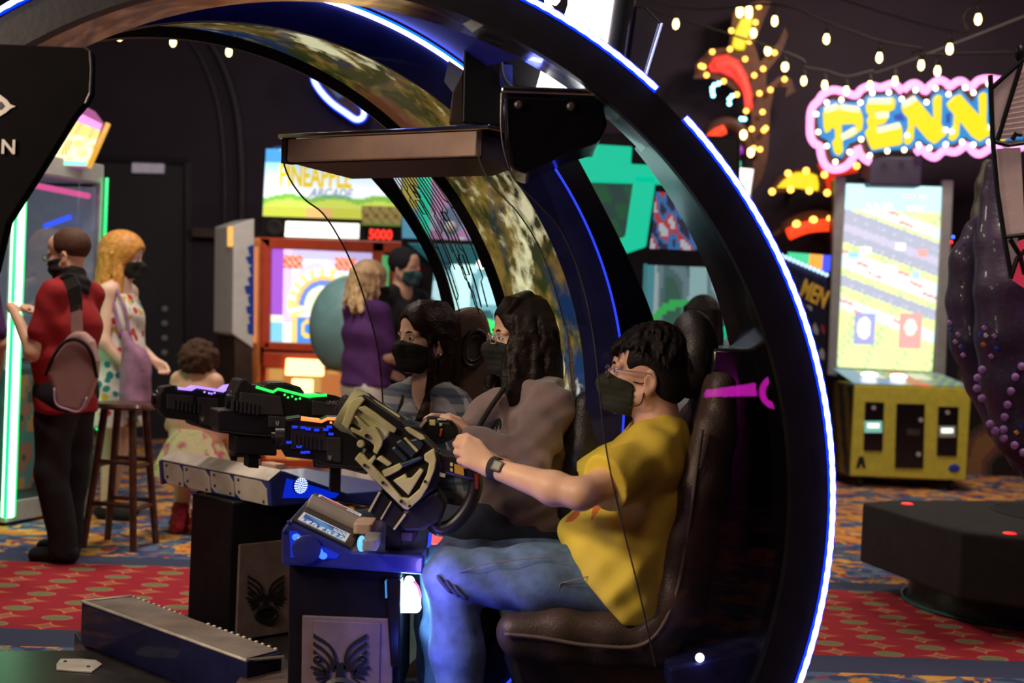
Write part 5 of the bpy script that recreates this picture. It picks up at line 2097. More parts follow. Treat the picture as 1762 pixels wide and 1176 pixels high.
painted('green_display', [q(975, 415, -.01), q(1085, 418, -.01), q(1100, 312, -.01), q(975, 308, -.01)], 20, 16, greenview, 'print_lit', t)
painted('top_display', [q(1030, 290, -.02), q(1078, 292, -.02), q(1080, 258, -.02), q(1030, 256, -.02)], 8, 6, greenview, 'print_lit', t)


def comic(u, v):
    k_ = math.sin(u * 9 + 2) * math.cos(v * 8) + .5 * math.sin(u * 21 + v * 11)
    if k_ > .6:
        return (0.75, 0.85, 0.9)
    if k_ > .1:
        return (0.75, 0.06, 0.06)
    if k_ > -.5:
        return (0.05, 0.25, 0.65)
    return (0.02, 0.03, 0.08)


painted('comic_art', [q(1118, 428, -.01), q(1215, 432, -.01), q(1200, 335, -.01), q(1128, 330, -.01)], 22, 22, comic, 'print_lit', t)


def prizes(u, v):
    k_ = math.sin(u * 12 + 1) * math.cos(v * 7 + u * 3)
    if abs(u - .60) < .09:
        return (0.45, 0.80, 0.78)
    if abs(v - (.62 + .15 * math.sin(u * 4))) < .03 and u < .55:
        return (0.05, 0.75, 0.15)
    if u < .1:
        return (0.10, 0.45, 0.50)
    if k_ > .35:
        return (0.55, 0.72, 0.72)
    if k_ > -.1:
        return (0.20, 0.36, 0.38)
    if k_ > -.4:
        return (0.10, 0.22, 0.22)
    return (0.05, 0.18, 0.12)


painted('prize_window', [q(1100, 740, -.01), q(1262, 742, -.01), q(1262, 462, -.01), q(1112, 456, -.01)], 40, 44, prizes, 'print_lit', t)
mb = MB()
mb.prism([q(1108, 454, -.03), q(1114, 454, -.03), q(1106, 740, -.03), q(1098, 740, -.03)], (0, 0.03, 0))
obj('window_post', mb, mat('post_teal', (0.08, 0.28, 0.30), 0.4, emit=(.05, .4, .45), es=.3), t)
mb = MB()
mb.prism([q(1232, 560, -.03), q(1250, 562, -.03), q(1244, 742, -.03), q(1226, 740, -.03)], (0, 0.03, 0))
obj('mint_frame', mb, 'mint', t)
for u in ((1062, 508), (1075, 520), (1085, 552)):
    mb = MB()
    mb.ball(q(*u, off=-.05), 0.022, 10, 6)
    obj('button_lamp', mb, 'red_spot' if u[1] < 540 else glow('green_lamp', (0.05, 1.0, 0.2), 1.0), t, smooth=True)

# second mint cabinet further left, behind the circuit-lined pane
t = thing('mint_cabinet', 'prize cabinet with mint green post behind the circuit-lined clear pane', 'arcade cabinet', P(780, 800, 10.4))
q = Pl(780, 450, 10.4)
mb = MB()
mb.prism([q(690, 270), q(930, 276), q(930, 855), q(690, 846)], (0, 0.9, 0))
obj('cabinet_body', mb, 'black_satin', t, bevel=0.02)


def arcade(u, v):
    k_ = math.sin(u * 10 + 3) * math.cos(v * 9 + 1) + .4 * math.sin(u * 25)
    if u < .2:
        return (0.85, 0.75, 0.10) if v > .4 else (0.15, 0.6, 0.85)
    if k_ > .5:
        return (0.75, 0.80, 0.95)
    if k_ > 0:
        return (0.70, 0.30, 0.55)
    if k_ > -.4:
        return (0.35, 0.35, 0.60)
    return (0.15, 0.2, 0.35)


painted('upper_art', [q(692, 410, -.01), q(875, 416, -.01), q(880, 284, -.01), q(692, 280, -.01)], 34, 26, arcade, 'print_lit', t)
mb = MB()
mb.prism([q(716, 278, -.06), q(742, 279, -.06), q(738, 425, -.06), q(724, 425, -.06)], (0, 0.05, 0))
obj('mint_post', mb, 'mint', t)
mb = MB()
mb.prism([q(700, 418, -.05), q(900, 424, -.05), q(900, 456, -.05), q(740, 452, -.05)], (0, 0.1, 0))
obj('teal_band', mb, mat('teal_band', (0.02, 0.10, 0.12), 0.4, emit=(0, .25, .3), es=.25), t, bevel=0.01)


def whitewin(u, v):
    if .18 < u < .42:
        return (0.55, 0.98, 0.88)
    k_ = math.sin(u * 13) * math.cos(v * 9)
    return (0.45, 0.75, 0.78) if k_ > .1 else ((0.15, 0.38, 0.42) if k_ > -.5 else (0.02, 0.08, 0.10))


painted('prize_window', [q(735, 600, -.01), q(900, 604, -.01), q(905, 458, -.01), q(748, 454, -.01)], 34, 30, whitewin, 'screen_paint', t)
for (x0, y0, r_, m_) in ((838, 565, 0.07, 'green_lamp'), (828, 455, 0.035, 'display_white'), (702, 458, 0.03, 'red_spot'), (716, 462, 0.025, 'red_spot'), (776, 392, 0.05, 'white_plastic')):
    mb = MB()
    mb.ball(q(x0, y0, -.06), r_, 12, 8)
    obj('lamp', mb, m_, t, smooth=True)

# slim white monitor right of the near arch
t = thing('wall_monitor', 'small bright white monitor with a mint label behind the right side of the arch', 'monitor', P(1265, 345, 11.5))
q = Pl(1265, 310, 11.5, 0.25)
mb = MB()
mb.prism([q(1222, 284, .005), q(1299, 291, .005), q(1291, 352, .005), q(1222, 352, .005)], q.n * 0.06)
obj('housing', mb, 'silver_plastic', t, bevel=0.01)
painted('screen', [q(1225, 348), q(1288, 348), q(1296, 294), q(1225, 287)], 10, 8, lambda u, v: (1.0, 0.95, 1.0) if u > .2 else (0.5, 0.4, 0.9), 'screen_bright', t)
mb = MB()
mb.prism([q(1235, 273), q(1276, 277), q(1276, 288), q(1235, 286)], q.n * 0.04)
obj('mint_label', mb, 'mint', t, bevel=0.01)

# ------------------------------------------------------------------ tall road-crossing video game
YR = 12.4
q = Pl(1550, 600, YR)
t = thing('road_game', 'tall screen game showing roads and trees on a yellow coin cabinet', 'arcade cabinet', q(1560, 825))
mb = MB()
mb.prism([q(1440, 305, .03), q(1640, 312, .03), q(1622, 660, .03), q(1426, 652, .03)], (0, 0.25, 0))
obj('screen_housing', mb, 'black_satin', t, bevel=0.02)
for pts in ([(1438, 304), (1456, 305), (1440, 648), (1424, 646)], [(1622, 310), (1641, 311), (1627, 650), (1608, 648)]):
    mb = MB()
    mb.prism([q(*u, off=-.02) for u in pts], (0, 0.08, 0))
    obj('side_rail', mb, 'grey_plastic', t, bevel=0.01)


def roads(u, v):
    s = v + 0.17 * (u - .5)
    h1 = (int(u * 37) * 7919 + int(v * 61) * 104729) % 97 / 97.0
    if v > .86:
        c0 = (0.42, 0.86, 0.95)
        if .60 < u < .72 and .935 < v < .955:
            return (0.85, 0.15, 0.08)
        if .77 < u < .84 and .935 < v < .955:
            return (1.0, 0.85, 0.15)
        if (.2 < u < .5 and .80 < v < .9 and h1 > .6) or (.65 < u < .82 and .87 < v < .89):
            return (0.95, 0.90, 0.60)
        return c0
    for (cx_, cy_, w1, h2, c0) in ((.50, .53, .09, .035, (0.97, 0.97, 1.0)), (.36, .53, .05, .025, (0.9, 0.95, 0.8)), (.24, .64, .06, .02, (0.95, 0.95, 0.9)), (.60, .67, .05, .02, (0.95, 0.9, 0.85)), (.83, .64, .05, .02, (0.85, 0.15, 0.10)), (.78, .52, .04, .02, (0.3, 0.5, 0.8)), (.12, .615, .05, .015, (0.1, 0.5, 0.6))):
        if abs(u - cx_) < w1 and abs(v - cy_) < h2:
            return c0
    if .16 < u < .38 and .13 < v < .30:
        du, dv = (u - .27) / .07, (v - .22) / .06
        return (0.98, 0.95, 0.98) if du * du + dv * dv < 1 else (0.16, 0.12, 0.50)
    if .64 < u < .86 and .12 < v < .31:
        du, dv = (u - .75) / .06, (v - .235) / .045
        return (0.55, 0.75, 0.55) if du * du + dv * dv < 1 else (0.75, 0.14, 0.10)
    if .70 < s < .78 or .60 < s <= .66 or .36 < s < .42:
        if abs((s * 100) % 4 - 2) < .25 and int(u * 14) % 2:
            return (0.45, 0.45, 0.58)
        return (0.24, 0.22, 0.36)
    if .66 < s <= .70:
        return (0.42, 0.34, 0.52)
    if .46 < s < .56 or .80 < s < .86 or .24 < s < .30:
        if (int(u * 7) + int(s * 30)) % 4 == 0 and abs((s * 30) % 1 - .5) < .3:
            return (0.60, 0.14, 0.08)
        return (0.60, 0.92, 0.98)
    if h1 > .72:
        return (0.85, 0.78, 0.06)
    if h1 < .10:
        return (0.30, 0.55, 0.08)
    return (0.62, 0.86, 0.16)


pale = lambda u, v: tuple(0.74 * c_ + 0.26 * w_ for c_, w_ in zip(roads(u, v), (0.9, 1.0, 1.0)))
painted('screen', [q(1438, 632), q(1604, 640), q(1622, 322), q(1456, 316)], 60, 100, pale, 'screen_paint', t)
# control desk and coin cabinet
mb = MB()
fl0, fr0, fr1, fl1 = q(1462, 820, -.55), q(1662, 828, -.55), q(1672, 668, -.55), q(1470, 662, -.55)
mb.prism([fl0, fr0, fr1, fl1], (0, 0.75, 0))
obj('coin_cabinet', mb, 'yellow_paint', t, bevel=0.012)
d0, d1 = fl1 + np.array([0, 0, .01]), fr1 + np.array([0, 0, .01])
d2, d3 = q(1615, 642, -.05), q(1432, 634, -.05)


def desk(u, v):
    if (.2 < u < .38 or .62 < u < .80) and .45 < v < .85:
        return (0.98, 0.97, 0.75)
    if .22 < u < .40 and v < .4:
        return (0.12, 0.25, 0.70)
    if .5 < u < .66:
        return (0.70, 0.14, 0.08)
    if u < .2:
        return (0.15, 0.35, 0.65)
    return (0.45, 0.62, 0.15) if (int(u * 20) + int(v * 8)) % 2 else (0.20, 0.30, 0.45)


painted('control_desk', [d0, d1, d2, d3], 40, 12, desk, 'print_lit', t)
for u, m_ in (((1496, 645), 'white_light'), ((1546, 648), 'white_light'), ((1592, 660), 'red_spot')):
    mb = MB()
    mb.ball(q(*u, off=-.35), (0.07, 0.07, 0.02), 14, 8)
    obj('button', mb, m_, t, smooth=True)
cf = Pl(1470, 760, q(1470, 760, -.55)[1])
for (x0, y0, x1, y1, lab) in ((1486, 692, 1522, 776, 'coin_door'), (1540, 695, 1592, 806, 'service_door'), (1612, 700, 1650, 785, 'coin_door')):
    mb = MB()
    mb.prism([cf(x0 + 3, y0, -.012), cf(x1, y0 + 1, -.012), cf(x1 - 3, y1 + 1, -.012), cf(x0, y1, -.012)], (0, 0.02, 0))
    dd = obj(lab, mb, 'black_gloss', t, bevel=0.006)
    if lab == 'coin_door':
        mb = MB()
        xm, ym = (x0 + x1) / 2 - 1, (y0 + y1) / 2 - 1
        mb.prism([cf(xm - 15, ym - 8, -.02), cf(xm + 15, ym - 8, -.02), cf(xm + 15, ym + 12, -.02), cf(xm - 15, ym + 12, -.02)], (0, 0.012, 0))
        obj('card_reader', mb, glow('reader', (0.35, 0.9, 0.75), 0.55) if x0 < 1500 else mat('reader_grey', (0.35, 0.38, 0.4), 0.4), dd, bevel=0.004)
        mb = MB()
        mb.prism([cf(xm - 10, ym - 4, -.024), cf(xm + 10, ym - 4, -.024), cf(xm + 10, ym + 4, -.024), cf(xm - 10, ym + 4, -.024)], (0, 0.006, 0))
        obj('reader_screen', mb, glow('reader_white', (0.9, 1.0, 0.8), 1.6), dd)
        mb = MB()
        mb.lathe([(0.018, 0), (0.018, 0.012)], cf(xm, y0 + 10, -.012), 12, (0, -1, 0))
        obj('lock', mb, 'silver_plastic', dd)
    else:
        for u in ((x1 - 8, y0 + 28), (x1 - 12, y1 - 24)):
            mb = MB()
            mb.lathe([(0.02, 0), (0.02, 0.012)], cf(*u, off=-.012), 12, (0, -1, 0))
            obj('lock', mb, 'silver_plastic', dd)
        mb = MB()
        mb.prism([cf(1560, 738, -.016), cf(1583, 739, -.016), cf(1583, 750, -.016), cf(1560, 749, -.016)], (0, 0.006, 0))
        obj('door_label', mb, 'brown_dark', dd)
mb = MB()
mb.prism([cf(1473, 806, -.004), cf(1478, 786, -.004), cf(1486, 786, -.004), cf(1490, 806, -.004), cf(1485, 806, -.004), cf(1482, 798, -.004), cf(1478, 806, -.004)], (0, 0.004, 0))
obj('cabinet_logo', mb, 'print_black', t)
mb = MB()
mb.ball(cf(1642, 806, -.004), (0.05, 0.006, 0.035), 12, 6)
obj('round_sticker', mb, 'print_blue', t, smooth=True)
side0 = [fl0, fl1, fl1 + np.array([0, .72, 0]), fl0 + np.array([0, .72, 0])]
painted('side_art', [fl0 + np.array([-.006, .7, 0]), fl0 + np.array([-.006, .02, 0]), fl1 + np.array([-.006, .02, -.02]), fl1 + np.array([-.006, .7, -.02])], 14, 14, lambda u, v: (0.45, 0.42, 0.08) if math.sin(u * 12 + v * 7) > 0 else (0.10, 0.12, 0.05), 'print_paper', t)
for c0 in (fl0, fr0):
    mb = MB()
    mb.lathe([(0.04, -.02), (0.045, 0), (0.04, .02)], np.array([c0[0] + (0.1 if c0 is fl0 else -.1), c0[1] + .08, .045]), 14, (1, 0, 0))
    obj('caster', mb, 'rubber', t)

# dark blue cabinet with a beaded light edge left of it
t = thing('dark_cabinet', 'dark blue game cabinet with a slanted beaded white light edge beside the road game', 'arcade cabinet', P(1385, 800, 11.2))
q = Pl(1385, 540, 11.2, 0.35)
mb = MB()
mb.prism([q(1330, 430), q(1425, 470), q(1420, 640), (q(1424, 850)), q(1330, 846)], q.n * 0.7)
obj('side_board', mb, mat('board_navy', (0.02, 0.02, 0.06), 0.4, var=0.3), t, bevel=0.01)
for k_ in range(13):
    f_ = k_ / 12
    mb = MB()
    mb.ball(q(1338 + 84 * f_, 437 + 36 * f_, -.03), 0.016, 8, 6)
    obj('edge_bead', mb, glow('bead_blue', (0.45, 0.7, 1.0), 2.0), t, smooth=True)
text('lettering', 'MEN', 0.20, q(1374, 508, -.006), q(1424, 530) - q(1374, 504), (0, 0, 1), mat('letter_gold', (0.65, 0.42, 0.06), 0.4), t, ext=0.004, bold=0.006, sx=0.62)


def brawl(u, v):
    k_ = math.sin(u * 12) * math.cos(v * 9) + .5 * math.sin(v * 23 + u * 8)
    return (0.30, 0.32, 0.38) if k_ > .6 else ((0.25, 0.03, 0.05) if k_ < -.9 else (0.012, 0.014, 0.035))


painted('side_art', [q(1372, 640, -.004), q(1418, 645, -.004), q(1420, 535, -.004), q(1374, 520, -.004)], 20, 30, brawl, 'print_paper', t)
painted('screen', [q(1352, 460, .25), q(1428, 468, .25), q(1430, 440, .25), q(1356, 434, .25)], 16, 5, lambda u, v: (0.05, 0.55, 0.25) if u < .5 else ((0.9, 0.35, 0.05) if u < .82 else (0.05, 0.08, 0.9)), 'screen_paint', t)

# ------------------------------------------------------------------ neon signs on the back wall
YN = 12.9
q = Pl(1560, 210, 12.2)
CR = lambda pts: [(1400 + x_ / 4.867, 120 + y_ / 4.867) for x_, y_ in pts]
t = thing('neon_sign', 'big neon sign with yellow PENN lettering, blue backing and pink scalloped outline', 'sign', q(1560, 280))
board = CR([(-10, 300), (60, 240), (170, 170), (260, 185), (350, 220), (400, 160), (470, 130), (560, 150), (640, 130), (750, 190), (850, 110), (930, 180), (1040, 90), (1130, 140), (1220, 95), (1310, 145), (1460, 70), (1760, 20), (1760, 640), (1510, 640), (1400, 700), (1280, 635), (1140, 690), (1000, 735), (900, 670), (860, 690), (560, 690), (480, 770), (350, 640), (330, 740), (190, 830), (100, 760), (50, 640), (0, 570)])
mb = MB()
mb.prism([q(*u) for u in board], (0, 0.06, 0))
obj('back_board', mb, 'brown_board', t)
blue = CR([(50, 320), (110, 290), (150, 250), (230, 270), (390, 270), (420, 250), (450, 215), (600, 210), (690, 205), (750, 260), (850, 205), (930, 270), (970, 290), (1000, 200), (1080, 165), (1130, 230), (1230, 165), (1330, 280), (1390, 180), (1480, 140), (1760, 100), (1760, 580), (1480, 600), (1390, 640), (1270, 560), (1180, 620), (1020, 660), (880, 580), (820, 660), (560, 680), (490, 690), (440, 560), (300, 620), (240, 740), (160, 720), (120, 590), (60, 560), (40, 430)])
mb = MB()
mb.prism([q(*u, off=-.03) for u in blue], (0, 0.04, 0))
obj('blue_backing', mb, 'sign_blue', t)
mb = MB()
for hole in ([(670, 380), (740, 360), (765, 430), (680, 420)], [(1110, 370), (1150, 360), (1140, 450), (1110, 450)]):
    mb.prism([q(*u, off=-.036) for u in CR(hole)], (0, 0.008, 0))
obj('deep_blue_inset', mb, glow('deep_blue', (0.0, 0.10, 0.75), 0.6), t)
letters = {
    'letter_p': [[(85, 340), (200, 295), (330, 300), (400, 340), (418, 420), (410, 500), (330, 560), (245, 590), (250, 680), (215, 720), (180, 690), (160, 600), (190, 570), (185, 490), (150, 480), (145, 510), (105, 530), (90, 470)]],
    'letter_e': [[(445, 300), (470, 245), (560, 240), (670, 228), (690, 260), (680, 330), (640, 350), (525, 350), (520, 385), (560, 370), (630, 362), (630, 400), (600, 450), (530, 470), (530, 500), (620, 470), (700, 445), (740, 470), (750, 540), (745, 620), (720, 630), (600, 650), (500, 670), (470, 620), (435, 520), (470, 480), (450, 420), (475, 380), (450, 350)]],
    'letter_n': [[(740, 305), (800, 250), (850, 225), (900, 280), (1015, 420), (1010, 300), (1005, 240), (1040, 205), (1075, 215), (1075, 350), (1070, 460), (1120, 500), (1115, 545), (1020, 622), (960, 580), (850, 450), (840, 580), (800, 630), (765, 610), (770, 550), (800, 480), (800, 400), (760, 360)],
                 [(1120, 280), (1180, 220), (1230, 200), (1280, 260), (1400, 390), (1395, 290), (1390, 210), (1420, 185), (1455, 195), (1455, 330), (1450, 440), (1500, 490), (1490, 540), (1400, 600), (1330, 550), (1230, 420), (1220, 550), (1180, 595), (1140, 580), (1150, 510), (1180, 460), (1185, 370), (1145, 325)]],
}
letters['letter_y'] = [[(1492, 275), (1535, 240), (1585, 330), (1640, 215), (1690, 230), (1640, 420), (1612, 590), (1550, 600), (1562, 430)]]
for nm, polys in letters.items():
    for k_, pts in enumerate(polys):
        mb = MB()
        mb.prism([q(*u, off=-.07) for u in CR(pts)], (0, 0.05, 0))
        obj(nm, mb, 'yellow_glow', t, bevel=0.012)
mb = MB()
mb.prism([q(*u, off=-.078) for u in CR([(235, 460), (330, 455), (360, 475), (320, 520), (240, 545)])], (0, 0.01, 0))
obj('letter_hole', mb, 'sign_blue', t)
for pts in ([(95, 340), (200, 305)], [(225, 312), (380, 335)], [(460, 262), (650, 262)], [(525, 385), (625, 378)], [(535, 510), (720, 465)], [(235, 570), (350, 500)], [(750, 300), (850, 240)]):
    mb = MB()
    mb.tube([q(*u, off=-.08) for u in CR(pts)], 0.026, 8)
    obj('letter_shine', mb, glow('shine', (1.0, 0.9, 0.55), 1.3), t, smooth=True)
for pts in ([(745, 185), (690, 130), (650, 120), (560, 150), (480, 135), (400, 165), (350, 215), (250, 185), (160, 170), (80, 205), (40, 260), (0, 300), (-25, 360), (-30, 470), (-25, 560), (10, 620), (50, 640), (60, 700), (80, 770), (120, 820), (190, 835), (270, 810), (330, 740), (345, 670)],
            [(365, 640), (390, 710), (430, 750), (475, 775)], [(755, 170), (800, 130), (850, 115), (900, 145), (935, 180), (980, 130), (1050, 88), (1110, 110), (1140, 140), (1200, 100), (1250, 100), (1315, 145), (1380, 90), (1470, 75), (1600, 90), (1760, 60)],
            [(855, 695), (905, 665), (950, 710), (1020, 735), (1090, 680), (1190, 690), (1280, 635), (1340, 690), (1400, 705), (1510, 645), (1600, 690), (1760, 640)]):
    pth = smoothpath([q(*u, off=-.06) for u in CR(pts)], 4)
    mb = MB()
    mb.tube(pth, 0.033, 8)
    obj('pink_neon', mb, 'pink_tube', t, smooth=True)
for u in CR([(110, 275), (232, 252), (392, 275), (492, 195), (630, 190), (738, 245), (853, 172), (945, 272), (1022, 158), (1130, 205), (1268, 152), (1338, 193), (1465, 120), (22, 372), (38, 522), (110, 640), (182, 772), (300, 690), (398, 583), (470, 718), (617, 682), (758, 672), (880, 628), (970, 655), (1106, 625), (1243, 605), (1337, 628), (1470, 607), (1105, 505), (1160, 518), (785, 550), (1480, 485)]):
    mb = MB()
    mb.ball(q(*u, off=-.10), 0.021, 10, 6)
    obj('bulb', mb, 'white_bulb', t, smooth=True)
mb = MB()
mb.prism([q(1497, 268, .02), q(1588, 270, .02), q(1586, 322, .02), q(1496, 320, .02)], (0, 0.3, 0))
obj('mount_box', mb, mat('mount_purple', (0.035, 0.028, 0.06), 0.5), t, bevel=0.02)

# plume-shaped bulb sign
CF = lambda pts: [(1140 + x_ / 2.8, y_ / 2.8) for x_, y_ in pts]
q = Pl(1280, 150, YN)
t = thing('plume_sign', 'tall feather-shaped sign with red and yellow plumes edged by bulbs', 'sign', q(1300, 420))
mb = MB()
mb.prism([q(*u) for u in CF([(150, 380), (160, 310), (230, 235), (320, 230), (340, 60), (400, 25), (480, 0), (525, 10), (490, 90), (440, 210), (470, 300), (560, 200), (590, 130), (605, 170), (570, 260), (500, 350), (500, 420), (560, 370), (620, 380), (640, 440), (590, 470), (600, 420), (540, 420), (520, 520), (510, 740), (480, 860), (440, 920), (430, 700), (430, 560), (400, 470), (300, 400), (230, 375)])], (0, 0.06, 0))
obj('back_board', mb, 'brown_board', t)
mb = MB()
mb.prism([q(*u, off=-.04) for u in CF([(335, 220), (350, 150), (380, 90), (435, 70), (430, 130), (405, 200), (395, 240), (360, 240)])], (0, 0.03, 0))
obj('yellow_plume', mb, 'yellow_glow', t, bevel=0.01)
mb = MB()
mb.prism([q(*u, off=-.04) for u in CF([(215, 320), (250, 270), (310, 260), (370, 290), (410, 360), (435, 450), (435, 530), (410, 540), (395, 450), (340, 380), (280, 350), (235, 350)])], (0, 0.03, 0))
obj('red_plume', mb, glow('plume_red', (1.0, 0.012, 0.008), 0.9), t, bevel=0.01)
mb = MB()
mb.tube(smoothpath([q(*u, off=-.05) for u in CF([(255, 315), (320, 305), (370, 350), (405, 440), (415, 520)])], 5), 0.035, 8)
obj('red_neon', mb, glow('plume_core', (1.0, 0.05, 0.03), 1.4), t, smooth=True)
mb = MB()
mb.tube(smoothpath([q(*u, off=-.03) for u in CF([(215, 690), (240, 620), (310, 595), (370, 620), (410, 690), (425, 760)])], 5), 0.06, 8)
obj('arch_board', mb, 'brown_board', t, smooth=True)
mb = MB()
mb.tube(smoothpath([q(*u, off=-.08) for u in CF([(225, 690), (245, 650), (300, 622)])], 5), 0.045, 8)
obj('red_neon', mb, 'red_tube', t, smooth=True)
mb = MB()
mb.ball(q(*CF([(330, 720)])[0], off=-.02), (0.16, 0.03, 0.05), 14, 8)
obj('purple_lamp', mb, glow('purple_soft', (0.55, 0.03, 0.85), 0.55), t, smooth=True)
for u in CF([(240, 250), (325, 237), (398, 285), (442, 363), (212, 362), (295, 392), (358, 456), (403, 535), (467, 450), (482, 540), (430, 622), (488, 628), (440, 715), (470, 720), (185, 318), (197, 322), (485, 332), (540, 254), (520, 433), (588, 382), (464, 32), (448, 108), (332, 148), (418, 200), (497, 618)]):
    mb = MB()
    mb.ball(q(*u, off=-.09), 0.024, 10, 6)
    obj('bulb', mb, 'red_bulb', t, smooth=True)
for u in CF([(372, 52), (372, 62), (416, 50), (416, 68), (438, 160), (508, 245), (390, 650), (425, 735), (590, 322)]):
    mb = MB()
    mb.ball(q(*u, off=-.09), (0.030, 0.030, 0.042), 10, 6)
    obj('bulb', mb, 'warm_bulb', t, smooth=True)
for u in CF([(240, 425), (250, 410), (270, 403), (240, 442), (244, 460), (322, 478), (335, 463), (322, 500), (380, 573), (395, 574)]):
    mb = MB()
    mb.ball(q(*u, off=-.09), 0.020, 10, 6)
    obj('bulb', mb, 'cyan_bulb', t, smooth=True)

# half-round yellow sign and red arc sign
t = thing('dome_sign', 'yellow half-round bulb sign with a red stem left of the road game', 'sign', P(1375, 345, YN))
q = Pl(1375, 320, YN)
mb = MB()
mb.prism([q(*u) for u in CF([(510, 935), (560, 850), (650, 810), (720, 815), (770, 850), (770, 800), (930, 790), (935, 830), (830, 850), (830, 960), (780, 930), (650, 920)])], (0, 0.06, 0))
obj('back_board', mb, 'brown_board', t)
mb = MB()
mb.prism([q(*u, off=-.04) for u in CF([(550, 905), (580, 870), (640, 830), (700, 828), (745, 845), (755, 890), (752, 920), (640, 905)])], (0, 0.03, 0))
obj('yellow_dome', mb, 'yellow_lamp', t, bevel=0.01)
mb = MB()
mb.prism([q(*u, off=-.05) for u in CF([(745, 790), (850, 815), (920, 770), (945, 830), (830, 850), (828, 950), (800, 930), (780, 850)])], (0, 0.03, 0))
obj('red_stem', mb, glow('stem_red', (1.0, 0.03, 0.01), 0.75), t, bevel=0.01)
for u in CF([(528, 924), (605, 836), (692, 823), (617, 914), (707, 920), (780, 842), (793, 930), (935, 800)]):
    mb = MB()
    mb.ball(q(*u, off=-.09), 0.030, 10, 6)
    obj('bulb', mb, 'red_bulb', t, smooth=True)
mb = MB()
p0 = P(1375, 325, YN)
mb.box((p0[0], (p0[1] + WY) / 2, p0[2]), (0.05, WY - p0[1], 0.05))
obj('wall_bracket', mb, 'wire', t)
t = thing('arc_sign', 'red neon arc with three yellow bulbs left of the road game', 'sign', P(1390, 410, YN))
q = Pl(1390, 390, YN)
mb = MB()
mb.tube(smoothpath([q(*u) for u in CF([(530, 1140), (600, 1090), (680, 1055), (760, 1045), (840, 1060)])], 5), [0.03] * 4 + [0.06] * 17, 8)
obj('back_board', mb, 'brown_board', t, smooth=True)
mb = MB()
mb.tube(smoothpath([q(*u, off=-.08) for u in CF([(605, 1130), (680, 1100), (750, 1088), (815, 1085)])], 5), 0.055, 8)
obj('red_neon', mb, 'red_tube', t, smooth=True)
for u in CF([(646, 1082), (727, 1062), (810, 1056)]):
    mb = MB()
    mb.ball(q(*u, off=-.10), 0.036, 10, 6)
    obj('bulb', mb, 'red_bulb', t, smooth=True)

for root, px, py in ((t, 1390, 385),):
    mb = MB()
    p0 = P(px, py, YN)
    mb.box((p0[0], (p0[1] + WY) / 2, p0[2]), (0.05, WY - p0[1], 0.05))
    obj('wall_bracket', mb, 'wire', root)
# blue comma-shaped neon on the left back wall
t = thing('neon_sign', 'blue neon outline of a curled shape on the wall below the planet arch', 'sign', P(590, 210, YN + .3))
q = Pl(590, 165, YN + .3)
CN = lambda pts: [(380 + x_ / 2.94, y_ / 2.94) for x_, y_ in pts]
mb = MB()
mb.prism([q(*u) for u in CN([(480, 340), (520, 340), (560, 400), (600, 490), (640, 480), (630, 420), (680, 470), (720, 540), (725, 580), (690, 600), (620, 570), (530, 480), (490, 420)])], (0, 0.05, 0))
obj('back_board', mb, 'brown_board', t)
pth = smoothpath([q(*u, off=-.05) for u in CN([(560, 330), (490, 345), (470, 395), (500, 455), (560, 520), (630, 570), (685, 605), (720, 590), (722, 545), (690, 510), (668, 470), (660, 440), (640, 400)])], 5)
mb = MB()
mb.tube(pth, 0.022, 8)
obj('blue_neon', mb, 'blue_tube', t, smooth=True)
mb = MB()
mb.tube([p + np.array([0, 0.035, 0]) for p in pth], 0.036, 8)
obj('neon_halo', mb, 'blue_halo', t, smooth=True)  # glow around the neon, made as a wider deep-blue tube
mb = MB()
mb.prism([q(*u, off=-.03) for u in CN([(520, 360), (600, 420), (640, 450), (620, 490), (590, 495), (545, 440)])], (0, 0.03, 0))
obj('blue_inset', mb, glow('inset_blue', (0.05, 0.2, 0.5), 0.35), t)
mb = MB()
p0 = q(595, 165)
mb.box((p0[0], (p0[1] + WY) / 2, p0[2]), (0.05, WY - p0[1], 0.05))
obj('wall_bracket', mb, 'wire', t)

# ------------------------------------------------------------------ right foreground: octopus arm prop, lantern frame, low table
mat('tentacle', (0.036, 0.018, 0.058), 0.55, var=0.35, vs=12, bump=0.3, bs=40, coat=0.2)
mat('sucker', (0.42, 0.22, 0.62), 0.4, var=0.1)
t = thing('tentacle_prop', 'large dark purple octopus tentacles with lilac studs at the right edge', 'sculpture', P(1740, 900, 6.2))
YT = 6.0
def px_field(chains, Y, h, k=0.03):
    lo = np.full(3, 1e9)
    hi = np.full(3, -1e9)
    cs = []
    for ch in chains:
        pts = [P(a_, b2, Y + dy) for a_, b2, r_, dy in ch]
        rs = [r_ * Y / FPX for a_, b2, r_, dy in ch]
        cs.append((pts, rs))
        for p, r_ in zip(pts, rs):
            lo = np.minimum(lo, p - r_ - .05)
            hi = np.maximum(hi, p + r_ + .05)
    F = Field(lo, hi, h)
    for pts, rs in cs:
        F.chain(pts, rs, k)
    return F


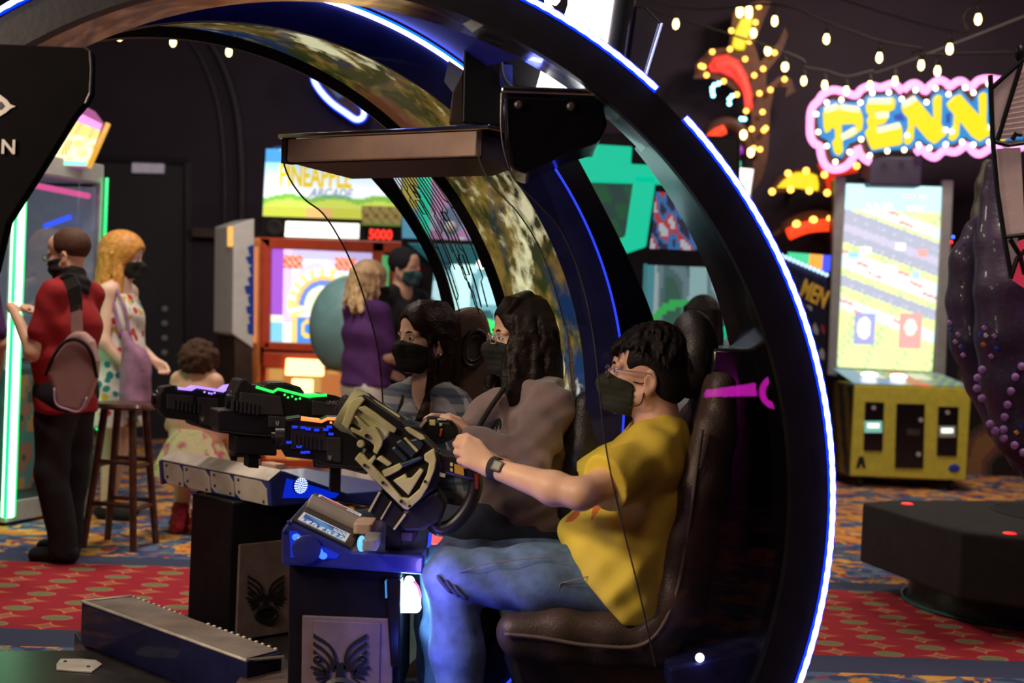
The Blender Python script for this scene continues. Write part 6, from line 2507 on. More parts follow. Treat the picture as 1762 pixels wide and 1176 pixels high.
F = Field((2.42, 5.95, .44), (3.45, 7.0, 1.35), .016)
F.ell((2.95, 6.48, .82), (.30, .28, .38), k=0)
for k_ in range(6):
    a_ = 2 * PI * k_ / 6 + .3
    F.chain([(2.95 + .2 * math.cos(a_), 6.48 + .2 * math.sin(a_), .60), (2.95 + .36 * math.cos(a_), 6.48 + .34 * math.sin(a_), .53), (2.95 + .42 * math.cos(a_ + .3), 6.48 + .42 * math.sin(a_ + .3), .50)], [.12, .07, .04], .04)
F.cut((0, 0, .456), (0, 0, -1))
F.obj('octopus_body', 'tentacle', t)
px_field([[(1712, 290, 17, 0.1), (1708, 340, 20, 0.1), (1712, 420, 34, 0.05), (1718, 500, 40, 0), (1728, 580, 48, 0), (1742, 660, 52, 0), (1758, 740, 48, 0), (1800, 800, 42, .05), (1880, 825, 46, .2), (1980, 800, 60, .45)]], YT, 0.012).obj('front_arm', 'tentacle', t)
px_field([[(1700, 372, 14, .25), (1686, 400, 26, .25), (1670, 450, 36, .25), (1664, 520, 36, .25), (1672, 590, 36, .22), (1694, 660, 32, .2), (1722, 730, 26, .15), (1765, 790, 26, .12), (1850, 825, 34, .25), (1980, 795, 50, .5)]], YT, 0.012).obj('rear_arm', 'tentacle', t)
px_field([[(1700, 285, 12, .4), (1694, 320, 15, .4), (1690, 370, 18, .4), (1688, 420, 20, .35)]], YT, 0.012).obj('arm_tip', mat('tentacle_olive', (0.09, 0.075, 0.05), 0.45, var=0.2), t)
q = Pl(1720, 700, YT - 0.13)
CT = lambda pts: [(1600 + x_ / 2.8, 440 + y_ / 2.8) for x_, y_ in pts]
for u in CT([(442, 535), (412, 586), (391, 654), (375, 719), (360, 778), (355, 838), (356, 880), (408, 915), (290, 812), (315, 845), (450, 950), (230, 590), (227, 640), (250, 688), (252, 550)]):
    mb = MB()
    mb.ball(q(*u), (0.017, 0.014, 0.017), 12, 8)
    obj('lilac_stud', mb, 'sucker', t, smooth=True)
for u, m_ in zip(CT([(95, 322), (135, 380), (122, 415), (160, 480), (262, 348), (310, 388), (245, 382), (268, 385), (295, 485), (258, 428), (322, 448), (436, 822), (416, 853), (150, 440), (100, 360)]), ['sucker', 'sucker', 'sucker', 'sucker', 'sucker', 'sucker', 'print_blue', 'white_plastic', 'sucker', 'wood_orange', 'print_blue', 'print_blue', 'label_yellow', 'print_blue', 'print_blue']):
    mb = MB()
    mb.box(q(*u, off=.02 if u[0] > 1680 else .10), (0.014, 0.02, 0.014), (nz((1, 0, 1)), (0, 1, 0), nz((-1, 0, 1))))
    obj('mosaic_chip', mb, m_, t)
for u, m_ in (((1640, 408), 'blue_spot'), ((1637, 417), 'red_spot')):
    mb = MB()
    mb.ball(P(*u, YT + .2), 0.009, 8, 6)
    obj('tiny_lamp', mb, m_, t, smooth=True)

t = thing('lantern_frame', 'tall black-framed lantern with pale ribbed panes at the upper right edge', 'lantern', P(1740, 500, 5.6))
q = Pl(1730, 300, 5.6)
mat('paper_pane', (0.52, 0.40, 0.38), 0.6, var=0.12, vs=20, bump=0.1, emit=(0.9, 0.55, 0.5), es=0.10)
mat('red_pane', (0.5, 0.04, 0.08), 0.5, emit=(1.0, 0.06, 0.12), es=0.35)
for pts, m_, off in (([(1708, 150), (1757, 108), (1716, 225), (1712, 240)], 'paper_pane', 0), ([(1757, 108), (1800, 80), (1800, 230), (1718, 240)], 'paper_pane', .02), ([(1716, 256), (1756, 254), (1764, 400), (1728, 405)], 'paper_pane', 0), ([(1733, 408), (1752, 406), (1745, 475), (1738, 470)], 'paper_pane', .01), ([(1754, 415), (1800, 400), (1800, 520), (1740, 480)], 'red_pane', .02)):
    mb = MB()
    mb.prism([q(*u, off=off) for u in pts], (0, 0.012, 0))
    obj('pane', mb, m_, t)
for k_ in range(14):
    f_ = k_ / 13
    a_ = q(1757 - 38 * f_, 118 + 115 * f_, .012)
    b2 = q(1800, 95 + 130 * f_, .012)
    mb = MB()
    mb.tube([a_, b2], 0.0022, 4)
    obj('pane_rib', mb, 'paper_pane', t)
for pts in ([(1706, 152), (1757, 106), (1800, 78)], [(1758, 90), (1757, 110), (1716, 242)], [(1704, 130), (1708, 240), (1716, 330), (1728, 410), (1740, 478)], [(1712, 244), (1735, 250), (1762, 246), (1800, 225)], [(1730, 408), (1765, 404), (1800, 402)], [(1738, 412), (1755, 440), (1762, 470), (1800, 480)], [(1738, 480), (1750, 445), (1765, 430), (1800, 425)], [(1742, 240), (1748, 230), (1758, 232)]):
    mb = MB()
    mb.tube([q(*u, off=-.012) for u in pts], 0.010, 6)
    obj('frame_bar', mb, 'black_satin', t)
mb = MB()
mb.ball(q(1754, 92), (0.02, 0.02, 0.035), 10, 8)
obj('finial', mb, 'black_satin', t, smooth=True)
mb = MB()
p0 = q(1790, 84)
mb.tube([p0, np.array([p0[0], p0[1], 4.8])], 0.008, 6)
obj('hanging_rod', mb, 'black_satin', t)
for pts in ([(1800, 78), (1850, 112), (1905, 150), (1880, 240), (1800, 225)], [(1880, 240), (1865, 405), (1800, 402)], [(1865, 405), (1850, 490), (1800, 480)]):
    mb = MB()
    mb.tube([q(*u, off=-.012) for u in pts], 0.010, 6)
    obj('frame_bar', mb, 'black_satin', t)
for pts, m_ in (([(1800, 80), (1850, 110), (1903, 150), (1880, 238), (1800, 228)], 'paper_pane'), ([(1768, 254), (1878, 242), (1862, 400), (1768, 400)], 'paper_pane')):
    mb = MB()
    mb.prism([q(*u, off=.02) for u in pts], (0, 0.012, 0))
    obj('pane', mb, m_, t)

t = thing('low_table', 'low black angular table with a recessed top and red lights', 'table', (2.55, 7.05, 0))
zt = 0.45
top = [PZ(1484, 866, zt), PZ(1530, 861, zt), PZ(1800, 862, zt), PZ(2000, 880, zt), PZ(2000, 960, zt), PZ(1770, 930, zt), PZ(1655, 917, zt)]
mb = MB()
mb.prism(top, (0, 0, -0.30))
mat('felt_black', (0.018, 0.016, 0.017), 0.9, var=0.25, bump=0.3, bs=250)
obj('table_top', mb, 'felt_black', t, bevel=0.012)
mb = MB()
mb.lathe([(0.62, 0), (0.60, 0.02), (0.58, 0.16)], (2.62, 6.98, 0), 40)
obj('base_drum', mb, 'dark_steel', t, smooth='auto')
mb = MB()
mb.tube([np.array([2.62 + .625 * math.cos(a_), 6.98 + .625 * math.sin(a_), 0.012]) for a_ in (2 * PI * k / 48 for k in range(48))], 0.008, 5, closed=True)
obj('base_trim', mb, mat('trim_teal', (0.03, 0.14, 0.14), 0.4), t, smooth=True)
for u in ((1561, 868), (1737, 919)):
    mb = MB()
    mb.lathe([(0.030, 0.0), (0.030, 0.004), (0.024, 0.006)], PZ(*u, zt), 24, sx=1.0, sy=1.0)
    obj('red_light', mb, 'red_spot', t, smooth='auto')
cc = PZ(1790, 884, zt)
mb = MB()
mb.lathe([(0.36, 0.0005), (0.36, 0.004), (0.335, 0.0045), (0.33, 0.001)], cc, 40, sx=1.0, sy=0.62)
obj('recess_rim', mb, 'felt_black', t, smooth='auto')
mb = MB()
mb.lathe([(0.33, 0.0004), (0.33, 0.0012)], cc, 40, sx=1.0, sy=0.62)
obj('recess', mb, mat('recess_black', (0.004, 0.004, 0.004), 0.9), t)  # flat near-black disc laid on the top stands for the hollow

# painted mural panel low on the wall at the right
q = Pl(1720, 770, 13.3)


def cave(u, v):
    k_ = math.sin(u * 7 + 1) * math.cos(v * 6) + .7 * math.sin(u * 15 - v * 9) + .4 * math.cos(v * 21 + u * 4)
    return (0.24, 0.13, 0.06) if k_ > .6 else ((0.16, 0.06, 0.06) if k_ > 0 else ((0.05, 0.05, 0.03) if k_ > -.7 else (0.012, 0.010, 0.012)))


t = painted('wall_mural', [q(1640, 826), q(1860, 834), q(1860, 560), q(1650, 560)], 50, 50, cave, 'print_paper')
tag(t, 'brown and black rocky mural painted low on the wall behind the tentacles', 'mural')

# magenta ring-lit game across the aisle behind the photographer; it shows as a reflection in the smoked side panel
t = thing('ring_light', 'magenta ring light on a post across the aisle', 'lamp', (2.25, -1.2, 0))
mir = lambda px, py, Y: (lambda p: np.array([p[0], 2 * 3.668 - p[1], p[2]]))(P(px, py, Y))
YM = 8.6
mb = MB()
mb.tube(smoothpath([mir(*u, YM) for u in ((1395, 645), (1350, 640), (1322, 655), (1312, 675), (1322, 695), (1350, 702), (1395, 702))], 5), 0.018, 8)
obj('ring_tube', mb, 'magenta_light', t, smooth=True)
mb = MB()
mb.prism([mir(*u, YM) for u in ((1212, 684), (1215, 672), (1300, 660), (1303, 682))], (0, -0.02, 0))
obj('side_tube', mb, 'magenta_light', t)
mb = MB()
c0 = mir(1360, 705, YM)
mb.lathe([(0.25, 0), (0.25, 0.03), (0.03, 0.05), (0.03, c0[2])], (c0[0], c0[1] - .03, 0), 20)
obj('post', mb, 'black_satin', t)

# ------------------------------------------------------------------ people
mat('skin', (0.76, 0.46, 0.31), 0.5, var=0.08, sss=0.12)
mat('skin_pale', (0.84, 0.56, 0.43), 0.5, var=0.06, sss=0.12)
mat('hair_dark', (0.010, 0.007, 0.006), 0.55, var=0.35, vs=60, bump=0.35, bs=120)
mat('hair_brown', (0.020, 0.009, 0.006), 0.38, var=0.35, vs=60, bump=0.35, bs=120)
mat('hair_wavy', (0.014, 0.009, 0.007), 0.42, var=0.35, vs=60, bump=0.35, bs=120)
mat('hair_blonde', (0.66, 0.30, 0.06), 0.45, var=0.3, vs=40, bump=0.4, bs=90)
mat('hair_short', (0.085, 0.034, 0.018), 0.7, var=0.3, vs=60)
mat('hair_afro', (0.060, 0.028, 0.014), 0.9, var=0.4, vs=60, bump=1.0, bs=90)
mat('mask_black', (0.022, 0.023, 0.021), 0.75, var=0.2, bump=0.15, bs=90)
mat('mask_green', (0.030, 0.033, 0.020), 0.7, var=0.2, bump=0.15, bs=90)
mat('eye_white', (0.70, 0.67, 0.63), 0.25, var=0)
mat('eye_iris', (0.05, 0.035, 0.022), 0.15, var=0)
mat('tee_print', (0.70, 0.20, 0.04), 0.85, var=0.4, vs=90)
mat('denim', (0.12, 0.20, 0.36), 0.85, var=0.35, vs=18, bump=0.2, bs=350)
mat('denim_dark', (0.030, 0.042, 0.075), 0.85, var=0.3, vs=18, bump=0.2, bs=350)
mat('fleece', (0.235, 0.165, 0.155), 0.95, var=0.10, bump=0.35, bs=260, sheen=0.3)
mat('tee_red', (0.36, 0.015, 0.020), 0.85, var=0.1)
mat('cloth_black', (0.014, 0.013, 0.014), 0.9, var=0.2)
mat('cloth_charcoal', (0.014, 0.014, 0.018), 0.9, var=0.25)
mat('bag_mauve', (0.46, 0.27, 0.25), 0.8, var=0.15, vs=6)
mat('bag_purple', (0.30, 0.15, 0.26), 0.8, var=0.35, vs=12)
mat('shirt_purple', (0.085, 0.022, 0.14), 0.85, var=0.15)
mat('cloth_white', (0.72, 0.70, 0.66), 0.85, var=0.06)
mat('shirt_pale_tinted', (0.30, 0.40, 0.44), 0.85, var=0.1)  # pale shirt with teal light put into its colour
mat('boot_red', (0.42, 0.03, 0.05), 0.8, var=0.35, vs=40, bump=0.6, bs=50)
mat('glass_frame', (0.35, 0.30, 0.28), 0.25, 0.7, var=0)

# plaid flannel
m, b, vec, x, y, z = nodemat('plaid', 0.9)
u_ = (x * 0.75 + y * 0.65) / 0.075
v_ = (z * 1.0) / 0.075
pu, pv = (u_.fr() - 0.5).ab(), (v_.fr() - 0.5).ab()
c = mixc(pu < 0.17, (0.10, 0.13, 0.17), (0.32, 0.34, 0.35))
c = mixc((pv < 0.17) * 0.6, c, (0.40, 0.41, 0.40))
c = mixc((pv > 0.42) * 0.7, c, (0.03, 0.05, 0.10))
X.nt.links.new(c, b.inputs['Base Color'])
# butterfly-like scattered print
m, b, vec, x, y, z = nodemat('print_dress', 0.85)
vo = X.nt.nodes.new('ShaderNodeTexVoronoi')
vo.inputs['Scale'].default_value = 19.0
X.nt.links.new(vec, vo.inputs['Vector'])
d_ = X(vo.outputs['Distance'])
sp_ = X.nt.nodes.new('ShaderNodeSeparateColor')
X.nt.links.new(vo.outputs['Color'], sp_.inputs[0])
rr_, gg_ = X(sp_.outputs[0]), X(sp_.outputs[1])
c = mixc(rr_ > 0.35, (0.02, 0.22, 0.26), (0.55, 0.04, 0.03))
c = mixc(rr_ > 0.65, c, (0.65, 0.42, 0.03))
c = mixc((d_ + noise(30, vec, 2) * 0.35 < 0.62) * (gg_ > 0.15), (0.74, 0.72, 0.68), c)
X.nt.links.new(c, b.inputs['Base Color'])
# pink floral skirt
m, b, vec, x, y, z = nodemat('print_floral', 0.85)
n1 = noise(16, vec, 3, 0.5, 2.0)
n2 = noise(22, vec, 3, 0.5, 8.0)
c = mixc((n1 - 0.52) * 14.0, (0.66, 0.62, 0.36), (0.60, 0.14, 0.20))
c = mixc((n2 - 0.58) * 14.0, c, (0.35, 0.50, 0.12))
X.nt.links.new(c, b.inputs['Base Color'])


m, b, vec, x, y, z = nodemat('tee_yellow', 0.85)
nn = noise(26, vec, 4, 0.8, 3.0)
c = mixc(noise(9, vec, 4), (0.74, 0.56, 0.05), (0.84, 0.64, 0.07))
for cpt, rad in ((P(1030, 778, 3.95), .035), (P(1012, 868, 3.90), .07), (P(985, 885, 4.0), .05)):
    dx, dy, dz = x - float(cpt[0]), y - float(cpt[1]), z - float(cpt[2])
    dd_ = X.op('SQRT', dx * dx + dy * dy + dz * dz)
    c = mixc((dd_ + nn * rad * 1.6) < rad * 1.35, c, (0.66, 0.17, 0.03))
X.nt.links.new(c, b.inputs['Base Color'])
bn = X.nt.nodes.new('ShaderNodeBump')
bn.inputs['Strength'].default_value = 0.12
bn.inputs['Distance'].default_value = 0.01
X.nt.links.new(noise(300, vec, 2).s, bn.inputs['Height'])
X.nt.links.new(bn.outputs[0], b.inputs['Normal'])
for nm in ('hair_dark', 'hair_brown', 'hair_wavy', 'mask_black', 'mask_green'):
    MATS[nm].node_tree.nodes['Principled BSDF'].inputs['Specular IOR Level'].default_value = 0.22


class Fr:
    def __init__(s, o, f, u=(0, 0, 1)):
        s.o = V3(o)
        s.f = nz(f)
        s.s = nz(np.cross(s.f, V3(u)))          # the person's right
        s.u = np.cross(s.s, s.f)
        s.ax = (s.f, s.s, s.u)

    def __call__(s, f, r, u):
        return s.o + s.f * f + s.s * r + s.u * u

    def v(s, f, r, u):
        return s.f * f + s.s * r + s.u * u


def add_head(F, h, k=0.012):
    F.ell(h(-.014, 0, .042), (.100, .077, .088), h.ax, k)
    F.ell(h(.034, 0, -.030), (.060, .061, .088), h.ax, .02)
    F.ell(h(.045, 0, .055), (.052, .062, .055), h.ax, .02)
    for s_ in (-1, 1):
        F.rc(h(.0, .052 * s_, -.055), h(.068, .012 * s_, -.100), .026, .020, .02)
        F.ell(h(.062, .036 * s_, -.028), (.026, .022, .022), h.ax, .02)
        F.rc(h(.078, .050 * s_, .016), h(.090, .014 * s_, .020), .010, .010, .012)
    F.rc(h(.092, 0, .004), h(.110, 0, -.036), .008, .013, .010)
    for s_ in (-1, 1):
        F.ell(h(.099, .014 * s_, -.040), (.011, .009, .009), h.ax, .006)
        F.ell(h(.098, .031 * s_, -.002), (.020, .017, .011), h.ax, .010, 's')
    F.ell(h(.092, 0, -.066), (.012, .024, .008), h.ax, .006)
    F.ell(h(.089, 0, -.078), (.012, .020, .008), h.ax, .006)
    F.ell(h(.079, 0, -.100), (.018, .020, .016), h.ax, .012)
    for s_ in (-1, 1):
        F.ell(h(-.014, .079 * s_, -.018), (.021, .009, .033), h.ax, .008)
        F.ell(h(-.010, .088 * s_, -.014), (.012, .008, .020), h.ax, .005, 's')


def eyes(parent, h):
    for s_ in (-1, 1):
        mb = MB()
        mb.ball(h(.079, .031 * s_, -.001), .0125, 14, 10)
        e = obj('eye', mb, 'eye_white', parent, smooth=True)
        mb = MB()
        c0 = h(.079, .031 * s_, -.001)
        d0 = nz(h.v(1, .10 * s_, .02))
        mb.lathe([(.0062, .0102), (.0058, .0122), (.0030, .0131)], c0, 14, d0)
        obj('iris', mb, 'eye_iris', e, smooth=True)


def brows(parent, h, m, lift=0.0):
    for s_ in (-1, 1):
        mb = MB()
        mb.tube([h(.096, .014 * s_, .018 + lift), h(.095, .030 * s_, .023 + lift), h(.083, .050 * s_, .018 + lift)], [.0035, .0042, .002], 6)
        obj('eyebrow', mb, m, parent, smooth=True)


def facemask(parent, h, m, ears=True):
    F = Field(h.o - .2, h.o + .2, .0045)
    g = .007
    F.ell(h(.034, 0, -.030), (.060 + g, .061 + g, .088 + g), h.ax, 0)
    for s_ in (-1, 1):
        F.rc(h(.0, .052 * s_, -.055), h(.068, .012 * s_, -.100), .026 + g, .020 + g, .02)
    F.rc(h(.085, 0, -.012), h(.112, 0, -.040), .010 + g, .013 + g, .02)
    F.rc(h(.112, 0, -.040), h(.094, 0, -.095), .012 + g, .014 + g, .03)
    for s_ in (-1, 1):
        F.ell(h(.062, .036 * s_, -.028), (.026 + g, .022 + g, .022 + g), h.ax, .02)
    F.cut(h(.085, 0, -.014), h.v(-.30, 0, 1))
    F.cut(h(.028, 0, -.06), h.v(-1, 0, .10))
    F.cut(h(.04, 0, -.122), h.v(.1, 0, -1))
    x, y, z = F.ax[0][:, None, None], F.ax[1][None, :, None], F.ax[2][None, None, :]
    uu = (x - h.o[0]) * h.u[0] + (y - h.o[1]) * h.u[1] + (z - h.o[2]) * h.u[2]
    F.f = (F.f + .0010 * np.sin(uu * 330)).astype(np.float32)
    o = F.obj('face_mask', m, parent, 1)
    for s_ in (-1, 1):
        for a_ in (-.022, -.095):
            mb = MB()
            mb.tube(smoothpath([h(.034, .066 * s_ if a_ > -.05 else .058 * s_, a_), h(.005, .079 * s_, a_ * .8 - .004), h(.000, .079 * s_, .004 if a_ > -.05 else -.048)], 4), .0022, 5)
            obj('ear_loop', mb, m, o)
    return o


def glasses(parent, h, m, square=False, tilt=0.0):
    lens = []
    for s_ in (-1, 1):
        pts = []
        for k_ in range(20):
            a_ = 2 * PI * k_ / 20
            ex = 0.6 if square else 0.85
            cx = .023 * math.copysign(abs(math.cos(a_)) ** ex, math.cos(a_))
            cz = .016 * math.copysign(abs(math.sin(a_)) ** ex, math.sin(a_))
            pts.append(h(.114 - abs(cx + .0) * 0.10 * 1 - (0.006 if cx * s_ > 0 else 0), .034 * s_ + cx, -.004 + cz))
        lens.append(pts)
    mb = MB()
    mb.tube(lens[0], .0016, 6, closed=True)
    root = obj('eyeglasses', mb, m, parent, smooth=True)
    mb = MB()
    mb.tube(lens[1], .0016, 6, closed=True)
    obj('rim', mb, m, root, smooth=True)
    for pts in lens:
        mb = MB()
        mb.prism(pts, h.f * .0012)
        obj('lens', mb, 'lens_clear', root)
    mb = MB()
    mb.tube([h(.113, -.011, .003), h(.117, 0, .006), h(.113, .011, .003)], .0016, 6)
    obj('bridge', mb, m, root)
    for s_ in (-1, 1):
        mb = MB()
        mb.tube([h(.106, .057 * s_, .004), h(.06, .077 * s_, .006), h(-.01, .083 * s_, .008), h(-.028, .083 * s_, -.012)], .0017, 6)
        obj('temple', mb, m, root)
    return root


def hand(F, w_, d, n_, t_, curl=1.0, s=1.0):
    """w wrist, d pointing, n back-of-hand normal, t thumb side"""
    d, n_, t_ = nz(d), nz(n_), nz(t_)
    w_ = V3(w_)
    for i, o_ in enumerate((.030, .011, -.009, -.027)):
        ln = (.085, .092, .088, .078)[i] * s
        kn = w_ + d * ln + t_ * o_ * s
        F.rc(w_ + d * .012 + t_ * o_ * .5 * s, kn, .017 * s, .0125 * s, .012)
        L1, L2, L3 = [(.042, .026, .02), (.046, .030, .022), (.042, .028, .021), (.034, .021, .018)][i]
        d1 = nz(d * (1 - .45 * curl) - n_ * .85 * curl)
        d2 = nz(d * (1 - 1.25 * curl) - n_ * .95 * curl)
        d3 = nz(-d * .95 * curl + d * (1 - curl) - n_ * .10)
        p1 = kn + d1 * L1 * s
        p2 = p1 + d2 * L2 * s
        p3 = p2 + d3 * L3 * s
        F.rc(kn, p1, .0108 * s, .0098 * s, .003)
        F.rc(p1, p2, .0098 * s, .0088 * s, .003)
        F.rc(p2, p3, .0088 * s, .0078 * s, .003)
    b0 = w_ + d * .020 * s + t_ * .020 * s - n_ * .006
    b1 = w_ + d * .052 * s + t_ * .042 * s - n_ * .014
    b2 = w_ + d * .086 * s + t_ * .044 * s - n_ * .026
    b3 = w_ + d * .106 * s + t_ * .034 * s - n_ * .036
    F.rc(b0, b1, .017 * s, .0135 * s, .010)
    F.rc(b1, b2, .0125 * s, .011 * s, .004)
    F.rc(b2, b3, .011 * s, .009 * s, .004)


def strands(F, paths, r0, r1, k=0.004):
    for p in paths:
        n = len(p)
        F.chain(p, [r0 + (r1 - r0) * i / (n - 1) for i in range(n)], k)


def bounds(pts, m):
    pts = np.array([V3(p) for p in pts])
    return pts.min(0) - m, pts.max(0) + m


H5 = .0055
# ---------------------------------------------------------------- man in yellow
man = thing('person', 'seated man in yellow t-shirt, glasses and dark mask gripping the camouflage gun', 'person', P(1085, 1060, 4.05), 'players seated in the shooting game')
h = Fr(P(1111, 645, 4.05), (-.985, .06, .10), (-.10, 0, 1))
shL, shR = P(1128, 792, 3.88), P(1112, 782, 4.22)
elL, wrL = P(1000, 851, 3.70), P(846, 805, 3.85)
elR, wrR = P(975, 838, 4.34), P(850, 800, 4.12)
nk = P(1136, 752, 4.05)
ch, be, hp_ = P(1106, 855, 4.05), P(1078, 945, 4.05), P(1092, 1015, 4.05)
side = np.array([0, 1.0, 0])
hL, hR = P(1085, 1002, 3.94), P(1085, 1000, 4.16)
kL, kR = P(778, 992, 3.93), P(768, 972, 4.16)
aL, aR = P(800, 1300, 3.95), P(770, 1270, 4.18)
handdir = P(776, 762, 3.88) - wrL
F = Field(*bounds([h.o, shL, shR, elL, wrL, elR, wrR, hp_, P(770, 760, 3.9)], .17), H5)
add_head(F, h)
F.rc(h(-.022, 0, -.060), nk, .054, .060, .03)
F.rc(h(-.03, 0, -.02), nk, .05, .06, .03)
F.chain([nk, ch, be, hp_], [.06, .115, .115, .12], .04, (side, .62))
F.rc(nk, shL, .05, .052, .04)
F.rc(nk, shR, .05, .052, .04)
F.chain([shL, elL * .5 + shL * .5, elL], [.052, .047, .040], .03)
F.chain([elL, elL * .7 + wrL * .3 + np.array([0, 0, -.006]), wrL], [.040, .044, .026], .02)
F.chain([shR, elR, wrR], [.052, .041, .027], .03)
hand(F, wrL, handdir, (.15, -1, .25), (.1, .2, 1), 1.0, 1.0)
hand(F, wrR, (-1, -.2, .25), (.1, 1, .2), (.1, -.1, 1), 1.0, 1.0)
F.obj('body', 'skin', man)
eyes(man, h)
brows(man, h, 'hair_dark')
facemask(man, h, 'mask_green')
glasses(man, h, 'glass_frame')
# short messy hair
rnd = random.Random(11)
F = Field(h.o - .21, h.o + .21, .005)
F.ell(h(-.022, 0, .050), (.112, .090, .100), h.ax, 0)
F.ell(h(-.055, 0, .0), (.078, .080, .085), h.ax, .02)
for k_ in range(150):
    th, ph = rnd.uniform(-PI, PI), rnd.uniform(.05, 1.45)
    c0 = h(-.022 + .112 * math.sin(ph) * math.cos(th), .090 * math.sin(ph) * math.sin(th), .050 + .100 * math.cos(ph))
    fwd = .5 if math.cos(th) > .2 else -.3
    dr = h.v(fwd * rnd.uniform(.3, 1.2) * math.sin(ph), math.sin(th) * .6 + rnd.uniform(-.3, .3), -.8 * math.sin(ph))
    p1 = c0 + nz(dr) * .022 + (c0 - h(-.02, 0, .05)) * .03
    p2 = p1 + nz(dr + h.v(0, 0, -.5)) * .022
    F.chain([c0, p1, p2], [.009, .008, .004], .003)
F.ell(h(.092, 0, -.036), (.066, .090, .080), h.ax, .006, 's')
F.ell(h(.050, 0, -.075), (.085, .100, .075), h.ax, .006, 's')
for s_ in (-1, 1):
    F.ell(h(.020, .088 * s_, -.030), (.062, .040, .062), h.ax, .006, 's')
for k_ in range(9):
    t0 = -.052 + .104 * k_ / 8
    F.chain([h(.070, t0, .092), h(.100, t0 * 1.05, .062), h(.102 + .004 * (k_ % 2), t0 * 1.1 + .004, .034 + .010 * (k_ % 3))], [.013, .010, .004], .004)
F.cut(h(-.05, 0, -.105), h.v(-.2, 0, -1))
F.obj('hair', 'hair_dark', man, 1)
# t-shirt
F = Field(*bounds([nk, shL, shR, hp_, P(1000, 900, 3.85), P(1180, 900, 4.25), P(1030, 1040, 4.05)], .16), .007)
F.chain([nk + np.array([0, 0, -.02]), ch, be, hp_], [.085, .142, .150, .150], .05, (side, .66))
F.rc(P(1110, 800, 4.05), P(1150, 900, 4.05), .11, .12, .05, flat=(side, .62))
F.rc(P(995, 915, 4.05), P(1060, 975, 4.05), .055, .12, .05, flat=(side, .45))
F.rc(P(1060, 960, 3.93), P(1075, 1030, 3.93), .12, .125, .05)
F.rc(P(1060, 960, 4.17), P(1075, 1030, 4.17), .12, .125, .05)
for a_, b2 in ((shL, elL), (shR, elR)):
    e_ = a_ * .38 + b2 * .62
    F.rc(nk, a_, .06, .072, .05)
    F.rc(a_, a_ * .2 + b2 * .8, .072, .082, .035)
    F.cut(e_ * .93 + b2 * .07, (0, 0, 0.0001)) if False else None
q1 = nz(elL - shL)
# fold pattern
F.ripple(.0030, (46, 8, 30), .4)
F.ripple(.0018, (-70, 10, 50), 2.0)
F.rc(h(-.03, 0, -.06), nk + np.array([-.03, 0, -.012]), .064, .064, .01, 's')
for a_, b2 in ((shL, elL), (shR, elR)):
    d0 = nz(b2 - a_)
    p0 = a_ * .30 + b2 * .70
    F.cyl(p0, p0 + d0 * .2, .13)
F.cut(P(985, 960, 4.05), nz(np.array([-.72, 0, -.70])))
F.cut(P(1060, 1045, 4.05), (0, 0, -1))
F.obj('t_shirt', 'tee_yellow', man, 1)
mb = MB()
mb.tube([nk + np.array([-.022, 0, -.004]) + (np.array([-1.0, 0, -.35]) * math.cos(a_) * .062 + np.array([0, 1.0, 0]) * math.sin(a_) * .066) for a_ in (2 * PI * k_ / 24 for k_ in range(24))], .007, 6, closed=True)
obj('collar', mb, 'tee_yellow', man, smooth=True)
# jeans
F = Field(*bounds([hL, hR, kL, kR, P(800, 1200, 3.9), P(770, 1200, 4.2)], .15), .008)
for a_, k0, f0 in ((hL, kL, aL), (hR, kR, aR)):
    F.chain([a_, a_ * .5 + k0 * .5, k0], [.098, .094, .074], .04)
    F.chain([k0, k0 * .6 + f0 * .4, f0], [.074, .072, .062], .03)
F.rc(hL, hR, .10, .10, .05)
F.rc(P(1020, 975, 4.05), P(1080, 1000, 4.05), .06, .10, .05, flat=(side, .6))
F.ripple(.003, (50, 12, 40), 1.0)
jeans = F.obj('jeans', 'denim', man, 1)
mb = MB()
kn = P(765, 1005, 3.856)
for k_ in range(3):
    mb.tube(smoothpath([P(752 + 14 * k_, 990 + 8 * k_, 3.852), P(762 + 14 * k_, 1004 + 8 * k_, 3.848), P(778 + 14 * k_, 1022 + 6 * k_, 3.85)], 4), [.002] + [.006] * 7 + [.001], 6)
obj('knee_rip', mb, 'denim_dark', jeans, smooth=True)
mb = MB()
mb.tube(smoothpath([P(960, 958, 3.845), P(900, 963, 3.84), P(840, 970, 3.845), P(790, 985, 3.85)], 4), .0016, 5)
obj('seam', mb, mat('seam_tan', (0.22, 0.20, 0.22), 0.8), jeans)
mb = MB()
mb.tube([P(960, 1018, 3.835), P(965, 1004, 3.832), P(1030, 988, 3.825)], .0016, 5)
obj('pocket_seam', mb, 'seam_tan', jeans)
mb = MB()
wd = nz(wrL - elL)
cW = wrL - wd * .012
mb.lathe([(.031, -.013), (.033, -.010), (.033, .010), (.031, .013)], cW, 22, wd, sx=1.0, sy=.92)
watch = obj('wristwatch', mb, 'rubber', man, smooth='auto')
mb = MB()
fo = nz(np.array([.1, -1, .35]))
ax2 = np.cross(fo, wd)
mb.rbox(cW + fo * .033, (.034, .032, .012), .006, (wd, nz(ax2), fo))
wf = obj('watch_case', mb, 'gun_black', watch, bevel=.002)
mb = MB()
mb.rbox(cW + fo * .0395, (.022, .020, .002), .003, (wd, nz(ax2), fo))
obj('watch_face', mb, mat('watch_face', (0.22, 0.19, 0.15), 0.3), watch)
for a_, d0 in ((aL, 0), (aR, 0)):
    F = Field(*bounds([a_ + np.array([-.24, 0, -.12]), a_], .1), .012)
    F.rc(a_ + np.array([-.02, 0, -.04]), a_ + np.array([-.19, 0, -.065]), .05, .042, .03, flat=(side, .9))
    F.obj('shoe', 'cloth_charcoal', man)

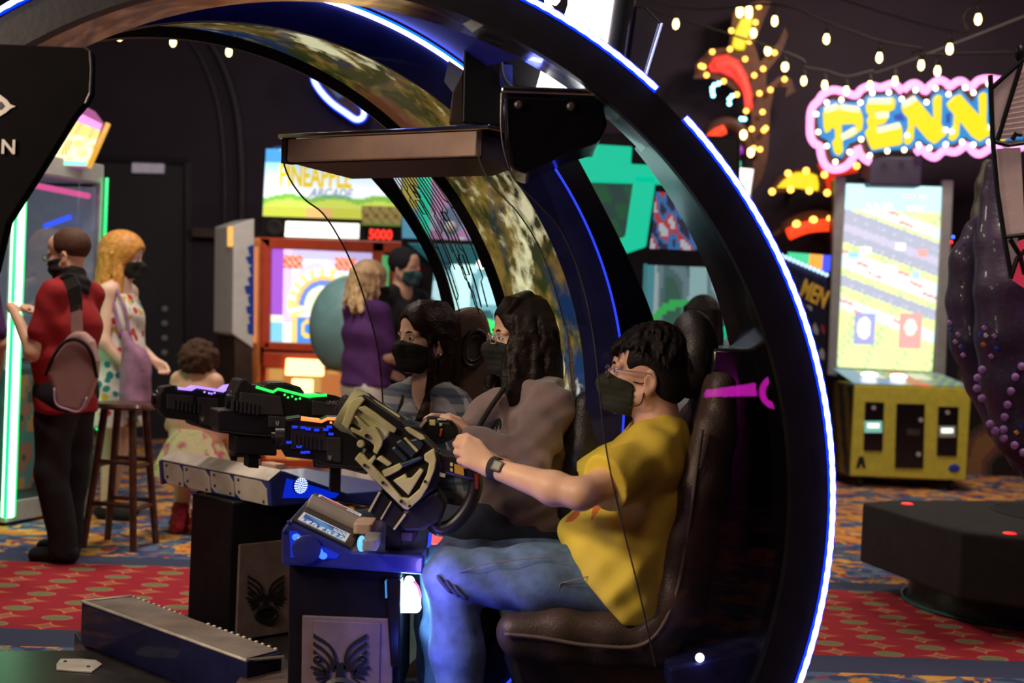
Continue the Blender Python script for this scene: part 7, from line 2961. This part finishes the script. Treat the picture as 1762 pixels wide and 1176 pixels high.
# ---------------------------------------------------------------- woman in fleece
wo = thing('person', 'seated woman in taupe fleece with wavy dark hair, glasses and mask, middle player', 'person', P(930, 960, 4.5), 'players seated in the shooting game')
h = Fr(P(902, 584, 4.5), (-.955, -.26, .03), (0, 0, 1))
fz = nz((-.97, -.2, 0))
sd2 = np.array([.2, -.97, 0])          # towards the camera, her left
nk = P(924, 668, 4.5)
shL, shR = P(946, 705, 4.33), P(905, 700, 4.68)
elL, wrL = P(905, 800, 4.20), P(812, 757, 4.27)
elR, wrR = P(820, 790, 4.66), P(785, 742, 4.42)
ch, be, hp_ = P(915, 760, 4.5), P(912, 840, 4.5), P(925, 900, 4.5)
F = Field(*bounds([h.o, shL, shR, elL, wrL, elR, wrR, hp_, P(760, 735, 4.3)], .17), H5)
add_head(F, h)
F.rc(h(-.022, 0, -.060), nk, .050, .055, .03)
F.chain([nk, ch, be, hp_], [.055, .12, .13, .13], .04, (sd2, .64))
F.rc(nk, shL, .05, .05, .04)
F.rc(nk, shR, .05, .05, .04)
F.chain([shL, elL, wrL], [.05, .042, .026], .03)
F.chain([shR, elR, wrR], [.05, .042, .026], .03)
hand(F, wrL, P(768, 734, 4.26) - wrL, (.2, -1, .3), (.1, .2, 1), 1.0, .92)
hand(F, wrR, (-1, -.3, .2), (.1, 1, .3), (.1, -.1, 1), 1.0, .92)
F.obj('body', 'skin', wo)
eyes(wo, h)
brows(wo, h, 'hair_wavy')
facemask(wo, h, 'mask_black')
glasses(wo, h, mat('frame_clear', (0.62, 0.52, 0.50), 0.15, 0.2, var=0), True)
F = Field(*bounds([h.o, h(0, 0, -.32), h(.1, 0, 0)], .22), .006)
F.ell(h(-.020, 0, .046), (.112, .090, .098), h.ax, 0)
F.ell(h(.036, 0, .060), (.066, .076, .064), h.ax, .02)
F.ell(h(-.075, 0, -.08), (.085, .11, .14), h.ax, .04)
rnd = random.Random(5)
paths = []
for k_ in range(70):
    th = rnd.uniform(.25 * PI, 1.75 * PI)
    r_ = 1.0 + rnd.uniform(-.06, .10)
    x0, y0 = math.cos(th), math.sin(th)
    p = []
    L_ = rnd.uniform(.22, .38)
    ph = rnd.uniform(0, 6)
    for i in range(8):
        t_ = i / 7
        u0 = .115 - t_ * L_ * 1.05
        w1 = min(1, .45 + t_ * 2.2) * (1 + .15 * t_)
        p.append(h(-.030 + .098 * x0 * w1 * r_ + .010 * math.sin(ph + t_ * 11) + (.045 * t_ if abs(y0) > .5 else 0), .092 * y0 * w1 * r_ + .010 * math.cos(ph + t_ * 10), u0 - .02 * t_))
    paths.append(p)
strands(F, paths, .015, .007, .005)
F.ell(h(.112, 0, -.046), (.070, .076, .118), h.ax, .008, 's')
for k_ in range(7):
    t0 = -.06 + .12 * k_ / 6
    F.chain([h(.0, t0 * .4, .140), h(.052, t0 * .9, .118), h(.076, t0 * 1.15, .085)], [.012, .011, .006], .012)
for s_ in (-1, 1):
    for k_ in range(6):
        F.chain([h(.050 - .01 * k_, .074 * s_, .070), h(.046 - .012 * k_, .088 * s_, .02), h(.034 - .010 * k_, .094 * s_, -.06), h(.045 - .010 * k_, .100 * s_, -.14), h(.055 - .012 * k_, .094 * s_, -.23 - .01 * k_), h(.075 - .01 * k_, .085 * s_, -.30)], [.010, .012, .013, .013, .011, .004], .005)
F.obj('hair', 'hair_wavy', wo, 1)
F = Field(*bounds([nk, shL, shR, hp_, elL, elR, wrL, wrR], .19), .0075)
F.chain([nk + np.array([0, 0, -.03]), ch, be, hp_], [.080, .140, .155, .155], .05, (sd2, .68))
for a_, e_, w1 in ((shL, elL, wrL), (shR, elR, wrR)):
    F.rc(nk, a_, .062, .078, .06)
    F.chain([a_, e_, e_ * .3 + w1 * .7, w1 * 1.0], [.078, .066, .052, .042], .012)
F.rc(P(860, 690, 4.42), P(815, 730, 4.44), .05, .045, .04)
F.rc(h(-.02, 0, -.13), nk + np.array([-.05, 0, -.02]), .060, .058, .02, 's')
F.ripple(.0065, (26, 18, 44), .3)
F.ripple(.0040, (58, -30, -66), 1.3)
dW = nz(wrL - elL)
fl = F.obj('fleece_jacket', 'fleece', wo, 1)
mb = MB()
mb.tube(smoothpath([P(868, 668, 4.36), P(845, 700, 4.33), P(828, 728, 4.31), P(816, 748, 4.30)], 5), .008, 6)
obj('zip_edge', mb, 'cloth_black', fl, smooth=True)
F = Field(*bounds([hp_, P(740, 915, 4.38), P(740, 915, 4.7), P(745, 1110, 4.4)], .16), .010)
for dy in (-.12, .14):
    a_, k0, f0 = P(935, 920, 4.5 + dy), P(748, 915, 4.5 + dy), P(752, 1180, 4.52 + dy)
    F.chain([a_, k0], [.105, .078], .04)
    F.chain([k0, f0], [.078, .06], .03)
F.rc(P(935, 920, 4.38), P(935, 920, 4.64), .11, .11, .05)
F.ripple(.003, (50, 12, 40), 1.0)
F.obj('jeans', 'denim_dark', wo, 1)
for dy in (-.12, .14):
    f0 = P(752, 1180, 4.52 + dy)
    F = Field(*bounds([f0 + np.array([-.22, 0, -.1]), f0], .1), .014)
    F.rc(f0 + np.array([-.02, 0, -.02]), f0 + np.array([-.17, 0, -.04]), .05, .042, .03)
    F.obj('shoe', 'cloth_charcoal', wo)

# ---------------------------------------------------------------- woman in plaid
wp = thing('person', 'seated woman in plaid shirt with long straight brown hair and black mask', 'person', P(760, 900, 5.0), 'players seated in the shooting game')
h = Fr(P(734, 584, 5.0), (-.80, -.60, .02), (0, 0, 1))
nk = P(738, 668, 5.02)
sdp = nz((.60, -.80, 0))                # her left, towards camera right
shL, shR = P(778, 702, 4.90), P(690, 697, 5.16)
elL, wrL = P(765, 775, 4.72), P(690, 735, 4.62)
elR, wrR = P(655, 760, 5.05), P(640, 735, 4.85)
ch, be, hp_ = P(740, 760, 5.02), P(745, 840, 5.04), P(755, 900, 5.06)
F = Field(*bounds([h.o, shL, shR, elL, wrL, elR, wrR, hp_, P(620, 720, 4.6)], .16), H5)
add_head(F, h)
F.rc(h(-.022, 0, -.060), nk, .047, .050, .03)
F.chain([nk, ch, be, hp_], [.055, .10, .10, .11], .04, (sdp, .64))
F.rc(nk, shL, .045, .045, .04)
F.rc(nk, shR, .045, .045, .04)
F.chain([shL, elL, wrL], [.045, .038, .024], .03)
F.chain([shR, elR, wrR], [.045, .038, .024], .03)
hand(F, wrL, P(655, 722, 4.55) - wrL, nz(sdp + np.array([0, 0, .3])), (.1, .1, 1), 1.0, .9)
hand(F, wrR, (-.8, -.6, .1), -sdp, (.1, .1, 1), 1.0, .9)
F.obj('body', 'skin_pale', wp)
eyes(wp, h)
brows(wp, h, 'hair_brown')
facemask(wp, h, 'mask_black')
F = Field(*bounds([h.o, h(0, 0, -.36), h(.1, 0, 0)], .20), .006)
F.ell(h(-.014, 0, .045), (.108, .085, .095), h.ax, 0)
F.ell(h(.040, 0, .060), (.063, .072, .062), h.ax, .02)
F.ell(h(-.070, 0, -.10), (.060, .085, .17), h.ax, .04)
rnd = random.Random(8)
paths = []
for k_ in range(60):
    th = rnd.uniform(.30 * PI, 1.70 * PI)
    x0, y0 = math.cos(th), math.sin(th)
    L_ = rnd.uniform(.34, .46)
    p = []
    for i in range(7):
        t_ = i / 6
        w1 = min(1, .35 + t_ * 3.0)
        p.append(h(-.028 + .095 * x0 * w1 + .006 * math.sin(k_ + t_ * 5), .086 * y0 * w1, .125 - t_ * L_))
    paths.append(p)
strands(F, paths, .012, .006, .005)
F.ell(h(.114, 0, -.040), (.066, .064, .114), h.ax, .006, 's')
F.ell(h(.0, -.09, -.02), (.032, .026, .045), h.ax, .004, 's')
for s_ in (-1, 1):
    for k_ in range(9):
        a_ = k_ / 8
        p = [h(.040 - .05 * a_, .004 * s_, .128), h(.058 - .06 * a_, .034 * s_, .108), h(.050 - .07 * a_, .066 * s_, .062), h(.008 - .05 * a_, .080 * s_, .018)]
        F.chain(p, [.006, .008, .008, .009], .010)
    for k_ in range(7):
        a_ = k_ / 6
        p = [h(.002 - .05 * a_, .083 * s_, .02), h(-.030 - .02 * a_, .088 * s_, -.05), h(-.010 - .02 * a_, .078 * s_, -.13), h(.030 - .03 * a_, .070 * s_, -.21), h(.062 - .04 * a_, .064 * s_, -.29 - .02 * a_), h(.070 - .03 * a_, .060 * s_, -.37)]
        F.chain(p, [.010, .012, .013, .013, .011, .004], .005)
F.obj('hair', 'hair_brown', wp, 1)
F = Field(*bounds([nk, shL, shR, hp_, elL, elR, wrL, wrR], .17), .008)
F.chain([nk + np.array([0, 0, -.03]), ch, be, hp_], [.07, .125, .13, .14], .05, (sdp, .66))
for a_, e_, w1 in ((shL, elL, wrL), (shR, elR, wrR)):
    F.rc(nk, a_, .052, .066, .05)
    F.chain([a_, e_, w1], [.068, .060, .040], .04)
F.rc(h(-.01, 0, -.12), P(722, 720, 4.88), .052, .035, .02, 's')
F.ripple(.0045, (26, 18, 40), .3)
F.obj('plaid_shirt', 'plaid', wp, 1)
mb = MB()
mb.ball(h(-.004, -.090, -.050), .006, 10, 8)
obj('earring', mb, 'chrome', wp, smooth=True)
F = Field(*bounds([hp_, P(640, 900, 4.6), P(700, 900, 5.0)], .16), .014)
for o_ in (sdp * .10, -sdp * .10):
    F.rc(P(755, 915, 5.05) + o_, P(755, 915, 5.05) + o_ + np.array([-.36, -.26, 0]), .09, .07, .03)
    F.rc(P(755, 915, 5.05) + o_ + np.array([-.36, -.26, 0]), P(755, 915, 5.05) + o_ + np.array([-.36, -.26, -.4]), .07, .05, .03)
F.obj('jeans', 'denim_dark', wp, 1)


# ---------------------------------------------------------------- standing people in the hall
def standing(label, pos, H, face, skin, spec, group='people standing in the hall'):
    """pos = feet on the floor; face = facing direction"""
    t = thing('person', label, 'person', pos, group)
    b_ = Fr(pos, face)
    W = spec.get('wide', 1.0)
    hd = Fr(b_(.02, 0, H - .125), spec.get('look', face), (0, 0, 1))
    nk_ = b_(-.01, 0, H * .835)
    sh = {s_: b_(-.01, .165 * s_ * W, H * .805) for s_ in (-1, 1)}
    hipz, kneez = H * .50, H * .275
    arms = spec['arms']
    pts = [hd.o, nk_, pos, b_(0, .3 * W, H * .5), b_(0, -.3 * W, H * .5)] + [b_(*p) for s_ in arms for p in arms[s_]]
    F = Field(*bounds(pts, .20), spec.get('h', .012))
    add_head(F, hd)
    F.rc(hd(-.02, 0, -.05), nk_, .052 * W, .056 * W, .03)
    F.chain([nk_, b_(0, 0, H * .72), b_(.01, 0, H * .6), b_(0, 0, hipz)], [.05, .10, .10, .10], .04, (b_.s, .62))
    for s_ in (-1, 1):
        e_, w_ = b_(*arms[s_][0]), b_(*arms[s_][1])
        F.rc(nk_, sh[s_], .045, .048 * W, .04)
        F.chain([sh[s_], e_, w_], [.048 * W, .038 * W, .026], .03)
        dd = w_ - e_
        hand(F, w_, dd, b_.s * s_ + b_.u * .2, b_.f + b_.u * .4, spec.get('curl', .6), .95)
        k_, a_ = b_(.01, .09 * s_ * W, kneez), b_(-.03 + spec.get('stride', 0) * s_, .085 * s_ * W, .07)
        F.chain([b_(0, .085 * s_ * W, hipz), k_, a_], [.082 * W, .055, .038], .03)
        F.rc(a_ + b_.v(-.02, 0, -.03), a_ + b_.v(.13, .02 * s_, -.045), .036, .028, .02)
    F.obj('body', skin, t)
    # top
    top = spec['top']
    F = Field(*bounds(pts, .22), spec.get('h', .012))
    cz = [nk_ + b_.v(0, 0, -.02), b_(0, 0, H * .72), b_(.015, 0, H * .60), b_(0, 0, H * top.get('hem', .47))]
    F.chain(cz, [.07, .128 * W, .128 * W, top.get('flare', .135) * W], .05, (b_.s, .66))
    sl = top.get('sleeve', .6)
    if sl > 0:
        for s_ in (-1, 1):
            e_, w_ = b_(*arms[s_][0]), b_(*arms[s_][1])
            F.rc(nk_, sh[s_], .052, .064 * W, .05)
            if sl <= 1:
                F.rc(sh[s_], sh[s_] * (1 - sl) + e_ * sl, .064 * W, .062 * W, .03)
            else:
                F.chain([sh[s_], e_, e_ * .15 + w_ * .85], [.064 * W, .055 * W, .038], .03)
    F.cut(b_(0, 0, H * top.get('hem', .47)), (0, 0, -1))
    if top.get('neck', .8) < 1:
        F.rc(hd(-.02, 0, -.1), nk_ + b_.v(.05, 0, .0), .058, .058, .02, 's')
    if top.get('low'):
        F.cut(b_(0, 0, H * top['low']), (0, 0, 1))
    F.ripple(.004, (22, 16, 30), .5)
    F.obj(top['name'], top['mat'], t)
    if 'legs' in spec:
        lg = spec['legs']
        F = Field(*bounds([pos, b_(0, .25 * W, H * .55), b_(0, -.25 * W, H * .55)], .20), spec.get('h', .012))
        for s_ in (-1, 1):
            a_ = b_(-.03 + spec.get('stride', 0) * s_, .085 * s_ * W, lg.get('z', .05))
            k_ = b_(.01, .09 * s_ * W, kneez)
            F.chain([b_(0, .085 * s_ * W, hipz), k_, a_], [.108 * W, .082 * W, .070], .03)
        F.chain([b_(0, 0, hipz), b_(0, 0, H * .55)], [.125 * W, .12 * W], .04, (b_.s, .68))
        F.cut(b_(0, 0, H * .555), (0, 0, 1))
        F.cut(b_(0, 0, lg.get('z', .05) - .02), (0, 0, -1))
        F.ripple(.004, (18, 16, 24), .5)
        F.obj(lg['name'], lg['mat'], t)
    if 'shoe' in spec:
        for s_ in (-1, 1):
            a_ = b_(-.03 + spec.get('stride', 0) * s_, .085 * s_ * W, .07)
            F = Field(*bounds([a_, b_(.25, .12 * s_, 0)], .15), .011)
            hi_ = spec.get('boot', 0)
            F.rc(a_ + b_.v(-.03, 0, -.025), a_ + b_.v(.15, .02 * s_, -.040), .048, .040, .03, flat=(b_.u, 1.0))
            if hi_:
                F.rc(a_, a_ + b_.v(0, 0, hi_), .055, .05, .03)
                F.ripple(.006, (90, 80, 140), 0)
            F.cut(b_(0, 0, 0.002), (0, 0, -1))
            F.obj('boot' if hi_ else 'shoe', spec['shoe'], t)
    return t, b_, hd, nk_


def cap_hair(t, hd, m, long=0.0, n=40, seed=1, r=1.0, wav=.006, name='hair'):
    rnd = random.Random(seed)
    F = Field(*bounds([hd.o, hd(0, 0, -long - .05)], .21), .010)
    F.ell(hd(-.024, 0, .046), (.110 * r, .088 * r, .096 * r), hd.ax, 0)
    if long:
        F.ell(hd(-.075, 0, -.02 - long * .35), (.065, .095, .06 + long * .45), hd.ax, .04)
        ps = []
        for k_ in range(n):
            th = rnd.uniform(.28 * PI, 1.72 * PI)
            x0, y0 = math.cos(th), math.sin(th)
            L_ = (long + .12) * rnd.uniform(.8, 1.08)
            ps.append([hd(-.03 + .1 * x0 * min(1, .4 + t_ * 3) - .03 * t_ + wav * math.sin(k_ + t_ * 9), .09 * y0 * min(1, .4 + t_ * 3) * (1 + .25 * t_) + wav * math.cos(k_ + 8 * t_), .12 - L_ * t_) for t_ in (0, .2, .4, .6, .8, 1)])
        strands(F, ps, .016, .008, .006)
    F.ell(hd(.105, 0, -.040), (.080, .085, .108), hd.ax, .008, 's')
    if not long:
        F.ell(hd(.045, 0, -.085), (.105, .11, .085), hd.ax, .008, 's')
        F.cut(hd(0, 0, -.07), hd.v(0, 0, -1))
    return F.obj(name, m, t)


# man with sling bag
t, b_, hd, nk_ = standing('standing man in red t-shirt seen from behind with a mauve sling bag', PZ(104, 962, 0) * np.array([1, 1, 0]), 1.655, (-.96, .28, 0), 'skin',
                          dict(wide=1.0, look=(-.985, .17, -.14), arms={-1: [(.06, -.205, 1.04), (.20, -.14, 1.20)], 1: [(.06, .22, 1.04), (.22, .12, 1.20)]}, curl=1.0, stride=.05,
                               top=dict(name='t_shirt', mat='tee_red', sleeve=.62, hem=.45, flare=.13), legs=dict(name='trousers', mat='cloth_charcoal'), shoe='cloth_charcoal', h=.010))
F = Field(hd.o - .2, hd.o + .2, .008)
F.ell(hd(-.020, 0, .050), (.104, .083, .090), hd.ax, 0)
F.ell(hd(.105, 0, -.030), (.085, .095, .110), hd.ax, .008, 's')
F.ell(hd(.040, 0, -.095), (.115, .11, .085), hd.ax, .008, 's')
F.obj('hair', 'hair_short', t)
F = Field(*bounds([hd.o, nk_], .2), .008)
F.ell(hd(.040, 0, -.050), (.068, .070, .075), hd.ax, 0)
F.rc(hd(.0, 0, -.075), nk_ + b_.v(.0, 0, .0), .070, .090, .03)
F.cut(hd(.08, 0, -.022), hd.v(.15, 0, 1))
F.ripple(.004, (0, 30, 120), 0)
F.obj('neck_gaiter', 'cloth_black', t)
glasses(t, hd, 'cloth_black', True)
eyes(t, hd)
qb = Pl(122, 640, 6.76, 0.12)
mb = MB()
mb.prism([qb(*u) for u in ((80, 645), (86, 622), (104, 592), (122, 572), (140, 570), (158, 588), (166, 622), (164, 652), (152, 686), (138, 711), (116, 708), (94, 701), (90, 672))], qb.n * .13)
bag = obj('sling_bag', mb, 'bag_mauve', t, bevel=.028, seg=4)
mb = MB()
mb.tube(smoothpath([qb(79, 646, .03), qb(90, 618, -.005), qb(108, 592, -.012), qb(128, 584, -.014), qb(148, 594, -.012), qb(160, 616, -.006), qb(166, 650, .02)], 5), .009, 6)
obj('zip', mb, 'cloth_black', bag, smooth=True)
mb = MB()
mb.tube(smoothpath([qb(93, 668, .0), qb(96, 695, -.004), qb(116, 705, -.006), qb(137, 708, -.004), qb(150, 684, -.002)], 5), .005, 6)
obj('piping', mb, mat('piping_lilac', (0.50, 0.38, 0.55), 0.6), bag, smooth=True)
qs = Pl(122, 540, 6.79, 0.12)
for nm, m_, pts in (('strap_base', 'bag_mauve', [(122, 574, 142, 572), (121, 560, 141, 558), (121, 540, 140, 537), (122, 526, 140, 522)]), ('bag_strap', 'cloth_black', [(121, 540, 141, 534), (119, 520, 141, 512), (115, 500, 138, 490), (108, 484, 130, 474), (100, 478, 116, 470)])):
    mb = MB()
    strip_solid(mb, [qs(a_, b2, .03 * (b2 < 490)) for a_, b2, c0, d0 in pts], [qs(c0, d0, .03 * (b2 < 490)) for a_, b2, c0, d0 in pts], qs.n * .02)
    obj(nm, mb, m_, bag, bevel=.004)

# woman in printed dress
t, b_, hd, nk_ = standing('woman with long ginger-blonde hair in a white butterfly-print dress', P(196, 800, 8.55) * np.array([1, 1, 0]), 1.69, (.90, -.10, 0), 'skin_pale',
                          dict(look=(.98, -.05, -.06), arms={-1: [(.02, -.22, 1.05), (.16, -.18, .95)], 1: [(.0, .23, 1.06), (.14, .20, .92)]}, stride=.03, h=.012,
                               top=dict(name='dress', mat='print_dress', sleeve=0, hem=.33, flare=.165, low=.80), shoe='cloth_black'))
cap_hair(t, hd, 'hair_blonde', .44, 80, 3, 1.28, .018)
facemask(t, hd, 'mask_black')
eyes(t, hd)
F = Field(*bounds([b_(-.1, .28, .70), b_(.35, .35, 1.2)], .2), .012)
F.ell(b_(.20, .22, .86), (.10, .06, .20), b_.ax, 0)
F.rc(b_(.13, .20, 1.12), b_(.22, .23, .72), .03, .085, .04)
F.ripple(.006, (40, 40, 20), 0)
bag = F.obj('shoulder_bag', 'bag_purple', t)
mb = MB()
mb.tube(smoothpath([b_(.15, .21, 1.10), b_(.10, .19, 1.28), b_(.0, .15, 1.40), b_(.04, .19, 1.28), b_(.10, .22, 1.10)], 5), .012, 6)
obj('bag_strap', mb, 'bag_purple', bag, smooth=True)

# child
t, b_, hd, nk_ = standing('small child with curly hair, floral dress and red boots, seen from behind', PZ(330, 918, 0) * np.array([1, 1, 0]), 1.09, (.25, .97, 0), 'skin',
                          dict(wide=.72, look=(.1, 1, 0), arms={-1: [(.04, -.18, .60), (.13, -.14, .52)], 1: [(.04, .18, .60), (.13, .14, .52)]}, h=.011,
                               top=dict(name='dress_bodice', mat=mat('bodice', (0.62, 0.55, 0.32), 0.85), sleeve=0, hem=.50, flare=.15, low=.74), shoe='boot_red', boot=.07))
mb = MB()
rings = []
for zz, r_ in ((.60, .115), (.54, .15), (.46, .185), (.38, .215), (.33, .23)):
    rings.append([b_(math.cos(a_) * r_ * (1 + .08 * math.cos(a_ * 9) * (0.62 - zz) * 3), math.sin(a_) * r_ * (1 + .08 * math.cos(a_ * 9) * (0.62 - zz) * 3), zz) for a_ in (2 * PI * k_ / 54 for k_ in range(54))])
mb.loft(rings)
obj('dress_skirt', mb, 'print_floral', t, smooth='auto')
F = Field(hd.o - .2, hd.o + .2, .010)
rnd = random.Random(2)
F.ell(hd(-.03, 0, .035), (.110, .105, .105), hd.ax, 0)
for k_ in range(120):
    a_, c_ = rnd.uniform(0, 2 * PI), rnd.uniform(-.75, 1)
    s_ = math.sqrt(1 - c_ * c_)
    F.ell(hd(-.03 + .108 * s_ * math.cos(a_), .106 * s_ * math.sin(a_), .035 + .105 * c_), (.017, .017, .017), k=.004)
F.ell(hd(.11, 0, -.05), (.08, .08, .10), hd.ax, .008, 's')
F.obj('hair', 'hair_afro', t)
for s_ in (-1, 1):
    mb = MB()
    mb.tube(smoothpath([b_(.05, .045 * s_, .80), b_(-.01, .05 * s_, .875), b_(-.075, .045 * s_, .80)], 5), .010, 6)
    obj('dress_strap', mb, 'bodice', t, smooth=True)

# woman in purple by the ticket game
t, b_, hd, nk_ = standing('woman with curly blonde hair in a purple t-shirt and white trousers by the ticket game', P(632, 560, 9.4) * np.array([1, 1, 0]), 1.62, (.80, .60, 0), 'skin_pale',
                          dict(wide=1.05, look=(.9, .4, -.1), arms={-1: [(.04, -.22, 1.02), (.26, -.16, .90)], 1: [(.04, .22, 1.02), (.24, .16, .95)]}, h=.014,
                               top=dict(name='t_shirt', mat='shirt_purple', sleeve=.8, hem=.50, flare=.14), legs=dict(name='trousers', mat='cloth_white'), shoe='cloth_black'))
cap_hair(t, hd, mat('hair_pale', (0.60, 0.42, 0.22), 0.5, var=0.3, bump=.5, bs=60), .20, 40, 6, 1.12, .016)
facemask(t, hd, 'mask_black')
# man in black behind the clear wing panel
t, b_, hd, nk_ = standing('man in black with a grey cap behind the clear wing panel', P(690, 560, 9.9) * np.array([1, 1, 0]), 1.74, (.75, -.62, 0), 'skin',
                          dict(wide=1.1, look=(.85, -.5, -.05), arms={-1: [(.03, -.24, 1.10), (.22, -.16, 1.02)], 1: [(.03, .24, 1.10), (.22, .16, 1.02)]}, h=.014,
                               top=dict(name='shirt', mat='cloth_black', sleeve=1.5, hem=.47), legs=dict(name='trousers', mat='cloth_charcoal'), shoe='cloth_black'))
cap_hair(t, hd, 'cloth_charcoal', 0, 0, 1, 1.06, name='cap')
facemask(t, hd, mat('mask_teal', (0.03, 0.09, 0.10), 0.7))
# girl with dark hair, back turned, by the mint cabinet
t, b_, hd, nk_ = standing('girl with dark hair in a pale shirt, back turned, before the mint cabinet', P(1202, 700, 7.9) * np.array([1, 1, 0]), 1.46, (.05, 1, 0), 'skin',
                          dict(wide=.86, arms={-1: [(.04, -.21, .92), (.18, -.16, .86)], 1: [(.04, .21, .92), (.18, .16, .86)]}, h=.013,
                               top=dict(name='shirt', mat='shirt_pale_tinted', sleeve=1.5, hem=.46), legs=dict(name='jeans', mat='denim_dark'), shoe='cloth_black'))
cap_hair(t, hd, 'hair_dark', .16, 40, 9, 1.12, .005)
# someone at the left edge
t, b_, hd, nk_ = standing('person in a dark purple t-shirt cut off by the left edge of the picture', P(-96, 700, 7.3) * np.array([1, 1, 0]), 1.66, (-.3, .95, 0), 'skin',
                          dict(wide=1.05, arms={-1: [(.0, -.24, 1.05), (.10, -.22, .86)], 1: [(.0, .25, 1.06), (.10, .24, .88)]}, h=.014,
                               top=dict(name='t_shirt', mat='shirt_purple', sleeve=.75, hem=.47), legs=dict(name='trousers', mat='denim_dark'), shoe='cloth_black'))
cap_hair(t, hd, 'hair_dark', 0, 0, 1, 1.05)
